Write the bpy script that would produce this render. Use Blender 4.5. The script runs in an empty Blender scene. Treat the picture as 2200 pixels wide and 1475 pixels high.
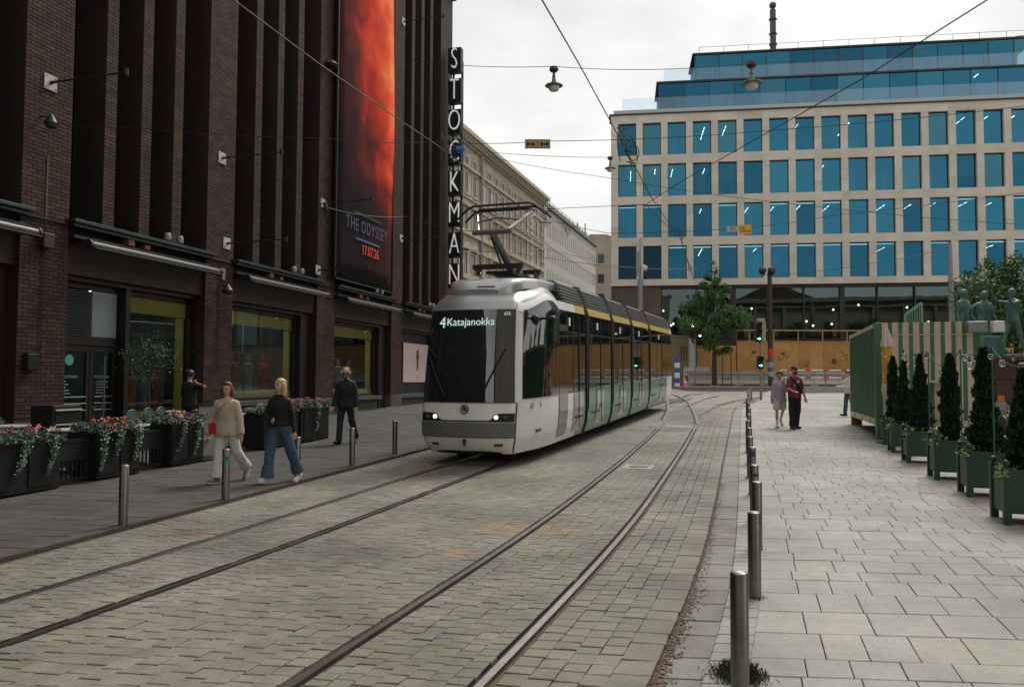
import bpy, bmesh, math, random
from mathutils import Vector, Matrix, noise as mn
R = math.radians
random.seed(7)
sc = bpy.context.scene
COL = sc.collection
# ------------------------------------------------------------------ camera
F, H, S = 1711., 1.95, .0205          # focal length in photo pixels, eye height, rise of the street per metre
PITCH, ROLL = math.atan(79.5/F), .0045
cd = bpy.data.cameras.new('camera'); cd.sensor_width = 36; cd.lens = 36*F/2200
cd.clip_start = .05; cd.clip_end = 2500
cam = bpy.data.objects.new('camera', cd); COL.objects.link(cam); sc.camera = cam
cam.matrix_world = Matrix.Translation((0, 0, H)) @ Matrix.Rotation(R(90)+PITCH, 4, 'X') @ Matrix.Rotation(ROLL, 4, 'Z')
# ------------------------------------------------------------------ sky: bright overcast
SUN_EL, SUN_AZ = R(52), R(36)          # azimuth clockwise from +Y (street direction)
w = bpy.data.worlds.new('World'); sc.world = w; w.use_nodes = True
nt = w.node_tree; N = nt.nodes; L = nt.links
bg = N['Background']; bg.inputs[1].default_value = .1
sky = N.new('ShaderNodeTexSky'); sky.sky_type = 'NISHITA'; sky.sun_disc = False
sky.sun_elevation = SUN_EL; sky.sun_rotation = SUN_AZ; sky.air_density = 1.2; sky.dust_density = 3
tc = N.new('ShaderNodeTexCoord'); mp = N.new('ShaderNodeMapping'); mp.inputs[3].default_value = (1, 1, 2.4)
nz = N.new('ShaderNodeTexNoise'); nz.inputs['Scale'].default_value = 2.6; nz.inputs['Detail'].default_value = 7
nz.inputs['Roughness'].default_value = .55
rp = N.new('ShaderNodeValToRGB')
rp.color_ramp.elements[0].position = .38; rp.color_ramp.elements[0].color = (4.75, 4.72, 4.67, 1)
rp.color_ramp.elements[1].position = .60; rp.color_ramp.elements[1].color = (6.35, 6.27, 6.13, 1)
mx = N.new('ShaderNodeMixRGB'); mx.inputs[0].default_value = .94
L.new(tc.outputs['Generated'], mp.inputs[0]); L.new(mp.outputs[0], nz.inputs['Vector']); L.new(nz.outputs[0], rp.inputs[0])
L.new(sky.outputs[0], mx.inputs[1]); L.new(rp.outputs[0], mx.inputs[2]); L.new(mx.outputs[0], bg.inputs[0])
sd = bpy.data.lights.new('sun', 'SUN'); sd.energy = 1.5; sd.angle = R(22); sd.color = (1, .94, .85)
so = bpy.data.objects.new('sun', sd); COL.objects.link(so); so.location = (20, 10, 40)
so.rotation_euler = Vector((-math.sin(SUN_AZ)*math.cos(SUN_EL), -math.cos(SUN_AZ)*math.cos(SUN_EL), -math.sin(SUN_EL))).to_track_quat('-Z', 'Y').to_euler()
vs = sc.view_settings; vs.view_transform = 'Standard'; vs.look = 'None'; vs.exposure = .7; vs.gamma = 1; vs.use_curve_mapping = False
# ------------------------------------------------------------------ measuring helpers (photo pixel -> place on a known surface)
def ray(px, py):
    x = (px-1100)/F; y = -(py-737.5)/F
    c, s = math.cos(ROLL), math.sin(ROLL); x, y = x*c-y*s, x*s+y*c
    return Vector((x, math.cos(PITCH)-y*math.sin(PITCH), y*math.cos(PITCH)+math.sin(PITCH)))
def gz(y): return S*min(y, 80.)
def G(px, py, h=0):
    d = ray(px, py); t = (H-h)/(S*d.y-d.z); return Vector((d.x*t, d.y*t, H+d.z*t))
def A(px, py, Y):
    d = ray(px, py); t = Y/d.y; return Vector((d.x*t, Y, H+d.z*t))
class Plane:                            # a vertical facade: local x along it, local y into it, z up (world)
    def __init__(s, B, dx, dy):
        n = math.hypot(dx, dy); s.B = Vector((B[0], B[1], 0)); s.d = Vector((dx/n, dy/n, 0)); s.n = Vector((-dy/n, dx/n, 0))
        s.rot = math.atan2(dy, dx)
    def at(s, px, py, off=0):           # local (x, z) of a pixel on the plane shifted by off (negative = out to the street)
        d = ray(px, py); o = s.B+s.n*off; c = Vector((0, 0, H))
        t = (o-c).dot(s.n)/d.dot(s.n); p = c+d*t
        return (p-s.B).dot(s.d), p.z
    def w(s, x, y, z): p = s.B+s.d*x+s.n*y; return Vector((p.x, p.y, z))
# ------------------------------------------------------------------ objects
def tag(o, label=None, cat=None, group=None, kind=None):
    for k, v in (('label', label), ('category', cat), ('group', group), ('kind', kind)):
        if v: o[k] = v
    return o
def thing(name, label, cat, loc=(0, 0, 0), rz=0, group=None):
    o = bpy.data.objects.new(name, None); COL.objects.link(o); o.location = loc; o.rotation_euler = (0, 0, rz)
    o.empty_display_size = .2
    return tag(o, label, cat, group)
def copy_tree(o, parent=None):
    c = o.copy(); COL.objects.link(c); c.parent = parent
    for ch in list(o.children): copy_tree(ch, c)
    return c
class MB:
    def __init__(s): s.v = []; s.f = []; s.m = []; s.c = []; s.M = None
    def add(s, vs, fs, m=0, c=1.):
        b = len(s.v)
        if s.M is not None: vs = [s.M @ Vector(v) for v in vs]
        s.v += [tuple(v) for v in vs]
        for f in fs: s.f.append([b+i for i in f]); s.m.append(m); s.c.append(c)
        return s
    def poly(s, pts, m=0, c=1.): return s.add(pts, [list(range(len(pts)))], m, c)
    def box(s, x0, x1, y0, y1, z0, z1, m=0, c=1.):
        return s.add([(x0,y0,z0),(x1,y0,z0),(x1,y1,z0),(x0,y1,z0),(x0,y0,z1),(x1,y0,z1),(x1,y1,z1),(x0,y1,z1)],
                     [(3,2,1,0),(4,5,6,7),(0,1,5,4),(1,2,6,5),(2,3,7,6),(3,0,4,7)], m, c)
    def bar(s, a, b, w, h=None, m=0, up=(0, 0, 1)):           # square bar between two points
        a, b = Vector(a), Vector(b); h = h or w; d = (b-a).normalized(); u = Vector(up)
        if abs(d.dot(u)) > .98: u = Vector((0, 1, 0))
        x = d.cross(u).normalized(); y = x.cross(d); x *= w/2; y *= h/2
        return s.add([a-x-y, a+x-y, a+x+y, a-x+y, b-x-y, b+x-y, b+x+y, b-x+y], [(3,2,1,0),(4,5,6,7),(0,1,5,4),(1,2,6,5),(2,3,7,6),(3,0,4,7)], m)
    def tube(s, pts, r, n=8, m=0, caps=True, c=1.):
        pts = [Vector(p) for p in pts]; k = len(pts); rs = r if isinstance(r, (list, tuple)) else [r]*k
        rings = []; px = None
        for i, p in enumerate(pts):
            d = (pts[min(i+1, k-1)]-pts[max(i-1, 0)]).normalized()
            if px is None:
                u = Vector((0, 0, 1)) if abs(d.z) < .9 else Vector((1, 0, 0)); px = d.cross(u).normalized()
            px = (px-d*px.dot(d)).normalized(); py = d.cross(px)
            rings.append([p+px*(rs[i]*math.cos(2*math.pi*j/n))+py*(rs[i]*math.sin(2*math.pi*j/n)) for j in range(n)])
        return s.loft(rings, m, caps, c)
    def loft(s, rings, m=0, caps=True, c=1., close=True):
        n = len(rings[0]); vs = [p for r in rings for p in r]; fs = []
        for i in range(len(rings)-1):
            for j in range(n if close else n-1):
                k = (j+1) % n; fs.append((i*n+j, i*n+k, (i+1)*n+k, (i+1)*n+j))
        if caps: fs.append(tuple(reversed(range(n)))); fs.append(tuple((len(rings)-1)*n+j for j in range(n)))
        return s.add(vs, fs, m, c)
    def lathe(s, prof, n=16, o=(0, 0, 0), m=0, caps=True, c=1.):
        o = Vector(o)
        return s.loft([[o+Vector((r*math.cos(2*math.pi*j/n), r*math.sin(2*math.pi*j/n), z)) for j in range(n)] for r, z in prof], m, caps, c)
    def ball(s, o, r, n=10, k=6, m=0, c=1., sz=1.):
        return s.lathe([(max(r*math.sin(math.pi*i/k), r*.02), -r*sz*math.cos(math.pi*i/k)) for i in range(k+1)], n, o, m, True, c)
    def prism(s, pts, z0, z1, m=0, c=1.):                     # pts: 2-D outline, extruded in local z
        n = len(pts)
        return s.loft([[(x, y, z0) for x, y in pts], [(x, y, z1) for x, y in pts]], m, True, c)
    def build(s, name, mats, parent=None, smooth=False, bevel=0, loc=None, kind=None, ang=40, rz=0):
        me = bpy.data.meshes.new(name); me.from_pydata(s.v, [], s.f)
        if not isinstance(mats, (list, tuple)): mats = [mats]
        for mt in mats: me.materials.append(mt)
        if len(mats) > 1: me.polygons.foreach_set('material_index', s.m)
        if True:
            at = me.attributes.new('tint', 'FLOAT', 'FACE'); at.data.foreach_set('value', s.c)
        me.update()
        if smooth: me.shade_smooth(); me.set_sharp_from_angle(angle=R(ang))
        o = bpy.data.objects.new(name, me); COL.objects.link(o); o.parent = parent
        if loc: o.location = loc
        if rz: o.rotation_euler = (0, 0, rz)
        if bevel:
            b = o.modifiers.new('bevel', 'BEVEL'); b.width = bevel; b.segments = 2; b.limit_method = 'ANGLE'; b.angle_limit = R(40)
        if kind: o['kind'] = kind
        return o
TS = bpy.data.scenes.new('workbench')
def bake(o):                              # evaluate one object in a scene of its own, quickly
    TS.collection.objects.link(o); vl = TS.view_layers[0]; vl.update()
    me = bpy.data.meshes.new_from_object(o.evaluated_get(vl.depsgraph)); TS.collection.objects.unlink(o); return me
def rotz(a): return Matrix.Rotation(a, 4, 'Z')
def text(s, name, mat, parent, size, M, extrude=.002, align='CENTER', sx=1., bevel=0, space=1., thin=0):
    cu = bpy.data.curves.new('t', 'FONT'); cu.body = s; cu.size = size; cu.extrude = extrude; cu.align_x = align; cu.align_y = 'CENTER'
    cu.resolution_u = 3; cu.bevel_depth = bevel; cu.space_character = space; cu.offset = -thin*size
    t = bpy.data.objects.new('t', cu); me = bake(t)
    bpy.data.objects.remove(t); bpy.data.curves.remove(cu)
    me.transform(M @ Matrix.Diagonal((sx, 1, 1, 1))); me.materials.clear(); me.materials.append(mat); me.name = name
    o = bpy.data.objects.new(name, me); COL.objects.link(o); o.parent = parent
    return o
UP = Matrix.Rotation(R(90), 4, 'X')     # text standing upright, read from -y
# ------------------------------------------------------------------ materials
MATS = {}
def mat(name, col, rough=.6, metal=0, var=0., vs=5., bump=0., bs=60., tint=False, coat=0, spec=.5, emit=0, alpha=1, trans=0, ior=1.5, streak=0):
    if name in MATS: return MATS[name]
    m = bpy.data.materials.new(name); m.use_nodes = True; N = m.node_tree.nodes; L = m.node_tree.links
    p = N['Principled BSDF']; p.inputs['Roughness'].default_value = rough; p.inputs['Metallic'].default_value = metal
    p.inputs['Base Color'].default_value = (*col, 1); p.inputs['Specular IOR Level'].default_value = spec
    p.inputs['Coat Weight'].default_value = coat; p.inputs['Coat Roughness'].default_value = .06; p.inputs['IOR'].default_value = ior
    p.inputs['Transmission Weight'].default_value = trans; p.inputs['Alpha'].default_value = alpha
    if emit: p.inputs['Emission Color'].default_value = (*col, 1); p.inputs['Emission Strength'].default_value = emit
    src = None
    if var or bump or streak:
        tc = N.new('ShaderNodeTexCoord')
    if var:
        n1 = N.new('ShaderNodeTexNoise'); n1.inputs['Scale'].default_value = vs; n1.inputs['Detail'].default_value = 8; n1.inputs['Roughness'].default_value = .65
        L.new(tc.outputs['Object'], n1.inputs['Vector'])
        r = N.new('ShaderNodeMapRange'); r.inputs[1].default_value = .25; r.inputs[2].default_value = .75
        r.inputs[3].default_value = 1-var; r.inputs[4].default_value = 1+var; L.new(n1.outputs[0], r.inputs[0]); src = r.outputs[0]
    if streak:                            # rain streaks running down
        mp = N.new('ShaderNodeMapping'); mp.inputs[3].default_value = (9, 9, .5); L.new(tc.outputs['Object'], mp.inputs[0])
        n3 = N.new('ShaderNodeTexNoise'); n3.inputs['Scale'].default_value = 1; n3.inputs['Detail'].default_value = 5; L.new(mp.outputs[0], n3.inputs['Vector'])
        r3 = N.new('ShaderNodeMapRange'); r3.inputs[1].default_value = .35; r3.inputs[2].default_value = .7; r3.inputs[3].default_value = 1; r3.inputs[4].default_value = 1-streak
        L.new(n3.outputs[0], r3.inputs[0])
        if src:
            q = N.new('ShaderNodeMath'); q.operation = 'MULTIPLY'; L.new(src, q.inputs[0]); L.new(r3.outputs[0], q.inputs[1]); src = q.outputs[0]
        else: src = r3.outputs[0]
    if tint:
        a = N.new('ShaderNodeAttribute'); a.attribute_name = 'tint'
        if src:
            q = N.new('ShaderNodeMath'); q.operation = 'MULTIPLY'; L.new(src, q.inputs[0]); L.new(a.outputs['Fac'], q.inputs[1]); src = q.outputs[0]
        else: src = a.outputs['Fac']
    if src:
        v = N.new('ShaderNodeVectorMath'); v.operation = 'SCALE'; v.inputs[0].default_value = col
        L.new(src, v.inputs['Scale']); L.new(v.outputs[0], p.inputs['Base Color'])
    if bump:
        n2 = N.new('ShaderNodeTexNoise'); n2.inputs['Scale'].default_value = bs; n2.inputs['Detail'].default_value = 6
        L.new(tc.outputs['Object'], n2.inputs['Vector'])
        b = N.new('ShaderNodeBump'); b.inputs['Strength'].default_value = bump; b.inputs['Distance'].default_value = .02
        L.new(n2.outputs[0], b.inputs['Height']); L.new(b.outputs[0], p.inputs['Normal'])
    MATS[name] = m; return m
def brick_mat(name, c1, c2, mortar, bw, bh, ms=.012, rough=.85):
    m = bpy.data.materials.new(name); m.use_nodes = True; N = m.node_tree.nodes; L = m.node_tree.links; p = N['Principled BSDF']
    p.inputs['Roughness'].default_value = rough
    tc = N.new('ShaderNodeTexCoord'); sx = N.new('ShaderNodeSeparateXYZ'); ad = N.new('ShaderNodeMath'); cb = N.new('ShaderNodeCombineXYZ')
    L.new(tc.outputs['Object'], sx.inputs[0]); L.new(sx.outputs[0], ad.inputs[0]); L.new(sx.outputs[1], ad.inputs[1])
    L.new(ad.outputs[0], cb.inputs[0]); L.new(sx.outputs[2], cb.inputs[1])
    b = N.new('ShaderNodeTexBrick'); b.inputs['Scale'].default_value = 1; b.inputs['Color1'].default_value = (*c1, 1); b.inputs['Color2'].default_value = (*c2, 1)
    b.inputs['Mortar'].default_value = (*mortar, 1); b.inputs['Mortar Size'].default_value = ms; b.inputs['Brick Width'].default_value = bw; b.inputs['Row Height'].default_value = bh
    b.inputs['Bias'].default_value = -.1; L.new(cb.outputs[0], b.inputs['Vector'])
    n1 = N.new('ShaderNodeTexNoise'); n1.inputs['Scale'].default_value = .7; n1.inputs['Detail'].default_value = 8; L.new(tc.outputs['Object'], n1.inputs['Vector'])
    r = N.new('ShaderNodeMapRange'); r.inputs[1].default_value = .3; r.inputs[2].default_value = .7; r.inputs[3].default_value = .7; r.inputs[4].default_value = 1.25
    L.new(n1.outputs[0], r.inputs[0]); v = N.new('ShaderNodeVectorMath'); v.operation = 'SCALE'
    L.new(b.outputs[0], v.inputs[0]); L.new(r.outputs[0], v.inputs['Scale']); L.new(v.outputs[0], p.inputs['Base Color'])
    bp = N.new('ShaderNodeBump'); bp.inputs['Strength'].default_value = .6; bp.inputs['Distance'].default_value = .01; bp.invert = True
    L.new(b.outputs['Fac'], bp.inputs['Height']); L.new(bp.outputs[0], p.inputs['Normal']); MATS[name] = m; return m
STEEL = mat('brushed_steel', (.25, .235, .21), .36, 1, var=.25, vs=4, bump=.1, bs=90)
BLACK = mat('black_paint', (.012, .012, .013), .45, var=.3)
DARKM = mat('dark_metal', (.035, .035, .036), .45, .4, var=.3)
GREYM = mat('galvanised', (.24, .25, .25), .5, .6, var=.25, vs=8)
WHITE = mat('white_paint', (.72, .71, .68), .45, var=.12, vs=3, streak=.12)
WIRE = mat('wire_black', (.03, .028, .027), .55)
CREAM = mat('cream_paint', (.60, .52, .40), .5, var=.12, streak=.2)
def spread(a, b, n): return [a+(b-a)*i/(n-1) for i in range(n)]
def lerp(a, b, t): return a+(b-a)*t
def curve_x(pts):                         # X as a function of Y through ground points
    pts = sorted((p.y, p.x) for p in pts)
    def f(y):
        if y <= pts[0][0]: a, b = pts[0], pts[1]
        elif y >= pts[-1][0]: a, b = pts[-2], pts[-1]
        else:
            i = max(k for k in range(len(pts)-1) if pts[k][0] <= y); a, b = pts[i], pts[i+1]
        return a[1]+(b[1]-a[1])*(y-a[0])/(b[0]-a[0])
    ys = [pts[0][0]-4+i*.5 for i in range(160)]; xs = [f(y) for y in ys]
    for _ in range(14): xs = [xs[0]]+[(xs[i-1]+2*xs[i]+xs[i+1])/4 for i in range(1, len(xs)-1)]+[xs[-1]]
    def g(y):
        t = (y-ys[0])/.5; i = max(0, min(len(xs)-2, int(t))); return xs[i]+(xs[i+1]-xs[i])*(t-i)
    return g
# ================================================================== GROUND
def proj(p):
    q = cam.matrix_world.inverted() @ Vector(p)
    return (1100+F*q.x/-q.z, 737.5-F*q.y/-q.z, -q.z)
def stone_mat(name, cols, rough=.75, stains=(), dirt=.25, bump=.35):
    m = bpy.data.materials.new(name); m.use_nodes = True; N = m.node_tree.nodes; L = m.node_tree.links; p = N['Principled BSDF']
    p.inputs['Specular IOR Level'].default_value = .4
    tc = N.new('ShaderNodeTexCoord'); at = N.new('ShaderNodeAttribute'); at.attribute_name = 'tint'
    mu = N.new('ShaderNodeMath'); mu.operation = 'MULTIPLY'; mu.inputs[1].default_value = 37.3; L.new(at.outputs['Fac'], mu.inputs[0])
    fr = N.new('ShaderNodeMath'); fr.operation = 'FRACT'; L.new(mu.outputs[0], fr.inputs[0])
    rp = N.new('ShaderNodeValToRGB'); rp.color_ramp.elements.remove(rp.color_ramp.elements[1])
    rp.color_ramp.elements[0].color = (*cols[0], 1)
    for i, c in enumerate(cols[1:]): e = rp.color_ramp.elements.new((i+1)/(len(cols)-1)); e.color = (*c, 1)
    L.new(fr.outputs[0], rp.inputs[0])
    def noi(s, d=8, rr=.6):
        n = N.new('ShaderNodeTexNoise'); n.inputs['Scale'].default_value = s; n.inputs['Detail'].default_value = d; n.inputs['Roughness'].default_value = rr
        L.new(tc.outputs['Object'], n.inputs['Vector']); return n.outputs[0]
    def mr(src, a, b, c, d):
        r = N.new('ShaderNodeMapRange'); r.inputs[1].default_value = a; r.inputs[2].default_value = b; r.inputs[3].default_value = c; r.inputs[4].default_value = d
        L.new(src, r.inputs[0]); return r.outputs[0]
    def mul(a, b):
        q = N.new('ShaderNodeMath'); q.operation = 'MULTIPLY'; L.new(a, q.inputs[0]); L.new(b, q.inputs[1]); return q.outputs[0]
    big = mr(noi(.55), .3, .7, 1-dirt, 1+dirt*.6); fine = mr(noi(70, 4), .3, .7, .82, 1.16); mid = mr(noi(6, 6), .3, .7, .85, 1.12)
    k = mul(mul(big, fine), mul(mid, at.outputs['Fac']))
    col = rp.outputs[0]
    nq = noi(5, 6)
    for (sx, sy, rad, c) in stains:
        d = N.new('ShaderNodeVectorMath'); d.operation = 'DISTANCE'; d.inputs[1].default_value = (sx, sy, gz(sy)); L.new(tc.outputs['Object'], d.inputs[0])
        a = mr(d.outputs['Value'], rad*.3, rad, .42, -.35); s = N.new('ShaderNodeMath'); L.new(a, s.inputs[0]); L.new(nq, s.inputs[1])
        f = mr(s.outputs[0], .5, .8, 0, .5); x = N.new('ShaderNodeMixRGB'); x.inputs[2].default_value = (*c, 1); L.new(f, x.inputs[0]); L.new(col, x.inputs[1]); col = x.outputs[0]
    v = N.new('ShaderNodeVectorMath'); v.operation = 'SCALE'; L.new(col, v.inputs[0]); L.new(k, v.inputs['Scale']); L.new(v.outputs[0], p.inputs['Base Color'])
    L.new(mr(noi(3), .3, .7, rough-.12, rough+.12), p.inputs['Roughness'])
    b = N.new('ShaderNodeBump'); b.inputs['Strength'].default_value = bump; b.inputs['Distance'].default_value = .012; L.new(noi(45, 6, .7), b.inputs['Height']); L.new(b.outputs[0], p.inputs['Normal'])
    return m
SAND = (.34, .22, .12)
_st = [(G(1078, 1140).x, G(1078, 1140).y, .55, SAND), (G(1185, 1140).x, G(1185, 1140).y, .5, SAND), (G(990, 1195).x, G(990, 1195).y, .35, SAND), (G(400, 1150).x, G(400, 1150).y, .5, (.2, .12, .07))]
SETT = stone_mat('granite_sett', [(.215, .203, .163), (.228, .213, .172), (.203, .194, .163), (.236, .215, .174), (.212, .205, .177)], .72, _st, .46)
SLAB = stone_mat('paving_slab', [(.325, .315, .287), (.338, .325, .293), (.315, .308, .287), (.33, .315, .287)], .7, (), .34, .2)
PAVE = stone_mat('pavement_slab', [(.075, .071, .064), (.086, .079, .071), (.069, .068, .066)], .75, (), .3, .3)
GUTT = stone_mat('gutter_stone', [(.24, .235, .215), (.27, .26, .23)], .8, (), .35, .5)
BED = mat('joint_sand', (.105, .08, .055), .95, var=.45, vs=7, bump=.4, bs=40)
BEDP = mat('joint_grit', (.15, .115, .085), .95, var=.4, vs=9)
ASPH = mat('asphalt', (.11, .105, .098), .9, var=.25, vs=.6, bump=.3, bs=120)
m = MB()
xs = [-400, -80, -30, 30, 80, 500]; ys = [-120, -20, 80, 160, 700]
for i in range(5):
    for j in range(4):
        m.poly([(x, y, S*min(max(y, -20), 80)-.06) for x, y in ((xs[i], ys[j]), (xs[i+1], ys[j]), (xs[i+1], ys[j+1]), (xs[i], ys[j+1]))])
ground = tag(m.build('ground', ASPH), kind='structure')
gp = lambda L_: [G(*q) for q in L_]
kl = curve_x(gp([(0, 1210), (910, 968)]))
_r1 = gp([(0, 1299.5), (600, 1117.5), (930, 1010)]); _r2 = gp([(0, 1394.5), (600, 1185), (1065, 1005)])
TM = .335                                # the tram's track beyond the straight: dX/dY
for q in (_r1, _r2):
    e = q[-1]; q += [Vector((e.x+TM*d, e.y+d, 0)) for d in (8, 16, 23)]
r1, r2 = curve_x(_r1), curve_x(_r2)
rL = curve_x(gp([(629, 1475), (822, 1346), (1000, 1238), (1180, 1116), (1335, 995), (1401, 935.6), (1439, 900), (1475, 873), (1520, 855), (1570, 845)]))
rR = curve_x(gp([(1037, 1475), (1138.5, 1370), (1251, 1257.6), (1373.6, 1112), (1430.6, 1025), (1471, 963), (1495.7, 916.6), (1520, 887), (1550, 868), (1580, 861), (1599, 858)]))
kr = curve_x(gp([(1393, 1475), (1476, 1303), (1512, 1187), (1531, 1106), (1551, 1000), (1569, 914), (1576, 879), (1599, 864)]))
gr = curve_x(gp([(1512, 1475), (1547, 1383), (1568, 1283), (1580, 1200), (1587, 1017), (1589, 935.6), (1593, 879), (1612, 864)]))
def strip(a, b, y0, y1, dz, step=1.):
    m = MB(); n = int((y1-y0)/step); vs = []
    for i in range(n+1):
        y = y0+(y1-y0)*i/n; vs += [(a(y), y, gz(y)+dz), (b(y), y, gz(y)+dz)]
    return m.add(vs, [(2*i, 2*i+1, 2*i+3, 2*i+2) for i in range(n)])
def stone(mb, q, top, c, ch=.006, dep=.03, tilt=.004):   # q: 4 ground corners (x, y); top: height over the slope
    cx = sum(p[0] for p in q)/4; cy = sum(p[1] for p in q)/4; tx, ty = random.gauss(0, tilt), random.gauss(0, tilt)
    h = lambda p: gz(p[1])+top+(p[0]-cx)*tx+(p[1]-cy)*ty
    inn = []
    for p in q:
        d = math.hypot(p[0]-cx, p[1]-cy); k = 1-ch*1.4/d; inn.append((cx+(p[0]-cx)*k, cy+(p[1]-cy)*k))
    vs = [(p[0], p[1], h(p)-dep) for p in q]+[(p[0], p[1], h(p)-ch*.7) for p in q]+[(p[0], p[1], h(p)) for p in inn]
    fs = [(8, 9, 10, 11)]
    for i in range(4): j = (i+1) % 4; fs += [(i, j, 4+j, 4+i), (4+i, 4+j, 8+j, 8+i)]
    mb.add(vs, fs, 0, c)
def lay(stones, name, field, mtl, parent, top, nind=300, jz=.0016, lo=.9, hi=1.08, **kw):
    def key(q):
        cx = sum(p[0] for p in q)/4; cy = sum(p[1] for p in q)/4; x, y, d = proj((cx, cy, gz(cy)))
        return cy if (d > 0 and -20 < x < 2220 and y < 1500) else 1e3+cy
    stones.sort(key=key)
    for i, q in enumerate(stones[:nind]):
        m = MB(); stone(m, q, top+random.gauss(0, jz), random.uniform(lo, hi), **kw); m.build(name, mtl, parent)
    m = MB()
    for q in stones[nind:]: stone(m, q, top+random.gauss(0, jz), random.uniform(lo, hi), **kw)
    if stones[nind:]: m.build(field, mtl, parent, kind='stuff')
# --- the sett road with its two tracks
Y0, Y1 = 3.4, 40.
m = strip(kl, kr, Y0, 46, .0); road = tag(m.build('road', BED), kind='structure')
st = []
def columns(a, b, pa, pb, w, y1=Y1, lo=.10, hi=.155, gap=.009, last=None):
    n = max(1, round((b(8)-pb-a(8)-pa)/w)); fr = [i/n for i in range(n+1)]
    if last: fr = [i*(1-last)/(n-1) for i in range(n)]+[1]
    for i in range(n):
        y = Y0+random.random()*.2
        while y < y1:
            l = random.uniform(lo, hi)*(1 if y < 22 else 1.25)
            if last and i == n-1: l *= 1.7
            q = []
            for (yy, k) in ((y+gap/2, 0), (y+gap/2, 1), (y+l-gap/2, 1), (y+l-gap/2, 0)):
                xa, xb = a(yy)+pa, b(yy)-pb; x = lerp(xa, xb, fr[i+k])+(gap/2 if k == 0 else -gap/2)*1.1+random.gauss(0, .003)
                q.append((x, yy-(.15*(fr[i+1]-fr[i])*(xb-xa))*(k-.5)+random.gauss(0, .004)))
            st.append(q); y += l
columns(kl, r1, .16, .075, .14); columns(r1, r2, .075, .075, .14)
columns(r2, lambda y: r2(y)+.4, .075, 0, .14); columns(lambda y: rL(y)-.4, rL, 0, .075, .14)
columns(lambda y: r2(y)+.4, lambda y: rL(y)-.4, .0, .0, .15, 24, .13, .2, .010); columns(rL, rR, .075, .075, .14, 36)
columns(rR, kr, .08, .0, .17, 36, .12, .19, .012, last=.27)
lay(st, 'sett', 'sett_field', SETT, road, .03)
m = strip(lambda y: max(r2(y)+.4, kl(y)), kr, 23.9, 46, .012)
FARS = brick_mat('far_setts', (.30, .275, .235), (.25, .235, .205), (.16, .135, .105), .2, .2, .02)
_fn = FARS.node_tree                     # far setts lie flat: map with ground x, y
for l_ in list(_fn.links):
    if l_.to_node.type == 'TEX_BRICK' and l_.to_socket.name == 'Vector': _fn.links.remove(l_)
_tc = next(n for n in _fn.nodes if n.type == 'TEX_COORD'); _mp = _fn.nodes.new('ShaderNodeMapping'); _mp.inputs[2].default_value = (0, 0, R(-72))
_fn.links.new(_tc.outputs['Object'], _mp.inputs[0]); _fn.links.new(_mp.outputs[0], next(n for n in _fn.nodes if n.type == 'TEX_BRICK').inputs['Vector'])
m.build('far_paving', FARS, road)
m = MB(); m.poly([(-60, 45.9, gz(45.9)-.012), (90, 45.9, gz(45.9)-.012), (90, 82, gz(82)-.012), (-60, 82, gz(82)-.012)])
cross = tag(m.build('cross_street', FARS), kind='structure')
# rails: polished head, dark groove, thin lip
RAILH = mat('rail_head', (.52, .51, .49), .3, 1, var=.3, vs=2, bump=.05, bs=30)
RAILG = mat('rail_groove', (.02, .018, .016), .8)
RAILS = mat('rail_rust', (.10, .075, .055), .7, .3, var=.4, vs=12)
def rail(fx, y0, y1, side, name='rail', parent=None, step=.4):
    m = MB(); n = int((y1-y0)/step)
    prof = [(-.026*side, 0, 0), (.026*side, 0, 0), (.034*side, -.03, 1), (.068*side, -.03, 1), (.07*side, -.004, 2), (.085*side, -.004, 2), (.086*side, -.05, 2)]
    prof = [(-.027*side, -.05, 2)]+prof
    rows = []
    for i in range(n+1):
        y = y0+(y1-y0)*i/n; d = (fx(y+.2)-fx(y-.2))/.4; k = math.sqrt(1+d*d)
        rows.append([(fx(y)+o*k, y, gz(y)+.032+z) for o, z, _ in prof])
    for j in range(len(prof)-1):
        vs = []
        for r_ in rows: vs += [r_[j], r_[j+1]]
        mi = [2, 0, 0, 1, 1, 2, 2][j]
        fs = [(2*i, 2*i+1, 2*i+3, 2*i+2) if side > 0 else (2*i+2, 2*i+3, 2*i+1, 2*i) for i in range(n)]
        m.add(vs, fs, mi)
    return m.build(name, [RAILH, RAILG, RAILS], parent)
rail(r1, 3.4, 38, 1, 'rail', road); rail(r2, 3.4, 38, -1, 'rail', road); rail(rL, 3.4, 50, 1, 'rail', road); rail(rR, 3.4, 45, -1, 'rail', road)
# the crossover curve between the tracks
def rail_path(pts, parent):
    P = [G(*q)+Vector((0, 0, .034)) for q in pts]; m = MB(); a = []
    for i, p in enumerate(P):
        d = (P[min(i+1, len(P)-1)]-P[max(i-1, 0)]).normalized(); nn = Vector((-d.y, d.x, 0)); a += [p+nn*.1, p+nn*.02, p+nn*.018, p-nn*.06]
    k = len(P)
    for j, mi in ((0, 1), (2, 0)): m.add(a, [(4*i+j, 4*i+j+1, 4*i+5+j, 4*i+4+j) for i in range(k-1)], mi)
    m.build('rail', [RAILH, RAILG], parent)
rail_path([(1497, 912), (1495, 898), (1488, 881), (1479, 865), (1466, 855), (1452, 849), (1440, 846)], road)
rail_path([(1424, 903), (1430, 893), (1434, 880), (1435, 866), (1433, 856)], road)
rail_path([(1506, 897), (1540, 874), (1580, 862), (1640, 852), (1760, 843)], road)
rail_path([(1400, 880), (1480, 848), (1560, 838), (1700, 832)], road)
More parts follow.
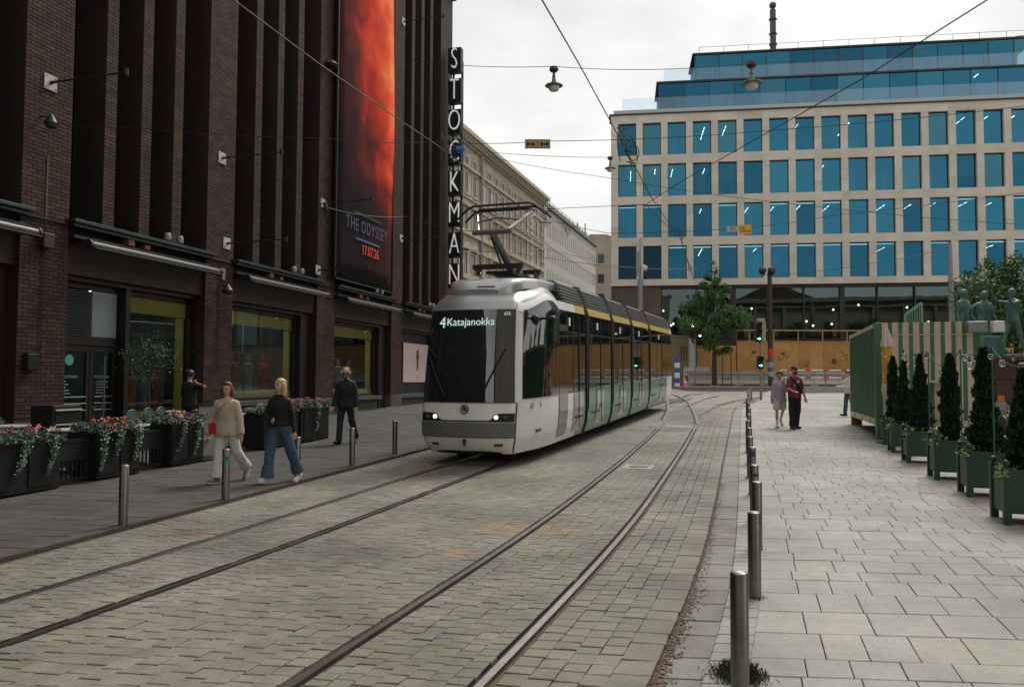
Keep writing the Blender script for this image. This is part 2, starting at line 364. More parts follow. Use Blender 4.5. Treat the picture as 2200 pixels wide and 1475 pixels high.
# kerb on the left, gutter on the right
klm = lambda y: kl(y)-.14
kerb = tag(strip(klm, kl, Y0, 46, .012).build('kerb', BED), kind='structure')
st = []; y = Y0
while y < 44: l = random.uniform(.8, 1.1); st.append([(klm(y), y), (kl(y)-.012, y-.02), (kl(y+l)-.012, y+l-.035), (klm(y+l), y+l-.015)]); y += l
lay(st, 'kerb_stone', 'kerb_run', PAVE, kerb, .052, 300, ch=.012, dep=.06)
gut = tag(strip(kr, gr, Y0, 46, -.004).build('gutter', BED), kind='structure')
st = []; y = Y0
while y < 40: l = random.uniform(.3, .5); st.append([(kr(y)+.03, y), (gr(y)-.01, y-.03), (gr(y+l)-.01, y+l-.045), (kr(y+l)+.03, y+l-.015)]); y += l
lay(st, 'gutter_slab', 'gutter_run', GUTT, gut, .022, 300)
# --- pavement of the square, right
edge = lambda y: y*.70+3
sq = tag(strip(gr, edge, Y0, 46, .004).build('square_pavement', BEDP), kind='structure')
st = []; y = Y0
while y < 40: l = random.uniform(.13, .24); st.append([(gr(y)+.005, y), (gr(y)+.26, y-.025), (gr(y+l)+.26, y+l-.035), (gr(y+l)+.005, y+l-.012)]); y += l
v = Y0-.8
while v < 45:
    dv = random.choice((.22, .24, .3, .3, .42, .5)); y0 = v; x = gr(v)+.27
    first = True
    while x < edge(v)-.2 and x < 26:
        wd = random.choice((.28, .32, .32, .36, .48))*(1 if v < 22 else 1.6); g = .0035
        def pt(xx, k): return (xx+.29*dv*k, v+dv*k-.075*(xx-gr(v)))
        a, b, c, d = pt(x+g, .0), pt(x+wd-g, .0), pt(x+wd-g, 1), pt(x+g, 1)
        if first: a = (gr(a[1])+.272, a[1]); d = (gr(d[1])+.272, d[1]); first = False
        e = g*1.0; q = [(a[0], a[1]+e), (b[0], b[1]+e), (c[0], c[1]-e), (d[0], d[1]-e)]
        if b[0]-a[0] > .05 and c[0]-d[0] > .05: st.append(q)
        x += wd
    v += dv
lay(st, 'paving_slab', 'slab_field', SLAB, sq, .035, 300, .0012, .95, 1.05, ch=.005, tilt=.0022)
m = strip(lambda y: gr(y)+.3, edge, 44.5, 62, .01, 2.); m.build('far_slabs', SLAB, sq)
# --- pavement in front of the store, left
fac = lambda y: -6.81+.27*(y-30.47)+.6
lp = tag(strip(lambda y: fac(y)-.3, klm, Y0, 46, .01).build('store_pavement', BED), kind='structure')
st = []; v = Y0-3
while v < 44:
    dv = random.choice((.26, .3, .34)); x = klm(v)-.01
    while x > fac(v)-3:
        wd = random.uniform(.3, .62); g = .005
        def pt(xx, k): return (xx+.293*dv*k, v+dv*k-.1*(xx-klm(v)))
        q = [pt(x-wd+g, .02), pt(x-g, .02), pt(x-g, .98), pt(x-wd+g, .98)]
        if q[1][1] > Y0-1 and q[0][0] > fac(q[0][1])-.5: st.append(q)
        x -= wd
    v += dv
lay(st, 'pavement_slab', 'pavement_field', PAVE, lp, .05, 300, ch=.005)
LPZ, RPZ = .05, .035
# dirt swept against the gutter's edge
m = MB(); random.seed(11)
for i in range(2600):
    y = 4.2+random.random()**1.6*9; d = abs(random.gauss(0, .05)); r = random.uniform(.003, .011)*(1.4 if y < 7 else 1); x = kr(y)+.02+d; z = gz(y)+.026
    a = random.random()*6.3
    m.poly([(x+r*math.cos(a+k*1.57)*random.uniform(.6, 1.3), y+r*math.sin(a+k*1.57)*random.uniform(.6, 1.3), z+random.random()*.006) for k in range(4)], 0, random.uniform(.5, 1.3))
tag(m.build('dirt_crumbs', mat('dirt', (.16, .11, .07), .95, tint=True)), 'brown dirt and crumbs swept along the gutter edge', 'dirt', kind='stuff')
# drain cover and plates let into the track
def cover(px, py, w, l, lab, grate):
    p = G(px, py); a = -math.atan(.32)
    o = thing('drain_cover', lab, 'drain cover', (p.x, p.y, p.z+.03), a); o.rotation_euler = (math.atan(S), 0, a)
    MB().box(-w/2, w/2, -l/2, l/2, -.02, .008).build('frame', mat('cover_concrete', (.34, .31, .27), .8, var=.3, vs=8), o)
    if grate:
        m = MB().box(-w*.3, w*.32, -l*.22, l*.22, .0, .012); m.build('lid', mat('cast_iron', (.10, .09, .08), .6, .5, var=.4, vs=20), o)
        for i in range(7): MB().box(-w*.28+i*w*.085, -w*.28+i*w*.085+w*.045, -l*.17, l*.17, .011, .016).build('bar', mat('cast_iron_worn', (.2, .18, .15), .5, .6), o)
cover(1372, 1006, .55, .62, 'pale drain cover with an iron grate between the curving rails', True)
cover(1456, 918, .8, .5, 'plain pale metal plate between the rails near the track crossing', False)
# ================================================================== DEPARTMENT STORE (dark brick, left)
def glass_mat(name, tint=(.5, .6, .6), refl=(.9, .95, 1), base=.06, rough=.01, wav=0., f=1.):
    if name in MATS: return MATS[name]
    m = bpy.data.materials.new(name); m.use_nodes = True; N = m.node_tree.nodes; L = m.node_tree.links
    for n in list(N):
        if n.type != 'OUTPUT_MATERIAL': N.remove(n)
    out = next(n for n in N if n.type == 'OUTPUT_MATERIAL')
    t = N.new('ShaderNodeBsdfTransparent'); t.inputs[0].default_value = (*tint, 1)
    g = N.new('ShaderNodeBsdfGlossy'); g.inputs[0].default_value = (*refl, 1); g.inputs['Roughness'].default_value = rough
    fr = N.new('ShaderNodeFresnel'); fr.inputs[0].default_value = 1.52
    q = N.new('ShaderNodeMapRange'); q.inputs[1].default_value = .0; q.inputs[2].default_value = 1; q.inputs[3].default_value = base; q.inputs[4].default_value = f
    x = N.new('ShaderNodeMixShader'); L.new(fr.outputs[0], q.inputs[0]); L.new(q.outputs[0], x.inputs[0]); L.new(t.outputs[0], x.inputs[1]); L.new(g.outputs[0], x.inputs[2]); L.new(x.outputs[0], out.inputs[0])
    if wav:
        tc = N.new('ShaderNodeTexCoord'); n = N.new('ShaderNodeTexNoise'); n.inputs['Scale'].default_value = .8; n.inputs['Detail'].default_value = 1
        b = N.new('ShaderNodeBump'); b.inputs['Strength'].default_value = wav; b.inputs['Distance'].default_value = .05
        L.new(tc.outputs['Object'], n.inputs['Vector']); L.new(n.outputs[0], b.inputs['Height']); L.new(b.outputs[0], g.inputs['Normal'])
    MATS[name] = m; return m
SF = Plane((-6.81, 30.47), .27, 1)
BR1, BR2, MOR = (.030, .0135, .0095), (.018, .009, .0075), (.023, .017, .014)
BRK = brick_mat('brick_wall', BR1, BR2, MOR, .27, .087, .012)
BRS = stone_mat('single_brick', [(.056, .026, .018), (.085, .037, .023), (.034, .020, .018), (.066, .032, .021), (.045, .028, .024)], .8, (), .2, .3)
MORT = mat('mortar', MOR, .95, var=.3, vs=9)
BRNZ = mat('bronze_frame', (.020, .014, .011), .5, .2, var=.3, vs=6)
VERD = mat('green_metal_trim', (.045, .062, .06), .4, .6, var=.4, vs=5)
PLIN = mat('granite_plinth', (.075, .075, .08), .7, var=.3, vs=25, bump=.2)
GLS = glass_mat('shop_glass', (.82, .90, .88), (.75, .9, .9), .02, f=.8)
DGL = mat('dark_upper_glass', (.006, .007, .009), .08, 0, spec=.5)
YEL = mat('yellow_blind', (.42, .32, .06), .7, var=.15, vs=3)
LITE = mat('ceiling_tube', (.85, 1., .98), .5, emit=2.5)
store = thing('department_store', 'tall dark brown brick department store with piers and deep shop windows', 'building', (SF.B.x, SF.B.y, 0), SF.rot)
TOP = 23.6
piers = [(-20.6, -19.25), (-14.13, -12.83), (-7.87, -6.55), (-1.40, -.03), (5.32, 6.54), (11.4, 13.2)]
bays = [(piers[i][1], piers[i+1][0]) for i in range(5)]
dep = lambda s: SF.w(s, 0, 0).y
zvis = lambda s: min(TOP-.4, H+860/F*dep(s))
m = MB().box(-75, 13.15, 1.25, 14, 5.3, TOP-.2); m.build('wall', mat('dark_wall', (.02, .014, .012), .9), store)
m = MB().box(-75, 13.15, 4.2, 14, -.5, 5.25).box(11.4, 13.15, .4, 4.2, -.5, 5.25); m.build('rear_wall', MATS['dark_wall'], store)
# bricks: a few tints share their meshes
def brick_mesh(l, h, c):
    m = MB(); m.add([(0,0,0),(l,0,0),(l,0,h),(0,0,h),(.003,-.012,.003),(l-.003,-.012,.003),(l-.003,-.012,h-.003),(.003,-.012,h-.003)], [(4,5,6,7),(0,1,5,4),(1,2,6,5),(2,3,7,6),(3,0,4,7)], 0, c)
    o = m.build('brick', BRS); me = o.data; bpy.data.objects.remove(o); return me
cache = {}
def face_bricks(s0, s1, z0, z1):
    out = []; z = z0; k = 0
    n = max(1, round((s1-s0)/.26))
    while z < z1-.02:
        w = (s1-s0)/n; edges = [s0+w*i for i in range(n+1)] if k % 2 == 0 else [s0]+[s0+w*(i+.5) for i in range(n)]+[s1]
        for a, b in zip(edges, edges[1:]): out.append((a+.005, b-.005, z+.005))
        z += .087; k += 1
    return out
random.seed(5)
pobj = []
for i, (a, b) in enumerate(piers):
    g = gz(dep((a+b)/2)); m = MB().box(a+.004, b-.004, .0, 1.3, g-.6, TOP); o = m.build('pier', BRK if i not in (1, 2, 3) else [BRK], store); pobj.append(o)
    if i < 5 and i > 0: MB().box(a-.02, b+.02, -.035, .5, g-.6, 1.28 if i > 2 else 1.0).build('plinth', PLIN, o, bevel=.01)
rest = MB()
def put_bricks(parent, L_, nind):
    for j, (a, b, z) in enumerate(L_):
        c = round(random.uniform(.7, 1.35)*20)/20
        if j < nind:
            key = (round(b-a, 2), c)
            if key not in cache: cache[key] = brick_mesh(b-a, .077, c)
            o = bpy.data.objects.new('brick', cache[key]); COL.objects.link(o); o.parent = parent; o.location = (a, 0, z)
        else:
            rest.add([(a,0,z),(b,0,z),(b,0,z+.077),(a,0,z+.077),(a+.003,-.012,z+.003),(b-.003,-.012,z+.003),(b-.003,-.012,z+.074),(a+.003,-.012,z+.074)], [(4,5,6,7),(0,1,5,4),(1,2,6,5),(2,3,7,6),(3,0,4,7)], 0, c)
put_bricks(pobj[1], [q for q in face_bricks(-14.13, -12.83, 1.1, zvis(-12.8))], 300)
for i in (2, 3, 4): put_bricks(store, face_bricks(*piers[i], 1.3, zvis(piers[i][1])), 0)
for bi, (a, b) in enumerate(bays):        # upper floors: three narrow brick mullions, dark recessed windows
    for k in range(1, 4):
        c = a+(b-a)*k/4; wd = .19
        o = MB().box(c-wd, c+wd, .06, 1.3, 5.58, TOP).build('mullion', BRK, store)
        if bi in (1, 2):
            n0 = len(rest.v); put_bricks(o, face_bricks(c-wd, c+wd, 5.6, zvis(c)), 0)
            rest.v[n0:] = [(x, y+.06, z) for x, y, z in rest.v[n0:]]
    for k in range(4):
        c0 = a+(b-a)*k/4+(.19 if k else 0); c1 = a+(b-a)*(k+1)/4-(.19 if k < 3 else 0)
        win = MB().box(c0, c1, 1.0, 1.05, 5.6, TOP-.3).build('window', DGL, store)
        f = MB()
        for z in (8.7, 9.7, 12.7, 13.7, 16.7, 17.7, 20.7, 21.6): f.box(c0+.001, c1-.001, .93, .998, z, z+.08)
        for z in (8.78, 12.78, 16.78, 20.78): f.box(c0+.06, c1-.06, .965, .999, z, z+.92)
        for x in (c0+.002, (c0+c1)/2-.03, c1-.062): f.box(x, x+.06, .9, .928, 5.6, TOP-.3)
        f.build('frame', BRNZ, win)
rest.build('brickwork', BRS, store, kind='stuff')
m = MB().box(-24, 13.6, -.25, 1.4, TOP-.3, TOP).box(-24, 13.5, -.12, 1.4, TOP-.55, TOP-.305); m.build('cornice', BRK, store)
for k in range(8):                        # the front goes on behind the camera; it shows mirrored in the tram's windscreen
    a = -20.6-6.4*(k+1); MB().box(a, a+1.35, 0, 1.3, -.6, TOP).build('pier', BRK, store); MB().box(a+1.35, a+6.4, .25, .8, 4.3, 5.4).build('lintel', BRK, store)
    for j in (1, 2, 3): c = a+1.35+5.05*j/4; MB().box(c-.19, c+.19, .06, 1.3, 5.4, TOP).build('mullion', BRK, store)
# shop floor of each bay
AW = mat('awning_tube', (.085, .085, .082), .4, .5, var=.2)
for bi, (a, b) in enumerate(bays):
    e = .002
    o = MB().box(a-.12, b+.12, -.30, .25, 5.5, 5.58).box(a-.06, b+.06, -.2, .25, 5.42, 5.498).box(a+e, b-e, -.16, .3, 5.16, 5.24).build('ledge', VERD, store, bevel=.008)
    MB().box(a+e, b-e, .1, 1.2, 4.36, 5.418).build('lintel', BRK, store)
    MB().box(a+e, b-e, .25, .6, 4.24, 4.358).build('lintel_trim', BRNZ, store, bevel=.01)
    t0, t1 = a+.15, b+.05; o = MB().tube([(t0, -.42, 5.02), (t1, -.42, 5.02)], .1, 12).box(t0+.05, t1-.05, -.6, -.47, 4.93, 4.96).build('awning', AW, store, smooth=True)
    for x in (t0, t1): MB().tube([(x-.03, -.42, 5.02), (x+.03, -.42, 5.02)], .125, 12).bar((x, -.42, 5.02), (x, .1, 5.1), .05, .08).build('end_cap', BLACK, o)
    # lamps on the ledge
    for x in (a+(b-a)*.62, a+(b-a)*.72):
        s_ = MB().lathe([(.04, 0), (.09, .03), (.1, .16), (.07, .22)], 10, (x, -.2, 5.6)).build('spotlight', GREYM, store, smooth=True)
    MB().box(a+(b-a)*.33, a+(b-a)*.33+.22, -.22, -.05, 5.26, 5.4).box(a+(b-a)*.45, a+(b-a)*.45+.18, -.22, -.05, 5.26, 5.36).build('junction_box', mat('rust_red_box', (.22, .07, .04), .6), store)
# interiors behind the shop glass
ROOM = mat('shop_interior', (.045, .05, .048), .8, var=.4, vs=1.5); SHELF = mat('shelf_grey', (.14, .17, .17), .5)
room = MB().box(-19, 11, 4.05, 4.15, 0, 4.4).box(-19, 11, .6, 4.05, 4.365, 4.45).box(-19, 11, .7, 4.05, .2, .62)
room.build('interior', ROOM, store)
def shop_window(x0, x1, z0, z1, blind=True, lights=True):
    f = MB(); y = .5; t = .11
    f.box(x0, x1, y-.08, y+.08, z1-t, z1).box(x0, x1, y-.08, y+.1, z0, z0+.09)
    f.box(x0, x0+t, y-.08, y+.08, z0+.092, z1-t-.002).box(x1-t, x1, y-.08, y+.08, z0+.092, z1-t-.002)
    win = f.build('shop_window', BRNZ, store, bevel=.01)
    MB().poly([(x0+t, y, z0+.09), (x1-t, y, z0+.09), (x1-t, y, z1-t), (x0+t, y, z1-t)]).build('pane', GLS, win)
    if blind:
        MB().box(x0+t+.02, x1-t-.02, y+.05, y+.08, z1-.55, z1-t).build('blind', YEL, win)
        MB().box(x0+t+.02, x1-t-.02, y+.05, y+.3, z0+.09, z0+.3).box(x1-t-.12, x1-t-.02, y+.09, y+.3, z0+.3, z1-.56).build('display_base', YEL, win)
    if lights:
        for k in range(3):
            xx = x0+(x1-x0)*(.08+.33*k); MB().box(xx, xx+(x1-x0)*.24, 1.6, 2.1, 4.3, 4.34).build('ceiling_light', LITE, win)
    for k in range(4):                    # display shelving inside
        xx = lerp(x0+.3, x1-.4, (k+.5)/4); hh_ = random.uniform(.9, 2.2); MB().box(xx-.02, xx+.02, 2.0, 2.04, z0+.1, z0+hh_+.6).build('display_post', SHELF, win)
        for j in range(3): MB().box(xx-.35, xx+.35, 1.9, 2.25, z0+.3+hh_*.3*j, z0+.33+hh_*.3*j).build('display_shelf', SHELF, win)
        MB().lathe([(.1, 0), (.16, .25), (.12, .5), (.2, .8), (.19, 1.05), (.06, 1.12), (.09, 1.25), (.03, 1.38)], 10, (xx+.5, 1.5, z0+.15)).build('display_form', mat(f'display_cloth{k}', random.choice(((.2, .18, .15), (.05, .12, .12), (.22, .06, .05), (.12, .13, .16))), .8), win, smooth=True)
    return win
zg = lambda s: gz(dep(s))
px2s = lambda px, off=.45, py=700: SF.at(px, py, off)[0]
# bay with door
a, b = bays[1]
d0, d1, d2 = a, px2s(196), px2s(252); wx0, wx1 = px2s(262), px2s(410)
MB().box(d2, wx0, .2, .7, .2, 4.24).build('door_post', BRNZ, store, bevel=.01)
g = zg(a)
door = MB().box(d0, d2, .42, .58, 2.75, 2.95).box(d0, d2, .42, .58, 4.1, 4.24).build('doorway', BRNZ, store, bevel=.01)
lv = MB()
for k in range(20): z = 2.98+k*.056; lv.add([(d0+.05, .44, z), (d1-.04, .44, z), (d1-.04, .52, z+.05), (d0+.05, .52, z+.05)], [(0, 1, 2, 3)])
for k in range(20): z = 2.98+k*.056; MB().box(d0+.05, d1-.04, .43, .5, z, z+.022).build('slat', mat('louvre_grey', (.075, .078, .08), .5, .3), door)
MB().box(d0+.03, d1, .55, .6, 2.95, 4.1).build('louvre_back', BLACK, door)
MB().box(d1+.02, d2-.03, .45, .5, 2.97, 4.09).build('transom_panel', mat('pale_panel', (.25, .29, .30), .5, var=.1), door, bevel=.01)
for x0, x1 in ((d0+.05, d1-.01), (d1+.01, d2-.02)):
    leaf = MB().box(x0, x0+.1, .46, .53, g, 2.74).box(x1-.1, x1, .46, .53, g, 2.74).box(x0+.1, x1-.1, .46, .53, g, g+.22).box(x0+.1, x1-.1, .46, .53, 2.6, 2.74).build('door', mat('door_brown', (.035, .024, .02), .45, .2), store, bevel=.006)
    MB().poly([(x0+.1, .495, g+.22), (x1-.1, .495, g+.22), (x1-.1, .495, 2.6), (x0+.1, .495, 2.6)]).build('pane', GLS, leaf)
    for z in (.82, .98, 1.14): MB().tube([(x0+.12, .43, g+z), (x1-.12, .43, g+z)], .014, 6).build('push_bar', GREYM, leaf)
    text('STOCKMANN', 'door_lettering', mat('decal', (.35, .42, .42), .6), leaf, .1, Matrix.Translation(((x0+x1)/2, .484, g+1.62)) @ UP, .001, sx=.8)
    for k in range(5): MB().box(x0+.25, x0+.25+random.uniform(.2, .4), .482, .486, g+1.5-.07*k, g+1.52-.07*k).build('door_notice', MATS['decal'], leaf)
    if x0 > d1: MB().tube([(x0+.42, .41, g+.3), (x0+.42, .41, 2.5)], .018, 6).build('door_handle', GREYM, leaf)
MB().tube([(d0+.62, .475, g+2.02), (d0+.62, .479, g+2.02)], .13, 20).build('round_sticker', mat('teal_sticker', (.12, .42, .38), .5), store)
shop_window(wx0, wx1, zg(wx0)+.35, 4.24)
MB().box(wx1, b, .25, .6, .2, 4.24).build('jamb', BRNZ, store)
for bi in (2, 3):
    a, b = bays[bi]; c = b-(b-a)*.13
    shop_window(a+.02, c, 1.28, 4.24, True, True); MB().box(c, b, .25, .7, .2, 4.24).build('jamb', BRNZ, store)
    MB().box(a, c, .3, .8, zg(a)-.5, 1.1).build('stall_riser', PLIN, store); MB().box(a-.0, c, .05, .5, 1.12, 1.27).build('sill', PLIN, store, bevel=.01)
# the pink poster window
a, b = bays[4]; c = px2s(916, .4)
x0, z1 = SF.at(868, 731, .4); x1, z0 = SF.at(916, 820, .4)
pw = MB().box(a, b, .5, .6, .6, 4.24).build('poster_window', BLACK, store)
z1 = 3.75; z0 = 1.85
MB().box(x0, x1+.6, .42, .45, z0, z1).build('poster_board', mat('pink_poster', (.62, .47, .44), .6, var=.05), pw)
px = (x0+x1)/2+.3; tp = mat('taupe_print', (.10, .07, .055), .7)
MB().add([(px-.2, .415, z1-.75), (px-.13, .415, z1-.3), (px+.13, .415, z1-.3), (px+.24, .415, z1-.75), (px+.13, .415, z1-.72), (px+.12, .415, z1-1.3), (px-.1, .415, z1-1.3), (px-.13, .415, z1-.72)], [(0, 1, 7), (1, 2, 4, 7), (2, 3, 4), (7, 4, 5, 6)]).build('print_figure', tp, pw)
for k in range(3): MB().box(px-.12+.03*k, px+.1-.02*k, .412, .416, z0+.28-.06*k, z0+.3-.06*k).build('print_line', tp, pw)
MB().box(a, b, .1, .5, 1.12, 1.3).build('sill', PLIN, store, bevel=.01); MB().box(a, b, .3, .7, .2, 1.1).build('stall_riser', PLIN, store)
a, b = bays[0]; shop_window(a+.02, b-.6, 1.0, 4.24, False, False); MB().box(b-.6, b, .25, .6, .2, 4.24).build('jamb', BRNZ, store)
# wall boxes, lamps and brackets on the piers
PLATE = mat('bracket_plate', (.55, .54, .50), .5, var=.2, vs=9, streak=.3)
def bracket(px, py, px1, rough=1.0, plate=True):
    s, z = SF.at(px, py, -.02); k = .17
    o = MB().box(s-k, s+k, -.04, -.013, z-k, z+k).build('wall_bracket', PLATE if plate else BLACK, store, bevel=.004)
    e = 2.0
    MB().tube([(s, -.04, z), (s, -.25, z+.01), (s+.04, -e, z+.06)], [.045, .022, .02], 8).lathe([(.05, -.08), (.05, .08)], 8, (s+.04, -e, z+.06)).build('arm', DARKM if rough else GREYM, o)
    for u in (-.12, .12):
        for v in (-.12, .12): MB().tube([(s+u, -.05, z+v), (s+u, -.038, z+v)], .012, 6).build('bolt', DARKM, o)
for px, py in ((108, 178), (477, 340), (694, 437), (862, 512), (867, 47), (487, 523), (683, 580)): bracket(px, py, 0)
def wallbox(px, py, w, h, d, mt, name):
    s, z = SF.at(px, py, -.1); MB().box(s-w/2, s+w/2, -d, -.013, z-h/2, z+h/2).build(name, mt, store, bevel=.02)
wallbox(99, 517, .3, .33, .2, mat('maroon_box', (.035, .02, .022), .5), 'alarm_box')
wallbox(66, 777, .28, .36, .18, BLACK, 'wall_lamp'); wallbox(484, 590, .16, .34, .06, GREYM, 'lamp_plate')
for px, py, r in ((110, 262, .14), (712, 138, .26), (489, 622, .16), (700, 445, .1)):
    s, z = SF.at(px, py, -.3); o = MB().lathe([(.03, .16), (r*.5, .1), (r, -.02), (r*.8, -.12), (.02, -.15)], 12, (s, -.3, z)).build('wall_lantern', DARKM, store, smooth=True)
    MB().bar((s, -.3, z+.1), (s, -.01, z+.14), .03).build('lantern_arm', DARKM, o)
m = MB()
s, z = SF.at(97, 470, 0); m.box(s-.02, s+.02, -.03, -.013, z-.1, z+1.4); m.build('rain_stain_pipe', mat('stain', (.10, .075, .045), .8), store)
for bi in (1, 2): MB().tube([(bays[bi][0]-.7, -.04, 5.35), (bays[bi][0]-.72, -.04, 3), (bays[bi][0]-.7, -.04, 2.2)], .012, 6).build('cable', BLACK, store)
for i in (1, 2, 3, 4): MB().box(piers[i][0]-.01, piers[i][1]+.01, -.06, .1, 5.44, 5.49).build('string_course', BRK, store)
# vertical letter sign on the corner
LET = mat('sign_white', (.85, .83, .78), .4, emit=.2); SGB = mat('sign_black', (.01, .01, .011), .4)
for i, ch in enumerate('STOCKMANN'):
    py = 128+66.2*i; s, z = SF.at(977, py, -.55); s0, z0 = SF.at(977, py, -.55)
    bx = MB().box(s0, s0+.4, -.90, -.16, z-.68, z+.66).build('sign_box', SGB, store, bevel=.02)
    Mx = Matrix.Translation((s0-.04, -.53, z)) @ Matrix.Rotation(R(-90), 4, 'Z') @ UP
    text(ch, 'sign_letter', LET, bx, 1.65, Mx, .05, sx=.56, thin=.022)
MB().box(s0+.2, s0+.3, -.35, -.25, 5, 19.2).box(s0+.2, s0+.3, -.85, -.75, 5, 19.2).build('sign_frame', DARKM, store)
# film banner: hung between two piers, an abstract red glow with its title lettering
a, zb = SF.at(720, 605, -.25); b = SF.at(842, 637, -.25)[0]; zb = 5.85
pm = bpy.data.materials.new('banner_print'); pm.use_nodes = True; N = pm.node_tree.nodes; L = pm.node_tree.links; p = N['Principled BSDF']; p.inputs['Roughness'].default_value = .9; p.inputs['Specular IOR Level'].default_value = .08
tc = N.new('ShaderNodeTexCoord'); sx = N.new('ShaderNodeSeparateXYZ'); L.new(tc.outputs['Object'], sx.inputs[0])
nz = N.new('ShaderNodeTexNoise'); nz.inputs['Scale'].default_value = .55; nz.inputs['Detail'].default_value = 4; nz.inputs['Distortion'].default_value = .4; L.new(tc.outputs['Object'], nz.inputs['Vector'])
def mth(op, *a):
    q = N.new('ShaderNodeMath'); q.operation = op
    for i, v in enumerate(a):
        if isinstance(v, (int, float)): q.inputs[i].default_value = v
        else: L.new(v, q.inputs[i])
    return q.outputs[0]
W_ = b-a
gx = mth('MULTIPLY', mth('DIVIDE', sx.outputs[0], W_), 1.15)
gzv = mth('SUBTRACT', mth('MULTIPLY', mth('MINIMUM', sx.outputs[2], 8.5), .15), .60)
vv = mth('ADD', mth('ADD', gx, gzv), mth('MULTIPLY', mth('SUBTRACT', nz.outputs[0], .5), 1.5))
vv = mth('MULTIPLY', vv, .47)
rp = N.new('ShaderNodeValToRGB'); E_ = rp.color_ramp.elements
E_[0].position = .12; E_[0].color = (.02, .015, .017, 1); E_[1].position = .93; E_[1].color = (1, .30, .10, 1)
for q, c in ((.3, (.05, .016, .016)), (.44, (.17, .024, .018)), (.58, (.48, .04, .022)), (.74, (.85, .10, .04))): e = E_.new(q); e.color = (*c, 1)
L.new(vv, rp.inputs[0]); L.new(rp.outputs[0], p.inputs['Base Color'])
ban = thing('banner', 'huge vertical film banner glowing red and orange, hung on the brick front', 'banner', SF.w(a, -.25, zb), SF.rot)
m = MB(); nx, nzz = 8, 22
m.add([(W_*i/nx, .03*math.sin(i*.9+j*.4), 17*j/nzz) for j in range(nzz+1) for i in range(nx+1)], [(j*(nx+1)+i, j*(nx+1)+i+1, (j+1)*(nx+1)+i+1, (j+1)*(nx+1)+i) for j in range(nzz) for i in range(nx)])
o = m.build('cloth', pm, ban, smooth=True); so_ = o.modifiers.new('s', 'SOLIDIFY'); so_.thickness = .02
MB().box(-.06, .0, -.03, .05, 0, 17).box(W_, W_+.05, -.03, .05, 0, 17).box(0, W_, -.02, .05, -.08, -.02).build('frame', DARKM, ban)
zt = SF.at(785, 492, -.25)[1]-zb
text('THE ODYSSEY', 'title_lettering', mat('title_blue', (.10, .15, .27), .5), ban, .72, Matrix.Translation((W_*.5, -.06, zt-.02)) @ UP, .003, sx=.78, space=1.12, thin=.012)
zt = SF.at(786, 541, -.25)[1]-zb
text('17.07.26', 'date_lettering', mat('date_red', (.75, .07, .04), .5), ban, .55, Matrix.Translation((W_*.55, -.06, zt)) @ UP, .003, sx=.85, bevel=.008)
zt = SF.at(786, 522, -.25)[1]-zb
MB().box(W_*.3, W_*.72, -.055, -.05, zt, zt+.07).build('credit_line', MATS['title_blue'], ban)
zt = SF.at(776, 464, -.25)[1]-zb
MB().box(W_*.28, W_*.75, -.055, -.05, zt, zt+.08).build('credit_line', mat('title_dim', (.04, .045, .06), .5), ban)
# ================================================================== GLASS OFFICE BLOCK across the cross street
LIME = stone_mat('limestone', [(.57, .525, .44), (.6, .55, .46), (.545, .50, .42)], .75, (), .14, .15)
def blue_glass(name, tint, trans, wav):
    m = bpy.data.materials.new(name); m.use_nodes = True; N = m.node_tree.nodes; L = m.node_tree.links
    for n in list(N):
        if n.type != 'OUTPUT_MATERIAL': N.remove(n)
    out = next(n for n in N if n.type == 'OUTPUT_MATERIAL')
    t = N.new('ShaderNodeBsdfTransparent'); t.inputs[0].default_value = (*trans, 1)
    g = N.new('ShaderNodeBsdfGlossy'); g.inputs[0].default_value = (*tint, 1); g.inputs['Roughness'].default_value = .015
    x = N.new('ShaderNodeAddShader'); L.new(t.outputs[0], x.inputs[0]); L.new(g.outputs[0], x.inputs[1]); L.new(x.outputs[0], out.inputs[0])
    tc = N.new('ShaderNodeTexCoord'); n = N.new('ShaderNodeTexNoise'); n.inputs['Scale'].default_value = .35; n.inputs['Detail'].default_value = 2
    b = N.new('ShaderNodeBump'); b.inputs['Strength'].default_value = wav; b.inputs['Distance'].default_value = .05
    L.new(tc.outputs['Object'], n.inputs['Vector']); L.new(n.outputs[0], b.inputs['Height']); L.new(b.outputs[0], g.inputs['Normal'])
    MATS[name] = m; return m
BLUES = [blue_glass(f'blue_coated_glass{k}', t_, r_, w_) for k, (t_, r_, w_) in enumerate((((.028, .135, .205), (.13, .24, .30), .12), ((.023, .115, .18), (.10, .2, .26), .2), ((.034, .145, .21), (.18, .3, .36), .08), ((.029, .125, .19), (.26, .38, .42), .15), ((.018, .09, .145), (.2, .3, .34), .3), ((.045, .15, .20), (.2, .3, .34), .25)))]; DKB = blue_glass('dark_reflection_glass', (.012, .03, .042), (.12, .16, .18), .3); BLUE = BLUES[0]
SMOK = blue_glass('dark_shopfront_glass', (.085, .105, .105), (.16, .18, .18), .1)
BALU = glass_mat('balustrade_glass', (.86, .93, .96), (.9, .95, 1), .05, .02, 0, .35)
FRM = mat('window_frame_dark', (.018, .014, .012), .5); BAND = mat('dark_fascia', (.028, .02, .017), .5, var=.2)
c0 = A(1313, 615, 88.); GB = Plane((c0.x, c0.y), 1, -.1414)
off = thing('office_building', 'pale stone office block with a grid of blue windows and two glass upper storeys', 'building', (GB.B.x, GB.B.y, 0), GB.rot)
zz = lambda y: GB.at(1345, y)[1]
xw0 = GB.at(1328, 300)[0]; pit = (GB.at(2114, 300)[0]-xw0)/14; ww = pit*.735; NC = 17
rows = [(zz(335), zz(266)), (zz(423), zz(354)), (zz(511), zz(441)), (zz(600), zz(529))]
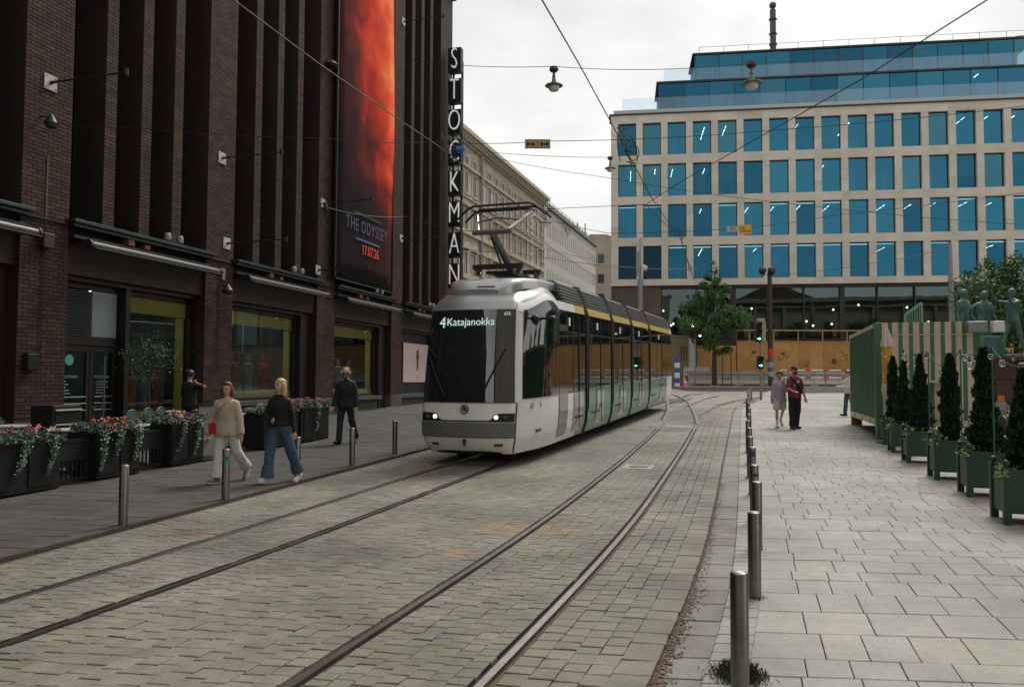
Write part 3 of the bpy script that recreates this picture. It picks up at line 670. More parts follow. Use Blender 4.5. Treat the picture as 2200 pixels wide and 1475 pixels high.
zt, zb = zz(248), zz(614); XR = xw0+pit*NC
inside = mat('office_interior', (.10, .12, .13), .9, var=.3, vs=.8)
MB().box(.5, XR-.5, 7.0, 7.2, zb+.5, zt-.2).build('inner_wall', inside, off)
zs = [zb]+[r[0] for r in reversed(rows)]
for k in range(5):
    za = zb if k == 0 else rows[4-k][1]; zc = rows[3-k][0] if k < 4 else zt
    MB().box(.3, XR-.3, .55, 7, za+.1 if k else zb, zc-.1).build('floor_slab', inside, off)
    for c in range(NC+1):                 # stone beam panels
        x0 = xw0+pit*(c-1)+ww+.003 if c else 0; x1 = xw0+pit*c+ww-.003 if c < NC else XR
        if c == 0: x1 = xw0+ww-.003
        m = MB().box(x0, x1, 0, .56, za+.004, zc-.004, 0, random.uniform(.93, 1.07)); m.build('stone_beam', LIME, off)
for (z0, z1) in rows:
    for c in range(NC+1):
        x0 = xw0+pit*(c-1)+ww if c else 0; x1 = xw0+pit*c if c < NC else XR; zh = (z1-z0)/3
        m = MB()
        for j in range(3): m.box(x0, x1, .01, .55, z0+zh*j+.004, z0+zh*(j+1)-.004, 0, random.uniform(.92, 1.08))
        m.build('stone_pier', LIME, off)
lamp_me = None
for ri, (z0, z1) in enumerate(rows):
    for c in range(NC):
        x0 = xw0+pit*c; x1 = x0+ww; t = .075
        f = MB().box(x0, x1, .36, .44, z0, z0+t).box(x0, x1, .36, .44, z1-t, z1).box(x0, x0+t, .362, .438, z0+t, z1-t).box(x1-t, x1, .362, .438, z0+t, z1-t).build('window', FRM, off)
        MB().poly([(x0+t, .4, z0+t), (x1-t, .4, z0+t), (x1-t, .4, z1-t), (x0+t, .4, z1-t)]).build('pane', DKB if (ri == 3 and c < 2) else random.choice(BLUES if ri < 2 else BLUES[:2]+BLUES[4:5]), f)  # two lowest left panes coloured dark, imitating the reflection of a dark building
        if random.random() < .6: xq = x0+random.uniform(.1, ww*.6); MB().box(xq, xq+random.uniform(.3, .8), 1.2+random.random()*3, 1.5+random.random()*3.2, z0+.2, z0+(z1-z0)*random.uniform(.4, .95)).build('partition', mat('office_partition', (.34, .36, .36), .8), f)
        if random.random() < .48 and not (ri == 3 and c < 2):
            l = MB(); xc = x0+ww*random.choice((.3, .5, .7)); y = .9+random.random()
            for k in range(random.choice((2, 3, 4))): l.box(xc-.035, xc+.035, y, y+.9, z1-.35, z1-.3); y += 1.25
            l.build('ceiling_lamp', mat('office_tube', (1, .9, .75), .5, emit=4), f)
        elif random.random() < .3:
            MB().box(x0+t, x1-t, .5, .54, z0+(z1-z0)*random.uniform(.3, .6), z1-t).build('blind', mat('office_blind', (.3, .3, .29), .8), f)
        if ri >= 2 and random.random() < .5: MB().box(x0+t, x1-t, .5, .53, z1-.22, z1-.12).build('pelmet', mat('lit_pelmet', (1, .9, .78), .6, emit=1.1), f)
# side return of the stone block
MB().box(.0, .6, .57, 18, zb, zt).build('side_wall', LIME, off)
MB().box(-.2, XR, -.15, 3, zt+.002, zt+.14).build('cornice', BAND, off)
MB().box(.3, XR, -.05, 5, zt+.142, zt+.55).build('parapet', mat('pale_metal', (.36, .40, .39), .5), off)
def setback(px, pyt, pyb, y, name):
    x0, z1 = GB.at(px, pyt, y); _, z0 = GB.at(px, pyb, y); n = int((XR-x0)/2.85)
    MB().box(x0-.25, XR, y-.15, y+6, z1, z1+.2).build('fascia', BAND, off)
    MB().box(x0+.1, XR, y+5, y+5.2, z0, z1).box(x0+.2, XR, y+.2, y+5, z0-.2, z0).build('inner_wall', inside, off)
    MB().box(x0, x0+.1, y+.1, y+5.8, z0, z1).build('end_glazing', BLUE, off)
    for i in range(n+1):
        xa = x0+.1+(XR-x0-.1)*i/(n+1); xb = x0+.1+(XR-x0-.1)*(i+1)/(n+1)
        f = MB().box(xa, xa+.09, y-.02, y+.08, z0, z1).build('glazing_bar', FRM, off)
        MB().poly([(xa+.09, y+.03, z0), (xb, y+.03, z0), (xb, y+.03, z1), (xa+.09, y+.03, z1)]).build('pane', random.choice(BLUES), f)
        if random.random() < .12: MB().box(xa+1, xa+1.1, y+.6, y+1.6, z1-.4, z1-.34).build('ceiling_lamp', MATS['office_tube'], f)
    return x0, z0, z1
x1, z0a, z1a = setback(1415, 180, 238, 2.6, 'a')
x2, z0b, z1b = setback(1492, 119, 172, 5.2, 'b')
for (px, py, y, xe) in ((1337, 213, .5, 0), (1428, 150, 3.0, 1)):
    x0, zh = GB.at(px, py, y); zl = zt+.55 if y < 2 else z1a+.2; k = 0; x = x0
    while x < XR-.5:
        b = MB().box(x+.02, x+2.83, y, y+.03, zl, zh).build('balustrade_pane', BALU, off); x += 2.85
    MB().box(x0, x0+.03, y+.03, y+6, zl, zh).build('balustrade_pane', BALU, off)
for i in range(14): x = x2+.6+(XR-x2-1)*i/13; MB().tube([(x, 5.6, z1b+.4), (x, 5.6, z1b+1.1)], .025, 5).build('rail_post', BAND, off)
MB().tube([(x2+.6, 5.6, z1b+1.08), (XR, 5.6, z1b+1.08)], .025, 5).build('roof_rail', BAND, off)
xm, zm = GB.at(1661, 100, 9); zm = z1b+.4; zmt = GB.at(1661, 12, 9)[1]
mast = MB().lathe([(1.2, 0), (1.2, .5), (.8, .9), (.36, 1.0), (.36, zmt-zm-.6), (.3, zmt-zm-.5), (.12, zmt-zm-.4)], 14, (xm, 9, zm)).build('roof_mast', mat('mast_grey', (.06, .055, .05), .6, var=.3), off, smooth=True)
MB().ball((xm, 9, zmt), .42, 12, 8).build('mast_ball', MATS['mast_grey'], mast, smooth=True)
for z in (1.9, 3.2, 5.0): MB().lathe([(.37, 0), (.5, .02), (.5, .05), (.37, .07)], 14, (xm, 9, zm+z)).build('mast_ring', MATS['mast_grey'], mast)
# dark glazed lower floors
g0 = gz(88)-.3
MB().box(0, GB.at(1420, 650, .9)[0], .3, 1.6, g0, zb-.01).build('stone_base', stone_mat('brown_stone', [(.10, .075, .06), (.12, .09, .07)], .7, (), .3), off)
MB().box(0, XR, 6, 6.2, g0, zb).box(0, XR, .6, 6, zb-.3, zb-.005).build('lobby_wall', mat('lobby_dark', (.09, .09, .085), .8, var=.3, vs=.5), off)
xb = GB.at(1420, 650, .9)[0]; n = 11; pw = (XR-xb)/n
for i in range(n):
    xa = xb+pw*i; f = MB().box(xa, xa+(.5 if i % 3 == 2 else .16), .7, 1.1, g0, zb).build('mullion', FRM, off)
    for (za, zc) in ((g0+.4, 5.4), (6.6, zb-.05)): MB().poly([(xa+.16, .96, za), (xa+pw, .96, za), (xa+pw, .96, zc), (xa+.16, .96, zc)]).build('pane', SMOK, f)
MB().box(xb, XR, .75, 1.15, 5.4, 6.6).build('transom', FRM, off)
for i in range(26):
    x = xb+random.random()*(XR-xb); z = random.choice((9.9, 8.2, 7.8, 4.6)); MB().ball((x, 2+random.random()*2.5, z+random.random()*.5), .13, 8, 5).build('pendant_lamp', mat('warm_lamp', (1, .9, .62), .5, emit=5), off)
# ================================================================== OLD STUCCO BUILDING and its white neighbour, down the street
STUC = stone_mat('stucco', [(.50, .445, .345), (.52, .46, .36), (.48, .43, .335)], .85, (), .18, .15)
STU2 = mat('stucco_trim', (.46, .405, .315), .85, var=.15, vs=2)
FGLS = mat('far_window_glass', (.045, .055, .06), .15)  # plain dark glass for the panes of outlying buildings
c0 = A(984, 281, 84.); CB = Plane((c0.x, c0.y), .3156, 1)
cl = thing('stucco_building', 'cream stucco building with pedimented windows and a deep bracketed cornice', 'building', (CB.B.x, CB.B.y, 0), CB.rot)
zc = lambda y: CB.at(1002, y)[1]
L1 = CB.at(1166, 560)[0]; ztop = zc(296)
MB().box(-16, L1, 0, 14, 0, ztop-.9).build('wall', STUC, cl)
MB().box(-16.2, L1+.2, -1.1, 14, ztop-.1, ztop+.35).box(-16.1, L1+.1, -.8, 14, ztop-.35, ztop-.102).box(-16.1, L1+.1, -.3, 14, ztop-.898, ztop-.7).build('cornice', STU2, cl)
br = MB().box(0, .3, -.75, 0, 0, .5); me = None
x = -15.5
while x < L1:
    if me is None: o = MB().box(-.17, .17, -.72, 0, -.35, 0).build('cornice_bracket', STU2, cl); me = o.data
    else: o = bpy.data.objects.new('cornice_bracket', me); COL.objects.link(o); o.parent = cl
    o.location = (x, 0, ztop-.352); x += .85
for y, d, h in ((361, .25, .3), (426, .22, .25), (505, .35, .5), (600, .35, .5)): z = zc(y); MB().box(-16, L1, -d, 0, z, z+h).build('string_course', STU2, cl)
pitc = (CB.at(1017.5, 400)[0]-CB.at(1000, 400)[0])
xs_ = [CB.at(1000, 400)[0]+pitc*k for k in range(-3, 40)]; xs_ = [x for x in xs_ if x < L1-1]
for ry0, ry1, kind in ((348, 339, 0), (414, 371, 1), (496, 452, 2), (591, 543, 3), (660, 612, 1)):
    z0, z1 = zc(ry0), zc(ry1); h = z1-z0; wd = .52
    for x in xs_:
        f = MB().box(x-wd-.22, x-wd, -.1, .02, z0-.1, z1+.2).box(x+wd, x+wd+.22, -.1, .02, z0-.1, z1+.2).box(x-wd, x+wd, -.1, .02, z1, z1+.2)
        if kind: f.box(x-wd-.35, x+wd+.35, -.3, .02, z0-.3, z0-.1)
        if kind == 2: f.box(x-wd-.4, x+wd+.4, -.38, .02, z1+.4, z1+.62)
        o = f.build('window', STU2, cl)
        if kind == 3:
            MB().loft([[(x-wd-.5, y_, z1+.35), (x+wd+.5, y_, z1+.35), (x, y_, z1+1.15)] for y_ in (-.4, .02)]).build('pediment', STU2, o)
        MB().box(x-wd, x+wd, -.02, .0, z0-.1, z1).build('pane', FGLS, o)
        if kind: MB().box(x-.04, x+.04, -.04, -.021, z0-.1, z1).build('glazing_bar', STU2, o)
for xq in (CB.at(1034, 500)[0], L1-.5, CB.at(1140, 520)[0]):
    for k in range(24): z = 3+k*.95; MB().box(xq-(.55 if k % 2 else .38), xq+(.55 if k % 2 else .38), -.14, 0, z, z+.75).build('quoin', STU2, cl)
xq = CB.at(1029.5, 500)[0]; MB().tube([(xq, -.3, 2), (xq, -.3, ztop-1)], .16, 8).build('downpipe', GREYM, cl)
wb = thing('white_office_building', 'plain white rendered building with rows of narrow windows beyond the stucco one', 'building', (CB.B.x, CB.B.y, 0), CB.rot)
WREN = mat('white_render', (.50, .48, .42), .85, var=.1, vs=.6, streak=.15)
L2 = CB.at(1282, 560)[0]; zw = CB.at(1184, 452)[1]
MB().box(L1+.1, L2, .25, 14, 0, zw).build('wall', WREN, wb)
MB().box(L1+.1, L2+.2, -.2, 14, zw+.002, zw+.4).box(L1+.1, L2, 1.5, 13, zw+.402, zw+2.2).build('roof', mat('roof_green_grey', (.18, .19, .17), .7, var=.2), wb)
MB().box(L1-.2, L1+1.6, -.25, .3, 2, zw-.3).build('corner_pier', WREN, wb)
for i in range(15): x = L1+2+(L2-L1-3)*i/14; MB().tube([(x, .2, zw+.4), (x, .2, zw+1.4)], .04, 5).build('roof_post', DARKM, wb)
MB().tube([(L1+2, .2, zw+1.35), (L2-1, .2, zw+1.35)], .04, 5).build('roof_rail', DARKM, wb)
me = None
for y0, y1 in ((509, 477), (560, 527), (613, 580), (660, 634)):
    z0, z1 = CB.at(1184, y0)[1], CB.at(1184, y1)[1]
    n = 24
    for k in range(n):
        x = L1+2.3+(L2-L1-3.4)*k/(n-1)
        if me is None: o = MB().box(-.36, .36, -.01, .03, 0, z1-z0).build('window', FGLS, wb); me = o.data
        else: o = bpy.data.objects.new('window', me); COL.objects.link(o); o.parent = wb
        o.location = (x, .235, z0)
for px, py0, py1, nm in ((1257, 480, 515, 'flagpole'), (1241, 478, 505, 'chimney_pipe')):
    p = A(px, py1, 150); q = A(px, py0, 150); MB().tube([(0, 0, 0), (0, 0, q.z-p.z)], .12, 6).build(nm, GREYM, wb, loc=wb.matrix_basis.inverted() @ p)
eb = A(1252, 640, 175); er = A(1316, 640, 175)
o = thing('beige_end_building', 'beige building closing the street between the white one and the office block', 'building', (eb.x, 175, 0))
EBM = mat('beige_render', (.33, .28, .22), .85, var=.15, vs=.4)
we = er.x-eb.x; zq = A(1285, 503, 175).z
MB().box(0, we+6, 0, 14, 0, zq-2.5).loft([[(0, y, zq-2.5), (we+6, y, zq-2.5), (we*.8, y, zq), (we*.25, y, zq)] for y in (0, 10)]).build('wall', EBM, o)
for yy in (555, 598, 640):
    for xx in (1271, 1291):
        p = A(xx, yy, 175); MB().box(p.x-eb.x-.7, p.x-eb.x+.7, -.03, .02, p.z-1.0, p.z+1.0).build('window', FGLS, o)
# ================================================================== THE OLD HALL on the square: only its mirror image shows, in the office glass
ha = thing('stone_hall', 'grey stone hall with round arches, seen mirrored in the dark shopfront glass', 'building', (22, 27, 0), -.05)
HST = stone_mat('hall_stone', [(.30, .275, .22), (.33, .305, .25)], .85, (), .25)
MB().box(0, 46, -26, -.6, 0, 16.2).build('wall', HST, ha)
MB().box(-.4, 46, -26, .35, 16.2, 16.9).box(-.2, 46, -26, .1, 15.2, 15.5).box(0, 46, -.6, .15, 7.2, 7.6).build('cornice', HST, ha)
MB().loft([[(2, y, 16.9), (16, y, 16.9), (9, y, 20)] for y in (-20, -.2)]).build('gable', mat('hall_roof', (.10, .06, .05), .7), ha)
for i in range(9):
    xc = 3+i*5; rr = 1.5; P = []
    for k in range(13): t = math.pi*k/12; P.append((xc+rr*math.cos(t), 4.4+rr*math.sin(t)))
    P = [(xc+rr, 1.5)]+P+[(xc-rr, 1.5)]
    f = MB()
    for q0, q1 in zip(P, P[1:]):
        k = 1.28; o0 = (xc+(q0[0]-xc)*k, 4.4+(q0[1]-4.4)*(k if q0[1] > 4.4 else 1)); o1 = (xc+(q1[0]-xc)*k, 4.4+(q1[1]-4.4)*(k if q1[1] > 4.4 else 1))
        f.loft([[(q[0], y, q[1]) for q in (q0, q1, o1, o0)] for y in (-.6, .1)])
    w_ = f.build('arch', HST, ha); MB().loft([[(x, y, z) for x, z in P] for y in (-.58, -.5)]).build('pane', FGLS, w_)
    MB().box(xc-.7, xc+.7, -.6, -.5, 9.4, 12.6).build('window', FGLS, ha)
    MB().box(xc+2.2, xc+2.8, -.6, .05, 0, 15.2).build('pilaster', HST, ha)

# ================================================================== the street behind the camera: shows only mirrored in the tram's front
ub = thing('street_building', 'grey stone building lining the street, seen mirrored in the tram windscreen', 'building', (9.5, -3, 0), math.atan2(-1, -.3))
MB().box(0, 60, -14, 0, -1.5, 21).build('wall', HST, ub)
for i in range(14):
    for z in (1.0, 5.2, 9.0, 12.8, 16.6):
        f = MB().box(1+i*4.2, 1.2+i*4.2, .0, .12, z, z+2.6).box(3.2+i*4.2, 3.4+i*4.2, 0, .12, z, z+2.6).box(1+i*4.2, 3.4+i*4.2, 0, .2, z-.2, z).build('window', HST, ub); MB().box(1.2+i*4.2, 3.2+i*4.2, .01, .04, z, z+2.6).build('pane', FGLS, f)
MB().box(-.3, 60, 0, .5, 20.4, 21.2).build('cornice', HST, ub); MB().box(0, 60, 0, .3, 4.4, 4.8).build('string_course', HST, ub)
# ================================================================== TRAM
T0 = Vector((-.87, 14.85)); TP = Plane((T0.x, T0.y), TM, 1)
tram = thing('tram', 'white, green and yellow five-section tram coming down the street with its pantograph raised', 'tram')
tram.matrix_basis = Matrix.Translation((T0.x, T0.y, gz(T0.y)+.03)) @ rotz(TP.rot) @ Matrix.Rotation(-math.atan(.0275), 4, 'Y')
TWH = mat('tram_white', (.84, .82, .77), .3, coat=.4, var=.06, vs=2, streak=.06)
TGY = mat('tram_silver', (.30, .305, .31), .32, .55, coat=.3)
TBG = mat('tram_bumper_grey', (.17, .175, .175), .4, .3)
TGR = mat('tram_green', (.05, .215, .125), .3, coat=.35, var=.06)
TYE = mat('tram_yellow', (.62, .42, .045), .35, coat=.4)
TGL = mat('tram_glass', (.006, .008, .009), .02, spec=1., ior=1.62, bump=.02, bs=1.3)
TWS = mat('tram_windscreen', (.014, .018, .021), .02, spec=1., ior=1.7)
TBK = mat('tram_black', (.010, .010, .011), .5); TRB = mat('tram_rubber', (.008, .008, .009), .75)
TDK = mat('tram_underframe', (.010, .010, .010), .8)
LED = mat('led_text', (.55, .75, .74), .5, emit=.5)
def itp(T, z):
    if z <= T[0][0]: return T[0][1]
    for (a, u), (b, v) in zip(T, T[1:]):
        if z <= b: t = (z-a)/(b-a); return u+(v-u)*t
    return T[-1][1]
X0 = [(.24, .2), (.36, .06), (.55, .0), (.85, .0), (1.2, .05), (2.0, .15), (2.94, .34), (3.08, .44), (3.22, .62), (3.34, .88), (3.44, 1.25), (3.5, 1.75)]
YC = [(.24, .80), (.5, .90), (1.2, .93), (2.94, .87), (3.08, .84), (3.22, .78), (3.34, .72), (3.44, .64), (3.5, .5)]
WZ = [(.24, 1.03), (.5, 1.11), (.9, 1.15), (3.06, 1.15), (3.24, 1.11), (3.4, 1.0), (3.5, .86)]
XE, UA = 2.5, .5
def _sm(T):
    zs_ = [.2+.02*i for i in range(170)]; v = [itp(T, z) for z in zs_]
    for _ in range(12): v = [v[0]]+[(v[i-1]+2*v[i]+v[i+1])/4 for i in range(1, len(v)-1)]+[v[-1]]
    return list(zip(zs_, v))
X0, YC, WZ = _sm(X0), _sm(YC), _sm(WZ)
def surf(u, z, off=0):                    # u in -1..1: 0 = middle of the front, +-UA = corners, +-1 = full width (negative u = +y side)
    s_ = 1 if u >= 0 else -1; a = abs(u); x0, yc, wz = itp(X0, z), itp(YC, z), itp(WZ, z)
    if a <= UA:
        t = a/UA; y = yc*t; x = x0+.16*t**2.4
    else:
        t = (a-UA)/(1-UA); x = x0+.16+(XE-x0-.16)*t; y = yc+(wz-yc)*(1-(1-t)**2.3)
    if off:
        e = .012
        p = Vector(surf(u, z)); du = Vector(surf(min(1, u+e), z))-Vector(surf(max(-1, u-e), z)); dz = Vector(surf(u, z+.03))-Vector(surf(u, z-.03))
        n = du.cross(dz); n.normalize(); q = p+n*off*(1); return (q.x, q.y, q.z)
    return (x, -s_*y, z)
def patch(u0, u1, zlo, zhi, off, nu=16, nz=10):
    m = MB(); vs = []
    for j in range(nz+1):
        for i in range(nu+1):
            u = u0+(u1-u0)*i/nu; a = zlo(u) if callable(zlo) else zlo; b = zhi(u) if callable(zhi) else zhi
            vs.append(surf(u, a+(b-a)*j/nz, off))
    return m.add(vs, [(j*(nu+1)+i, j*(nu+1)+i+1, (j+1)*(nu+1)+i+1, (j+1)*(nu+1)+i) for j in range(nz) for i in range(nu)])
# sign of the outward offset: u grows towards the -y (camera) side
SG = 1 if (Vector(surf(0, 2, .1))-Vector(surf(0, 2))).x < 0 else -1
zl = [.24, .3, .36, .45, .55, .56, .7, .84, .85, 1.0, 1.2]+[1.2+.174*k for k in range(1, 11)]+[3.08, 3.15, 3.22, 3.28, 3.34, 3.39, 3.44, 3.47, 3.5]
us = [-1+.05*i for i in range(41)]
def shell(z0, z1):
    L_ = [z for z in zl if z0-1e-6 <= z <= z1+1e-6]; m = MB(); vs = [surf(u, z) for z in L_ for u in us]; n = len(us)
    return m.add(vs, [(j*n+i, j*n+i+1, (j+1)*n+i+1, (j+1)*n+i) for j in range(len(L_)-1) for i in range(n-1)])
shell(.24, 2.94).build('cab_body', TWH, tram, smooth=True, ang=60)
m = shell(2.94, 3.5); m.poly([surf(u, 3.5) for u in us]); cab_roof = m.build('cab_roof', TGY, tram, smooth=True, ang=60)
def P_(u0, u1, a, b, off, name, mt, parent=tram, **k): return patch(u0, u1, a, b, off*SG, **k).build(name, mt, parent, smooth=True, ang=60)
sst = lambda a, b, x: (lambda t: t*t*(3-2*t))(max(0, min(1, (x-a)/(b-a))))
P_(-UA*.985, UA*.985, 1.21, 2.945, .012, 'windscreen', TWS, nu=20)
P_(-UA*1.0, UA*1.0, .57, .835, .03, 'bumper', TBG, nu=18, nz=4)
P_(-UA*1.0, UA*1.0, lambda u: .85, lambda u: .875+.13*sst(.5, .72, abs(u)/UA), .012, 'headlight_band', TBK, nu=40, nz=3)
P_(-UA*.8, UA*.8, .245, lambda u: .275+.03*(1-sst(.6, 1, abs(u)/UA*1.2)), .012, 'lower_grille', TBK, nz=2)
for s_ in (-1, 1):
    zarch = lambda u: 2.93+.27*sst(UA+.02, .82, abs(u))-.12*sst(.88, 1, abs(u))
    if s_ > 0:
        P_(UA*1.005, .995, 2.9, lambda u: zarch(u)+.15, .008, 'pillar_arch', TWH, nu=24, nz=24); q = P_(UA+.055, .985, 1.26, zarch, .013, 'cab_side_window', TGL, nu=24, nz=44)
    else:
        P_(-.995, -UA*1.005, 2.9, lambda u: zarch(u)+.15, .008, 'pillar_arch', TWH, nu=24, nz=24); q = P_(-.985, -UA-.055, 1.26, zarch, .013, 'cab_side_window', TGL, nu=24, nz=44)
    u = s_*UA*.66; p = Vector(surf(u, .935, .02*SG))
    hl = MB().tube([p+Vector((.02, 0, 0)), p-Vector((.014, 0, 0))], .062, 14).build('headlight', mat('lamp_reflector', (.35, .35, .35), .15, .8), tram)
    MB().tube([p-Vector((.012, 0, 0)), p-Vector((.022, 0, 0))], .04, 14).build('bulb', mat('headlamp', (1, .93, .78), .3, emit=.9), hl)
    p = Vector(surf(s_*UA*.84, .93, .02*SG)); MB().tube([p, p-Vector((.012, 0, 0))], .04, 12).build('indicator', mat('lamp_dim', (.10, .10, .10), .15), tram)
    P_(s_*UA*.72-.045, s_*UA*.72+.045, .40, lambda u: .45, .014, 'reflector', mat('red_reflector', (.22, .045, .03), .25), nu=4, nz=2)
for s_ in (-1, 1):                        # shut lines of the nose
    a_, b_ = sorted((s_*UA*1.01, s_*UA*1.03)); P_(a_, b_, .26, 1.2, .011, 'panel_seam', mat('seam_brown', (.05, .03, .025), .7), nu=2, nz=12)
P_(-UA, UA, 1.195, 1.207, .0125, 'panel_seam', TBK, nu=16, nz=1); P_(-UA, UA, .555, .566, .0125, 'panel_seam', TBK, nu=16, nz=1)
# lettering on the destination display
def front_text(s, size, y, z, name, mt, sx=1, off=.03):
    x = itp(X0, z)+.16*(abs(y)/itp(YC, z))**2.4-off
    M_ = Matrix.Translation((x, y, z)) @ Matrix(((0, .19, -1, 0), (-1, 0, 0, 0), (0, 1, .19, 0), (0, 0, 0, 1)))
    return text(s, name, mt, tram, size, M_, .002, sx=sx, thin=.009)
front_text('4', .31, .56, 2.70, 'route_number', LED, .85, .045); front_text('Katajanokka', .208, -.03, 2.71, 'destination_text', LED, .95, .04)
front_text('635', .085, -.72, 2.86, 'fleet_number', mat('number_white', (.8, .8, .8), .5, emit=.3), 1.05)
# maker's badge: ring with a winged arrow
bx = itp(X0, 1.08)-.012
def ringpts(r0, r1, n=20):
    m = MB(); m.loft([[(bx-d, r*math.cos(2*math.pi*i/n), 1.08+r*math.sin(2*math.pi*i/n)) for r, d in ((r0, .0), (r1, .0), (r1, .02), (r0, .02))] for i in range(n)]+[[(bx-d, r, 1.08) for r, d in ((r0, .0), (r1, .0), (r1, .02), (r0, .02))]], caps=False); return m
badge = ringpts(.068, .086).build('badge', mat('badge_chrome', (.30, .30, .28), .25, .9), tram, smooth=True)
MB().tube([(bx, 0, 1.08), (bx-.006, 0, 1.08)], .07, 20).build('badge_disc', mat('badge_grey', (.42, .42, .39), .4, .3), badge)
m = MB(); m.add([(bx-.012, y, 1.08+z) for y, z in ((.05, -.02), (-.01, -.02), (-.01, -.04), (-.055, -.012), (-.01, .012), (-.01, -.004), (.05, -.004))], [(0, 1, 6), (1, 5, 6), (2, 3, 4), (1, 2, 4, 5)])
for k in range(3): m.add([(bx-.012, y, 1.08+z) for y, z in ((.04-.02*k, .0), (.028-.02*k, .0), (.012-.018*k, .05-.006*k), (.03-.018*k, .052-.006*k))], [(0, 1, 2, 3)])
m.build('badge_arrow', BLACK, badge)
MB().tube([(.02, .0, .5), (-.03, 0, .5)], .03, 10).box(-.015, .01, -.02, .02, .4, .48).build('tow_eye', TBK, tram)
# wipers
def wip(y0, y1, z1):
    pts = []
    for k in range(7): t = k/6; y = lerp(y0, y1, t); z = lerp(1.32, z1, t); u = UA*abs(y)/itp(YC, z)*(1 if y < 0 else -1); p = Vector(surf(u, z, .05*SG)); pts.append(p)
    MB().tube(pts, .012, 5).build('wiper', TBK, tram)
wip(.42, .80, 2.05); wip(-.30, -.72, 2.2)
# roof fairing over the cab
m = MB(); rings = []
for x, hw, z in ((.78, .42, 3.36), (.86, .60, 3.48), (1.0, .70, 3.56), (1.3, .78, 3.62), (2.2, .84, 3.69), (3.3, .86, 3.72), (3.62, .82, 3.70)):
    sec = [(1.0, -.22), (.995, -.1), (.96, -.03), (.86, 0), (.4, .012)]; r_ = [(x+.10*(1-abs(a))*0, hw*a, z+b*1.0) for a, b in sec]+[(x, 0, z+.015)]+[(x, -hw*a, z+b) for a, b in reversed(sec)]
    rings.append(r_)
m.loft(rings, 0, False, 1., False); m.poly(list(reversed(rings[0]))); m.poly(rings[-1])
fair = m.build('roof_fairing', mat('tram_pale_silver', (.46, .46, .46), .3, .45, coat=.4), tram, smooth=True, ang=50)
MB().box(.80, .83, -.32, .05, 3.405, 3.43).build('fairing_slot', TBK, fair)
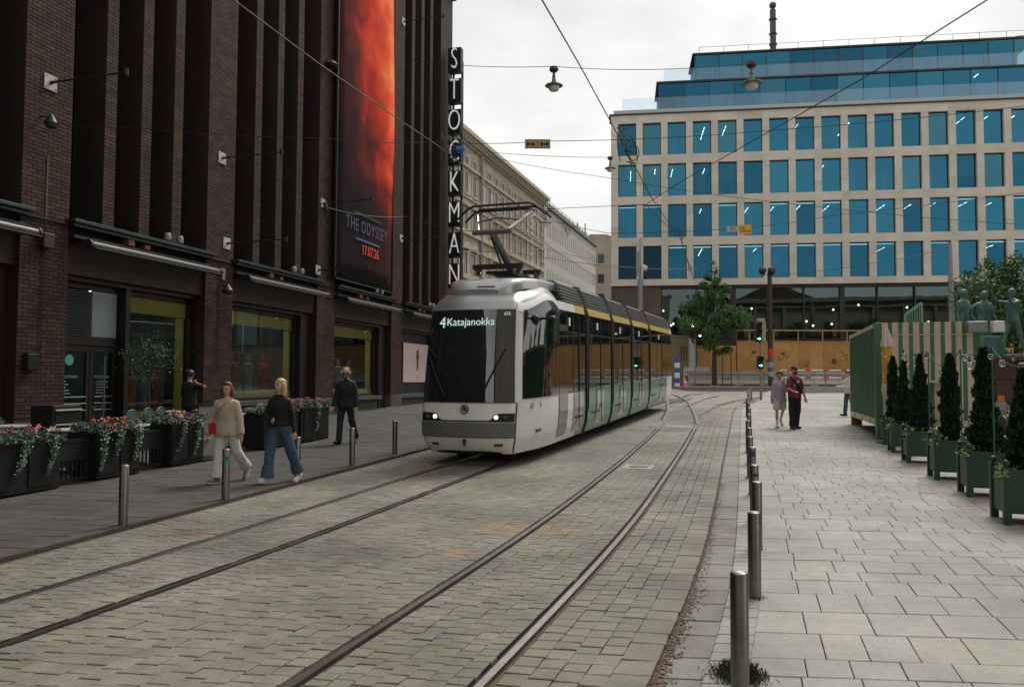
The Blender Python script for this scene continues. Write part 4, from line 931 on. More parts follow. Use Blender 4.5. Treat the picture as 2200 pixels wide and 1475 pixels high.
# the sections behind the cab
WH = 1.15
ends = [TP.at(px, 780, -WH)[0] for px in (1262, 1316, 1358, 1396, 1443)]
prof = [(1.03, .24), (1.11, .5), (1.15, .9), (1.15, 1.25)]
xa = XE
def sidestrip(pts, x0, x1, s_):
    m = MB()
    for (y0, z0), (y1, z1) in zip(pts, pts[1:]):
        f = [(x0, s_*y0, z0), (x1, s_*y0, z0), (x1, s_*y1, z1), (x0, s_*y1, z1)]
        m.poly(f if s_ < 0 else list(reversed(f)))
    return m
for i, xb in enumerate(ends):
    g0 = xa+(.0 if i == 0 else .17); g1 = xb-(.17 if i < 4 else .0); ysec = 3.9 if i == 0 else g0; yend = g1 if i < 4 else g1-.7
    for s_ in (-1, 1):
        if i == 0:
            sidestrip(prof, g0, 4.15, s_).build('side_panel', TWH, tram)
            sidestrip(prof, 4.15, g1, s_).build('side_panel', TGR, tram)
        elif i == 4:
            sidestrip(prof, g0, g1-1.5, s_).build('side_panel', TGR, tram); sidestrip(prof, g1-1.5, g1, s_).build('side_panel', TWH, tram)
        else: sidestrip(prof, g0, g1, s_).build('side_panel', TGR, tram)
        wb_ = sidestrip([(1.148, 1.25), (1.158, 1.3), (1.158, 2.6), (1.15, 3.06)], g0, g1, s_).build('window_band', TGL, tram)
        n = 4 if i in (0, 4) else 2
        for k in range(1, n): x = g0+(g1-g0)*k/n; MB().box(x-.02, x+.02, s_*1.16-.004, s_*1.16+.004, 1.28, 3.0).build('window_post', TBK, wb_)
        MB().box(g0, g1, s_*1.16-.003, s_*1.16+.003, 2.58, 2.605).build('vent_rail', TBK, wb_)
        if i == 0: sidestrip([(1.152, 3.06), (1.112, 3.245)], g0, ysec, s_).build('white_strip', TWH, tram)
        sidestrip([(1.152, 3.06), (1.112, 3.245)], ysec, yend, s_).build('yellow_strip', TYE, tram)
        if i == 4: sidestrip([(1.152, 3.06), (1.112, 3.245)], yend, g1, s_).build('white_strip', TWH, tram)
        r0 = 3.0 if i == 0 else g0
        bk = sidestrip([(1.09, 3.25), (.90, 3.70)], r0, g1, s_).build('roof_louvre', TBK, tram)
        for k in range(6):
            t = (k+.5)/6; y = lerp(1.105, .92, t); z = lerp(3.25, 3.69, t)
            MB().box(r0+.05, g1-.03, s_*y-.03, s_*y+.03, z-.022, z+.016).build('slat', TGY, bk)
    r0 = 3.3 if i == 0 else g0
    MB().add([(x, y, z) for x in (r0, g1) for y, z in ((1.115, 3.24), (.91, 3.70), (.80, 3.76), (-.80, 3.76), (-.91, 3.70), (-1.115, 3.24))], [(1, 2, 8, 7), (2, 3, 9, 8), (3, 4, 10, 9), (0, 5, 4, 3, 2, 1), (6, 7, 8, 9, 10, 11)]).build('roof', TGY, tram)
    MB().box(g0-(1.0 if i == 0 else 0), g1, -.86, .86, .14, .5).build('underframe', TDK, tram)
    if i == 4:
        z_ = MB().loft([[(g1, s*y, z) for y, z in ((1.03, .24), (1.15, .9), (1.15, 3.06), (.9, 3.7), (-.9, 3.7), (-1.15, 3.06), (-1.15, .9), (-1.03, .24))] for s in (1,)]+[[(g1+.7, .8*y, z) for y, z in ((1.03, .34), (1.15, .9), (1.1, 3.0), (.7, 3.5), (-.7, 3.5), (-1.1, 3.0), (-1.15, .9), (-1.03, .34))]]).build('rear_cab', TWH, tram)
    # doors
    for xd in ((XE+.05,) if i == 0 else ()) + (((g0+g1)/2+.5,) if i == 0 else ((g0+g1)/2,)):
        cabdoor = xd < XE+.5; w2 = .36 if cabdoor else .45; xc = xd+(.28 if cabdoor else 0)
        d = sidestrip([(1.045, .30), (1.12, .5), (1.163, .9), (1.163, 1.25)] if not cabdoor else [(1.045, .30), (1.12, .5), (1.163, .9), (1.163, 2.75)], xc-w2, xc+w2, -1).build('door', mat('tram_door_pale', (.16, .21, .19), .12, coat=.8) if not cabdoor else mat('tram_door_grey', (.10, .105, .11), .15, coat=.6), tram)
        if cabdoor: sidestrip([(1.165, 1.28), (1.165, 2.6)], xc-w2+.03, xc+w2-.03, -1).build('door_pane', TGL, d)
        else:
            MB().box(xc-.012, xc+.012, -1.172, -1.16, .4, 2.7).build('door_seal', TRB, d)
    # small fittings low on the side
    xm_ = g0+.5 if i else 4.0; MB().box(xm_, xm_+.62, -1.158, -1.14, .66, .70).build('slot', TBK, tram)
    MB().box(xm_-.1, xm_-.04, -1.158, -1.14, .66, .71).build('marker_lamp', MATS['red_reflector'], tram)
    xl = lerp(g0, g1, .35); MB().box(xl, xl+.035, -1.175, -1.16, 2.74, 2.92).build('door_signal', mat('signal_lamp', (.8, .8, .76), .4, emit=.2), tram)
    if i < 4:                             # bellows
        b = MB()
        for k in range(5):
            x = xb-.17+.34*k/4; e = .015 if k % 2 else -.01
            b.loft([[(x-.038, y*(1+e), z) for y, z in ((1.03, .24), (1.16, .9), (1.17, 3.06), (.93, 3.74), (-.93, 3.74), (-1.17, 3.06), (-1.16, .9), (-1.03, .24))], [(x+.038, y*(1+e), z) for y, z in ((1.03, .24), (1.16, .9), (1.17, 3.06), (.93, 3.74), (-.93, 3.74), (-1.17, 3.06), (-1.16, .9), (-1.03, .24))]])
        b.build('bellows', TRB, tram)
    xa = xb
for px, py in ((1150, 689), (1187, 691)):  # rear-view camera pods
    x, z = TP.at(px, py, -1.28); z -= gz(T0.y+x)+.0; o = MB().ball((x, -1.3, z), .085, 12, 8).build('camera_pod', TBK, tram, smooth=True); MB().bar((x, -1.25, z), (x, -1.1, z+.03), .04).build('pod_arm', TBK, o)
for px, py, w_, h_ in ((1150, 878, .16, .1), (1163, 877, .04, .1)):
    x, z = TP.at(px, py, -1.1); u = UA+(1-UA)*max(0, min(.98, (x-.2)/(XE-.2))); p = Vector(surf(u, 1.12, .01*SG)); MB().box(p.x-w_/2, p.x+w_/2, p.y-.004, p.y+.004, p.z-h_/2, p.z+h_/2).build('decal', mat('grey_decal', (.35, .36, .38), .5), tram)
p = Vector(surf(.72, .62, .012*SG)); MB().box(p.x-.16, p.x+.16, p.y-.012, p.y+.004, .6, .64).build('step_slot', TBK, tram)
for xw in (1.2, 2.9, ends[1]-1.6, ends[2]-2.1, ends[4]-3, ends[4]-1.4):
    o = MB()
    for s_ in (-1, 1): o.tube([(xw, s_*.42, .3), (xw, s_*.55, .3)], .29, 18)
    o.build('wheelset', TDK, tram)
# pantograph
def tp3(px, py, y=0): x, z = TP.at(px, py, y); return Vector((x, y, z-gz(T0.y)-.03-.0275*x))
pb = tp3(1093, 586); pk = tp3(1062, 500); ph = tp3(1088, 449)
xb_ = pb.x; zk, zh = pk.z, ph.z
pg = MB().box(xb_-.5, xb_+.65, -.3, .3, 3.8, 3.86).bar((xb_-.6, -.55, 3.94), (xb_-.6, .55, 3.94), .1).bar((xb_+.7, -.55, 3.94), (xb_+.7, .55, 3.94), .1).build('pantograph', DARKM, tram)
for x in (xb_-.55, xb_+.7):
    for y in (-.45, .45): MB().lathe([(.05, 3.76), (.08, 3.8), (.05, 3.84), (.08, 3.88), (.04, 3.94)], 8, (x, y, 0)).build('insulator', mat('insulator_brown', (.09, .05, .04), .3), pg, smooth=True)
MB().tube([(xb_+.3, 0, 3.95), (pk.x, 0, zk)], [.085, .07], 10).build('lower_arm', mat('panto_grey', (.13, .14, .145), .45, .3), pg)
MB().tube([(xb_-.1, .06, 3.95), (pk.x+.1, .06, zk-.1)], .022, 6).build('control_rod', DARKM, pg)
MB().tube([(pk.x, -.42, zk), (pk.x, .42, zk)], .06, 8).build('knee', MATS['panto_grey'], pg)
for s_ in (-1, 1):
    MB().tube([(pk.x, s_*.3, zk), (ph.x, s_*.62, zh-.12)], [.035, .03], 8).build('upper_arm', mat('aluminium', (.55, .55, .53), .3, .8), pg)
MB().tube([(pk.x+.1, -.2, zk), (ph.x+.1, -.68, zh-.16)], .012, 5).build('tie_rod', MATS['aluminium'], pg)
MB().tube([(lerp(pk.x, ph.x, .5), -.46, lerp(zk, zh, .45)), (lerp(pk.x, ph.x, .5), 0, lerp(zk, zh, .5)+.04), (lerp(pk.x, ph.x, .5), .46, lerp(zk, zh, .45))], .02, 6).build('cross_brace', MATS['panto_grey'], pg)
for dx in (-.22, .22):
    pts = []
    for k in range(17):
        t = -1+2*k/16; y = t*.98; z = zh+.03-(.0 if abs(t) < .62 else .26*((abs(t)-.62)/.38)**1.5); pts.append((ph.x+dx, y, z))
    MB().tube(pts, .026, 6).build('collector_strip', TBK, pg)
MB().bar((ph.x-.22, -.6, zh-.1), (ph.x-.22, .6, zh-.1), .035).bar((ph.x-.22, -.6, zh-.1), (ph.x+.22, -.6, zh-.06), .04).bar((ph.x-.22, .6, zh-.1), (ph.x+.22, .6, zh-.06), .04).build('head_frame', TBK, pg)
TRAM_HEAD = tram.matrix_basis @ Vector((ph.x, 0, zh+.05))
# ================================================================== BOLLARDS
def bollard(p, h, lab, grp, r=.053, sticker=None, lean=0):
    o = thing('bollard', lab, 'bollard', p, random.random()*6, grp); o.rotation_euler.x = lean
    MB().lathe([(r, -.05), (r, h-.012), (r-.006, h-.004), (r-.012, h)], 24).build('post', STEEL, o, smooth=True)
    MB().lathe([(r-.013, h-.003), (r-.016, h+.004), (.004, h+.009)], 24).build('cap', mat('bollard_cap', (.55, .52, .47), .35, .9, var=.2, vs=20), o, smooth=True)
    if sticker:
        col, z0, z1 = sticker; MB().lathe([(r+.0015, z0), (r+.0015, z1)], 24, caps=False).build('sticker', mat('sticker_'+str(col), col, .5, var=.4, vs=30), o)
    return o
ORD = ['nearest', 'second', 'third', 'fourth', 'fifth', 'sixth', 'seventh', 'eighth', 'ninth', 'tenth', 'eleventh', 'twelfth', 'thirteenth', 'fourteenth', 'fifteenth', 'sixteenth']
RT = [(1588, 1233), (1620, 1103), (1625.5, 1037), (1620, 1000.6), (1615.7, 962), (1611, 939), (1609.6, 920), (1607, 904), (1609.6, 890.7), (1609.6, 876.6), (1608, 865), (1605, 855.5), (1608, 846), (1607, 841), (1609, 836.6), (1614, 831)]
for i, q in enumerate(RT):
    p = G(*q, h=.72); p.z = gz(p.y)+RPZ
    lab = 'brushed steel bollard nearest the camera with grass at its foot' if i == 0 else f'brushed steel bollard along the square, {ORD[i]} in the row from the camera'
    bollard(p, .70, lab, 'bollards along the square', .053, {4: ((.03, .06, .14), .56, .65), 3: ((.05, .05, .06), .56, .6)}.get(i))
for i, q in enumerate([(264, 1137), (484, 1080), (638, 1038), (756, 1006), (848, 980)]):
    p = G(*q); p.z = gz(p.y)+LPZ
    lab = ['steel bollard by the store kerb, leftmost of its row', 'steel bollard with a green band in front of the woman in cream', 'steel bollard beside the woman in jeans', 'steel bollard by the store kerb, second from the tram', 'steel bollard by the store kerb closest to the tram'][i]
    bollard(p, .70, lab, 'bollards along the store kerb', .053, ((.05, .22, .09), .53, .6) if i == 1 else None)
m = MB(); p = G(1588, 1465); random.seed(3)
for i in range(900):
    a = random.random()*6.283; r = .045+abs(random.gauss(0, .07)); x, y = p.x+r*math.cos(a), p.y+r*math.sin(a); h = random.uniform(.03, .1)*(1.3-min(r*4, .9)); b = random.random()*6.283; d = random.uniform(.01, .05); w_ = .003
    z = gz(y)+RPZ-.002; dx, dy = math.cos(b), math.sin(b)
    m.add([(x-dy*w_, y+dx*w_, z), (x+dy*w_, y-dx*w_, z), (x+dx*d*.5+dy*w_*.7, y+dy*d*.5-dx*w_*.7, z+h*.7), (x+dx*d, y+dy*d, z+h)], [(0, 1, 2), (0, 2, 3)], 0, random.uniform(.6, 1.4))
tag(m.build('grass_tuft', mat('grass', (.05, .095, .025), .6, tint=True)), 'green grass growing at the foot of the nearest bollard', 'grass', kind='stuff')
for i in range(1, 9):
    m = MB(); q = RT[i]; p = G(*q, h=.72)
    for k in range(60):
        a = random.random()*6.283; r = .05+abs(random.gauss(0, .02)); x, y = p.x+r*math.cos(a), p.y+r*math.sin(a); z = gz(y)+RPZ; h = random.uniform(.01, .04); b = random.random()*6.28
        m.add([(x, y, z), (x+.006*math.cos(b), y+.006*math.sin(b), z), (x+.02*math.cos(b), y+.02*math.sin(b), z+h)], [(0, 1, 2)], 0, random.uniform(.5, 1.2))
    tag(m.build('weed_tuft', MATS['grass']), 'thin weeds round the foot of a steel bollard', 'grass', kind='stuff')
# ================================================================== FAR SIDE OF THE CROSS STREET: hoarding, barriers, island
PLY = stone_mat('plywood', [(.46, .245, .075), (.50, .27, .085), (.43, .225, .07), (.48, .26, .085)], .7, (), .22, .1)
PLD = mat('plywood_frame', (.40, .22, .085), .75, var=.25, vs=3)
YH = 79.5; pl0 = A(1498, 797, YH)
ho = thing('site_hoarding', 'long orange plywood hoarding round the building site behind the tree', 'hoarding', (pl0.x, YH, gz(YH)))
zt1 = A(1540, 742, YH).z-gz(YH); zt2 = A(1700, 766-31, YH).z-gz(YH); zt3 = A(1700, 711, YH).z-gz(YH); xs1 = A(1582, 740, YH).x-pl0.x
x = 0; k = 0
while x < 62:
    w_ = 1.22 if x > xs1 else xs1/3; h_ = zt2 if x > xs1-.1 else zt1
    MB().box(x+.006, x+w_-.006, -.02+.008*(k % 2), .03, 0, h_, 0, random.uniform(.85, 1.12)).build('plywood_panel', PLY, ho)
    x += w_; k += 1
    if x > xs1 and k % 2 == 0: MB().box(x-.05, x+.05, -.03, .05, h_+.1, zt3).build('frame_post', PLD, ho)
MB().box(xs1, 62, -.05, .06, zt3, zt3+.14).build('top_rail', PLD, ho); MB().box(xs1, 62, -.06, .08, zt2, zt2+.12).build('mid_rail', PLD, ho)
MB().box(xs1-.05, xs1+.06, -.06, .06, 0, zt3).build('corner_post', mat('post_brown', (.13, .06, .03), .8), ho)
# spray-paint scribbles on the panels
SPR = mat('spray_paint', (.11, .07, .03), .8); random.seed(21)
def scrib(px, py, s, n):
    p = A(px, py, YH)
    for k in range(n):
        a = random.random()*6.28; l = s*random.uniform(.4, 1); c = (p.x-pl0.x+random.gauss(0, s*.4), p.z-gz(YH)+random.gauss(0, s*.3))
        MB().tube([(c[0], -.035, c[1]), (c[0]+l*math.cos(a)*.6, -.035, c[1]+l*math.sin(a)*.6+.1), (c[0]+l*math.cos(a), -.035, c[1]+l*math.sin(a))], .035, 5).build('graffiti_stroke', SPR, ho)
for q in ((1618, 757, .5, 5), (1645, 775, .4, 4), (1680, 760, .6, 7), (1740, 785, .4, 3), (1812, 762, .5, 3)): scrib(*q)
p = A(1792, 776, YH); MB().lathe([(.3, -.02), (.28, 0), (.02, .01)], 12).build('graffiti_blot', SPR, ho, loc=(p.x-pl0.x, -.03, p.z-gz(YH))).rotation_euler = (R(90), 0, 0)
def hut(px0, px1, pt, pb, Y, mt, name, lab, cat):
    a, b = A(px0, pb, Y), A(px1, pt, Y); o = thing(name, lab, cat, (a.x, Y, gz(Y))); w_ = b.x-a.x; h_ = b.z-gz(Y)
    MB().box(0, w_, 0, 1.5, 0, h_).build('body', mt, o, bevel=.03); MB().box(-.05, w_+.05, -.05, 1.55, h_, h_+.1).build('lid', mt, o)
    for k in range(3): MB().box(w_*.45+k*w_*.16, w_*.55+k*w_*.16, -.02, .0, h_*.5, h_*.8).build('slot', SPR, o)
hut(1448, 1480, 722, 800, 77, mat('brown_cabinet', (.22, .16, .11), .7, var=.2), 'site_cabinet', 'brown cabinet between the tram and the site hoarding', 'cabinet')
p = A(1486, 800, 78); o = thing('site_board', 'narrow white board standing beside the brown cabinet', 'board', (p.x, 78, gz(78))); zt_ = A(1486, 725, 78).z-gz(78)
MB().box(-.28, .28, -.03, .03, .4, zt_).build('panel', WHITE, o); MB().box(-.25, -.19, 0, .06, 0, .4).box(.19, .25, 0, .06, 0, .4).build('legs', BLACK, o)
CONC = mat('concrete', (.40, .37, .32), .85, var=.22, vs=2.5, bump=.3, bs=20, streak=.2)
x0 = A(1478, 800, 75.5).x; x1 = A(1960, 800, 75.5).x; n = 9; bl = (x1-x0)/n; bme = None
zt_ = A(1600, 797, 75.5).z-gz(75.5)
for i in range(n):
    lab = f'pale concrete barrier in front of the hoarding, {ORD[i] if i else "first"} from the tram end'
    o = thing('concrete_barrier', lab, 'barrier', (x0+bl*(i+.5), 75.5, gz(75.5)), 0, 'concrete barriers along the site'); h_ = zt_
    MB().loft([[(xx, y, z) for y, z in ((-.45, 0), (-.45, .25), (-.2, .55), (-.16, h_), (.16, h_), (.2, .55), (.45, .25), (.45, 0))] for xx in (-bl/2+.02, bl/2-.02)]).build('block', CONC, o)
    MB().box(-.8, .8, -.49, -.44, .03, .14).build('drain_slot', mat('slot_dark', (.04, .035, .03), .9), o)
    MB().box(-bl/2+.05, bl/2-.05, -.2, -.17, h_*.72, h_*.78).build('groove', mat('groove_grey', (.18, .165, .145), .9), o)
# raised island with kerb in front of them
a, b = A(1448, 835, 66), A(1640, 835, 66)
isl = MB().box(a.x, b.x, 60.5, 74.5, gz(60)-.1, gz(66)+.16); o = isl.build('traffic_island', mat('island_asphalt', (.15, .135, .12), .9, var=.3, vs=1)); tag(o, kind='structure')
for i in range(8): x = a.x+(b.x-a.x)*i/8; MB().box(x+.01, x+(b.x-a.x)/8-.01, 60.2, 60.48, gz(60)-.1, gz(62)+.12).build('kerb_stone', mat('kerb_brown', (.24, .18, .13), .8, var=.3), o)
# striped road barrier on a concrete foot
p = G(1774, 843); o = thing('road_barrier', 'low road barrier with red and white striped rails on a concrete foot', 'barrier', (p.x, p.y, gz(p.y)))
MB().box(-3.2, 3.2, -.2, .2, 0, .42).build('concrete_foot', CONC, o, bevel=.03)
for x in (-3, 0, 3): MB().box(x-.04, x+.04, -.04, .04, .4, 1.75).build('post', GREYM, o)
for z in (1.05, 1.6):
    r_ = MB().tube([(-3.2, -.06, z), (3.2, -.06, z)], .05, 8).build('rail', mat('rail_pale', (.5, .5, .47), .5), o)
    for x in (-2.6, -1.3, 0, 1.3, 2.6): MB().box(x-.45, x+.45, -.15, -.1, z-.11, z+.11).build('red_stripe', mat('stripe_red', (.55, .06, .03), .4), r_) if False else MB().box(x-.2, x+.2, -.13, -.105, z-.08, z+.08).build('red_stripe', mat('stripe_red', (.55, .09, .03), .4), r_)
# blue and white marker post, cones and rubble of the site
p = G(1455, 833); o = thing('marker_post', 'blue and white striped marker post beside the rear of the tram', 'post', p); h_ = A(1455, 768, p.y).z-p.z
for k in range(6): MB().lathe([(.22, h_*k/6), (.22, h_*(k+1)/6)], 12).build('band', mat('marker_blue', (.02, .10, .32), .5) if k % 2 else WHITE, o)
for px, py, lab in ((1472, 833, 'orange traffic cone next to the striped marker post'), (1527, 826, 'orange traffic cone leaning at the trunk of the street tree')):
    p = G(px, py); o = thing('traffic_cone', lab, 'cone', p); MB().lathe([(.26, .03), (.2, .12), (.05, .85), (.03, .87)], 14).build('cone', mat('cone_orange', (.75, .16, .03), .5), o, smooth=True); MB().box(-.3, .3, -.3, .3, 0, .04).build('base', mat('cone_base', (.05, .04, .04), .8), o); MB().lathe([(.165, .4), (.12, .58)], 14, caps=False).build('band', WHITE, o)
p = A(1497, 800, 76.5); o = thing('lattice_screen', 'low white picket screen beneath the hoarding beside the tree', 'fence', (p.x, 76.6, gz(76)+.5))
for k in range(13): MB().box(-1.2+k*.19, -1.1+k*.19, 0, .04, .4, 1.25+.1*(k % 2)).build('picket', WHITE, o)
MB().box(-1.25, 1.3, .04, .08, .5, .6).box(-1.25, 1.3, .04, .08, .95, 1.05).box(-1.25, -1.15, .0, .08, -.5, .5).box(1.2, 1.3, 0, .08, -.5, .5).build('frame', WHITE, o)
# ================================================================== POLES AND SIGNALS
def signal(parent, x, y, z, n, lit, col, name, shape='arrow', sc_=1.):
    h = MB().box(x-.16*sc_, x+.16*sc_, y-.12, y+.12, z, z+.34*n*sc_).build(name, BLACK, parent, bevel=.03)
    for k in range(n):
        zc_ = z+(.17+.34*k)*sc_; MB().tube([(x, y-.12, zc_), (x, y-.16, zc_)], .125*sc_, 16).build('lens', mat('lens_off', (.012, .012, .012), .2), h)
        MB().loft([[(x+.14*sc_*math.cos(t), yy, zc_+.14*sc_*math.sin(t)) for t in spread(0, math.pi, 9)]+[(x+.13*sc_*math.cos(t), yy, zc_+.13*sc_*math.sin(t)) for t in spread(math.pi, 0, 9)] for yy in (y-.12, y-.3)]).build('visor', BLACK, h)
        if k == lit:
            mt = mat('lit_'+name+str(col), col, .4, emit=3.5); m = MB(); s = .1*sc_; yy = y-.168
            if shape == 'arrow': m.add([(x+a*s, yy, zc_+b*s) for a, b in ((-.95, -.2), (.1, -.2), (.1, -.75), (1, 0), (.1, .75), (.1, .2), (-.95, .2))], [(0, 1, 5, 6), (2, 3, 4)])
            else: m.add([(x+a*s, yy, zc_+b*s) for a, b in ((-.7, -.9), (.7, -.9), (.7, .9), (-.7, .9))], [(0, 1, 2, 3)])
            m.build('lit_symbol', mt, h)
p = G(1635, 860); o = thing('traffic_signal', 'grey traffic signal pole with a green arrow lit beside the walking couple', 'traffic light', p); Yp = p.y
zf = lambda y: A(1635, y, Yp).z-p.z
MB().tube([(0, 0, 0), (0, 0, zf(690))], .075, 12).build('pole', GREYM, o)
signal(o, -.16, -.12, zf(735), 3, 0, (.1, 1, .55), 'signal_head', 'arrow', (zf(693)-zf(735))/1.02)
signal(o, -.08, -.12, zf(792), 2, 0, (.1, 1, .5), 'cycle_signal', 'arrow', (zf(764)-zf(792))/.68)
MB().box(.08, .3, -.05, .05, zf(733), zf(690)).build('backing_board', mat('board_yellow', (.35, .33, .2), .6), o); MB().box(-.15, .2, -.15, .15, zf(690), zf(684)).build('top_box', mat('box_beige', (.4, .37, .28), .6), o)
p = A(1494, 828, 72); p.z = gz(72)+.16; o = thing('tram_signal', 'pole with white lit tram signals in front of the street tree', 'traffic light', p); zf = lambda y: A(1494, y, 72).z-p.z
MB().tube([(0, 0, 0), (0, 0, zf(692))], .09, 10).build('pole', GREYM, o)
signal(o, -.28, -.1, zf(727), 3, 2, (1, .95, .85), 'signal_head', 'bar', 1.35); signal(o, .36, -.1, zf(727), 3, 0, (1, .95, .85), 'arrow_head', 'arrow', 1.35)
p = A(1656, 830, 74); p.z = gz(74)+.1; o = thing('lamp_pole', 'dark brown pole with twin floodlights and posters pasted round its foot', 'pole', p); zf = lambda y: A(1656, y, 74).z-p.z
MB().tube([(0, 0, 0), (0, 0, zf(585))], [.24, .2], 12).build('pole', mat('pole_brown', (.045, .028, .02), .7, var=.3), o)
for k, (y0, y1, c) in enumerate(((768, 748, (.55, .05, .04)), (778, 768, (.12, .12, .14)), (789, 778, (.35, .3, .38)), (798, 789, (.1, .12, .16)), (808, 798, (.42, .34, .36)), (818, 808, (.06, .06, .06)))): MB().lathe([(.26, zf(y0)), (.26, zf(y1))], 12, caps=False).build('poster', mat(f'pole_poster{k}', c, .7, var=.5, vs=8), o)
for x in (-.75, .1): f = MB().lathe([(.1, .3), (.3, .2), (.4, -.1), (.36, -.16)], 12).build('floodlight', DARKM, o, loc=(x, -.3, zf(582))); f.rotation_euler = (R(70), 0, R(20))
MB().bar((-.9, 0, zf(592)), (.3, 0, zf(588)), .08).build('crossarm', GREYM, o)
p = A(2045, 700, 62); p.z = gz(62); o = thing('catenary_pole', 'slim grey pole rising behind the striped kiosk and the bronze figures', 'pole', p); zf = lambda y: A(2045, y, 62).z-p.z
MB().tube([(0, 0, 0), (0, 0, zf(640)), (0, 0, zf(560)), (0, 0, zf(520))], [.22, .2, .16, .12], 12).lathe([(.22, zf(606)), (.22, zf(600))], 12).build('pole', GREYM, o)
p = A(1376, 700, 84); p.z = gz(84); o = thing('camera_pole', 'grey pole with a white dome camera in front of the office block corner', 'pole', p); zf = lambda y: A(1376, y, 84).z-p.z
MB().tube([(0, 0, 0), (0, 0, zf(600)), (0, 0, zf(598)), (0, 0, zf(512))], [.3, .28, .1, .07], 12).build('pole', GREYM, o)
MB().lathe([(.05, .3), (.3, .15), (.3, 0), (.2, -.25), (.02, -.32)], 12, (.45, -.2, zf(576))).build('dome_camera', WHITE, o, smooth=True); MB().bar((0, 0, zf(570)), (.45, -.2, zf(570)), .08).build('camera_arm', WHITE, o); MB().box(-.3, -.05, -.2, .2, zf(592), zf(540)).build('antenna_box', GREYM, o)
# ================================================================== TREES
LEAFS = [mat(f'leaf{k}', c, .55, tint=True, spec=.3) for k, c in enumerate(((.06, .13, .038), (.09, .19, .048), (.036, .085, .03)))]
BARK = mat('bark', (.05, .042, .035), .9, var=.4, vs=9, bump=.6, bs=20)
def tree(loc, trunk_h, H_, shape, nleaf, lsz, lab, seed, lean=0, group=None, mats=LEAFS, nb=26):
    random.seed(seed); o = thing('street_tree', lab, 'tree', loc, 0, group)
    t = MB(); top = Vector((lean, 0, H_*.93)); r0 = .018*H_+.05
    axis = [Vector((lean*k/8+random.gauss(0, .04)*k*.3, random.gauss(0, .04)*k*.3, H_*.93*k/8)) for k in range(9)]
    t.tube(axis, [r0*(1-.105*k) for k in range(9)], 9); tips = []
    ax = lambda f: axis[min(7, int(f*8))].lerp(axis[min(8, int(f*8)+1)], f*8-int(f*8))
    z0 = trunk_h/H_
    for k in range(nb):
        f = z0+(.92-z0)*((k+.5)/nb)**.9; b = ax(f); a = k*2.4+random.gauss(0, .3); rad = shape((f*H_-trunk_h)/(H_-trunk_h))*random.uniform(.75, 1.08)
        e = b+Vector((math.cos(a)*rad, math.sin(a)*rad, rad*random.uniform(.25, .7))); mid = b.lerp(e, .5)+Vector((0, 0, rad*.05))
        t.tube([b, mid, e], [r0*.35*(1-f*.6), r0*.2*(1-f*.6), .012], 5); tips += [(mid, rad*.3), (b.lerp(e, .75), rad*.28), (e, rad*.25), (b.lerp(e, .3), rad*.25)]
        for s in range(3):
            a2 = a+random.uniform(-.9, .9); q = b.lerp(e, random.uniform(.4, .8)); e2 = q+Vector((math.cos(a2), math.sin(a2), random.uniform(.1, .9)))*rad*.4
            t.tube([q, e2], [r0*.1, .008], 4); tips.append((e2, rad*.22))
    tips.append((axis[-1], .5)); tips.append((Vector((lean, 0, H_)), .25))
    t.build('trunk', BARK, o, smooth=True, ang=60)
    lf = MB(); tot = sum(max(.25, r)**1.6 for _, r in tips)
    for c, r in tips:
        r = max(.25, r); n = int(nleaf*r**1.6/tot); tn = random.uniform(.7, 1.3); mi = random.choice((0, 0, 1, 1, 2))
        for k in range(n):
            d = Vector((random.gauss(0, 1), random.gauss(0, 1), random.gauss(0, .8))); d *= r*random.random()**.5/max(.3, d.length)*1.15; p = c+d
            u = Vector((random.gauss(0, 1), random.gauss(0, 1), random.gauss(0, .6))).normalized(); v = u.cross(Vector((random.gauss(0, 1), random.gauss(0, 1), random.gauss(0, 1)))).normalized(); s = lsz*random.uniform(.6, 1.3)
            lf.add([p-u*s*.5, p+v*s*.3+u*s*.05, p+u*s*.5, p-v*s*.3+u*s*.05], [(0, 1, 2, 3)], mi if random.random() < .75 else random.randrange(3), tn*random.uniform(.75, 1.25))
    lf.build('crown', list(mats), o); return o
p = A(1535, 828, 73); p.z = gz(73)+.1
sh = lambda t: 3.2*(1-t)**.85*min(1, .4+t*3.2)+.2
tree(p, 2.9, A(1535, 566, 73).z-p.z, sh, 26000, .18, 'young green street tree in front of the hoarding and the office block', 2)
MB_ = MB
g_ = thing('tree_guard', 'dark metal guard standing beside the trunk of the street tree', 'tree guard', (p.x+1.1, p.y-.3, p.z))
for x in (-.45, .35): MB().bar((x, 0, 0), (x, 0, 2.9), .07).build('post', DARKM, g_)
MB().bar((-.45, 0, 2.87), (.35, 0, 2.87), .06).bar((-.45, 0, .6), (.35, 0, .6), .06).build('rail', DARKM, g_)
p = A(2178, 760, 52); p.z = gz(52); tree(p, 2.4, A(2180, 540, 52).z-p.z, lambda t: 3.9*(1-t)**.55*min(1, .5+t*2.5)+.4, 16000, .24, 'dark leafy tree behind the bronze figures at the picture edge', 5, .4, nb=30)
p = A(2320, 800, 58); p.z = gz(58); tree(p, 2.4, 9.5, lambda t: 4*(1-t)**.5*min(1, .5+t*2)+.4, 9000, .28, 'leafy tree at the edge of the square beyond the bronze figures', 8, 0)
p = A(1318, 700, 110); p.z = gz(80); tree(p, 1.5, A(1318, 628, 110).z-p.z, lambda t: 4.2*(1-t)**.5*min(1, .6+t*2)+.3, 5000, .4, 'pale green tree far off between the tram roof and office block', 13, 0, mats=[mat(f'far_leaf{k}', c, .6, tint=True) for k, c in enumerate(((.10, .14, .09), (.12, .17, .10), (.08, .11, .07)))])
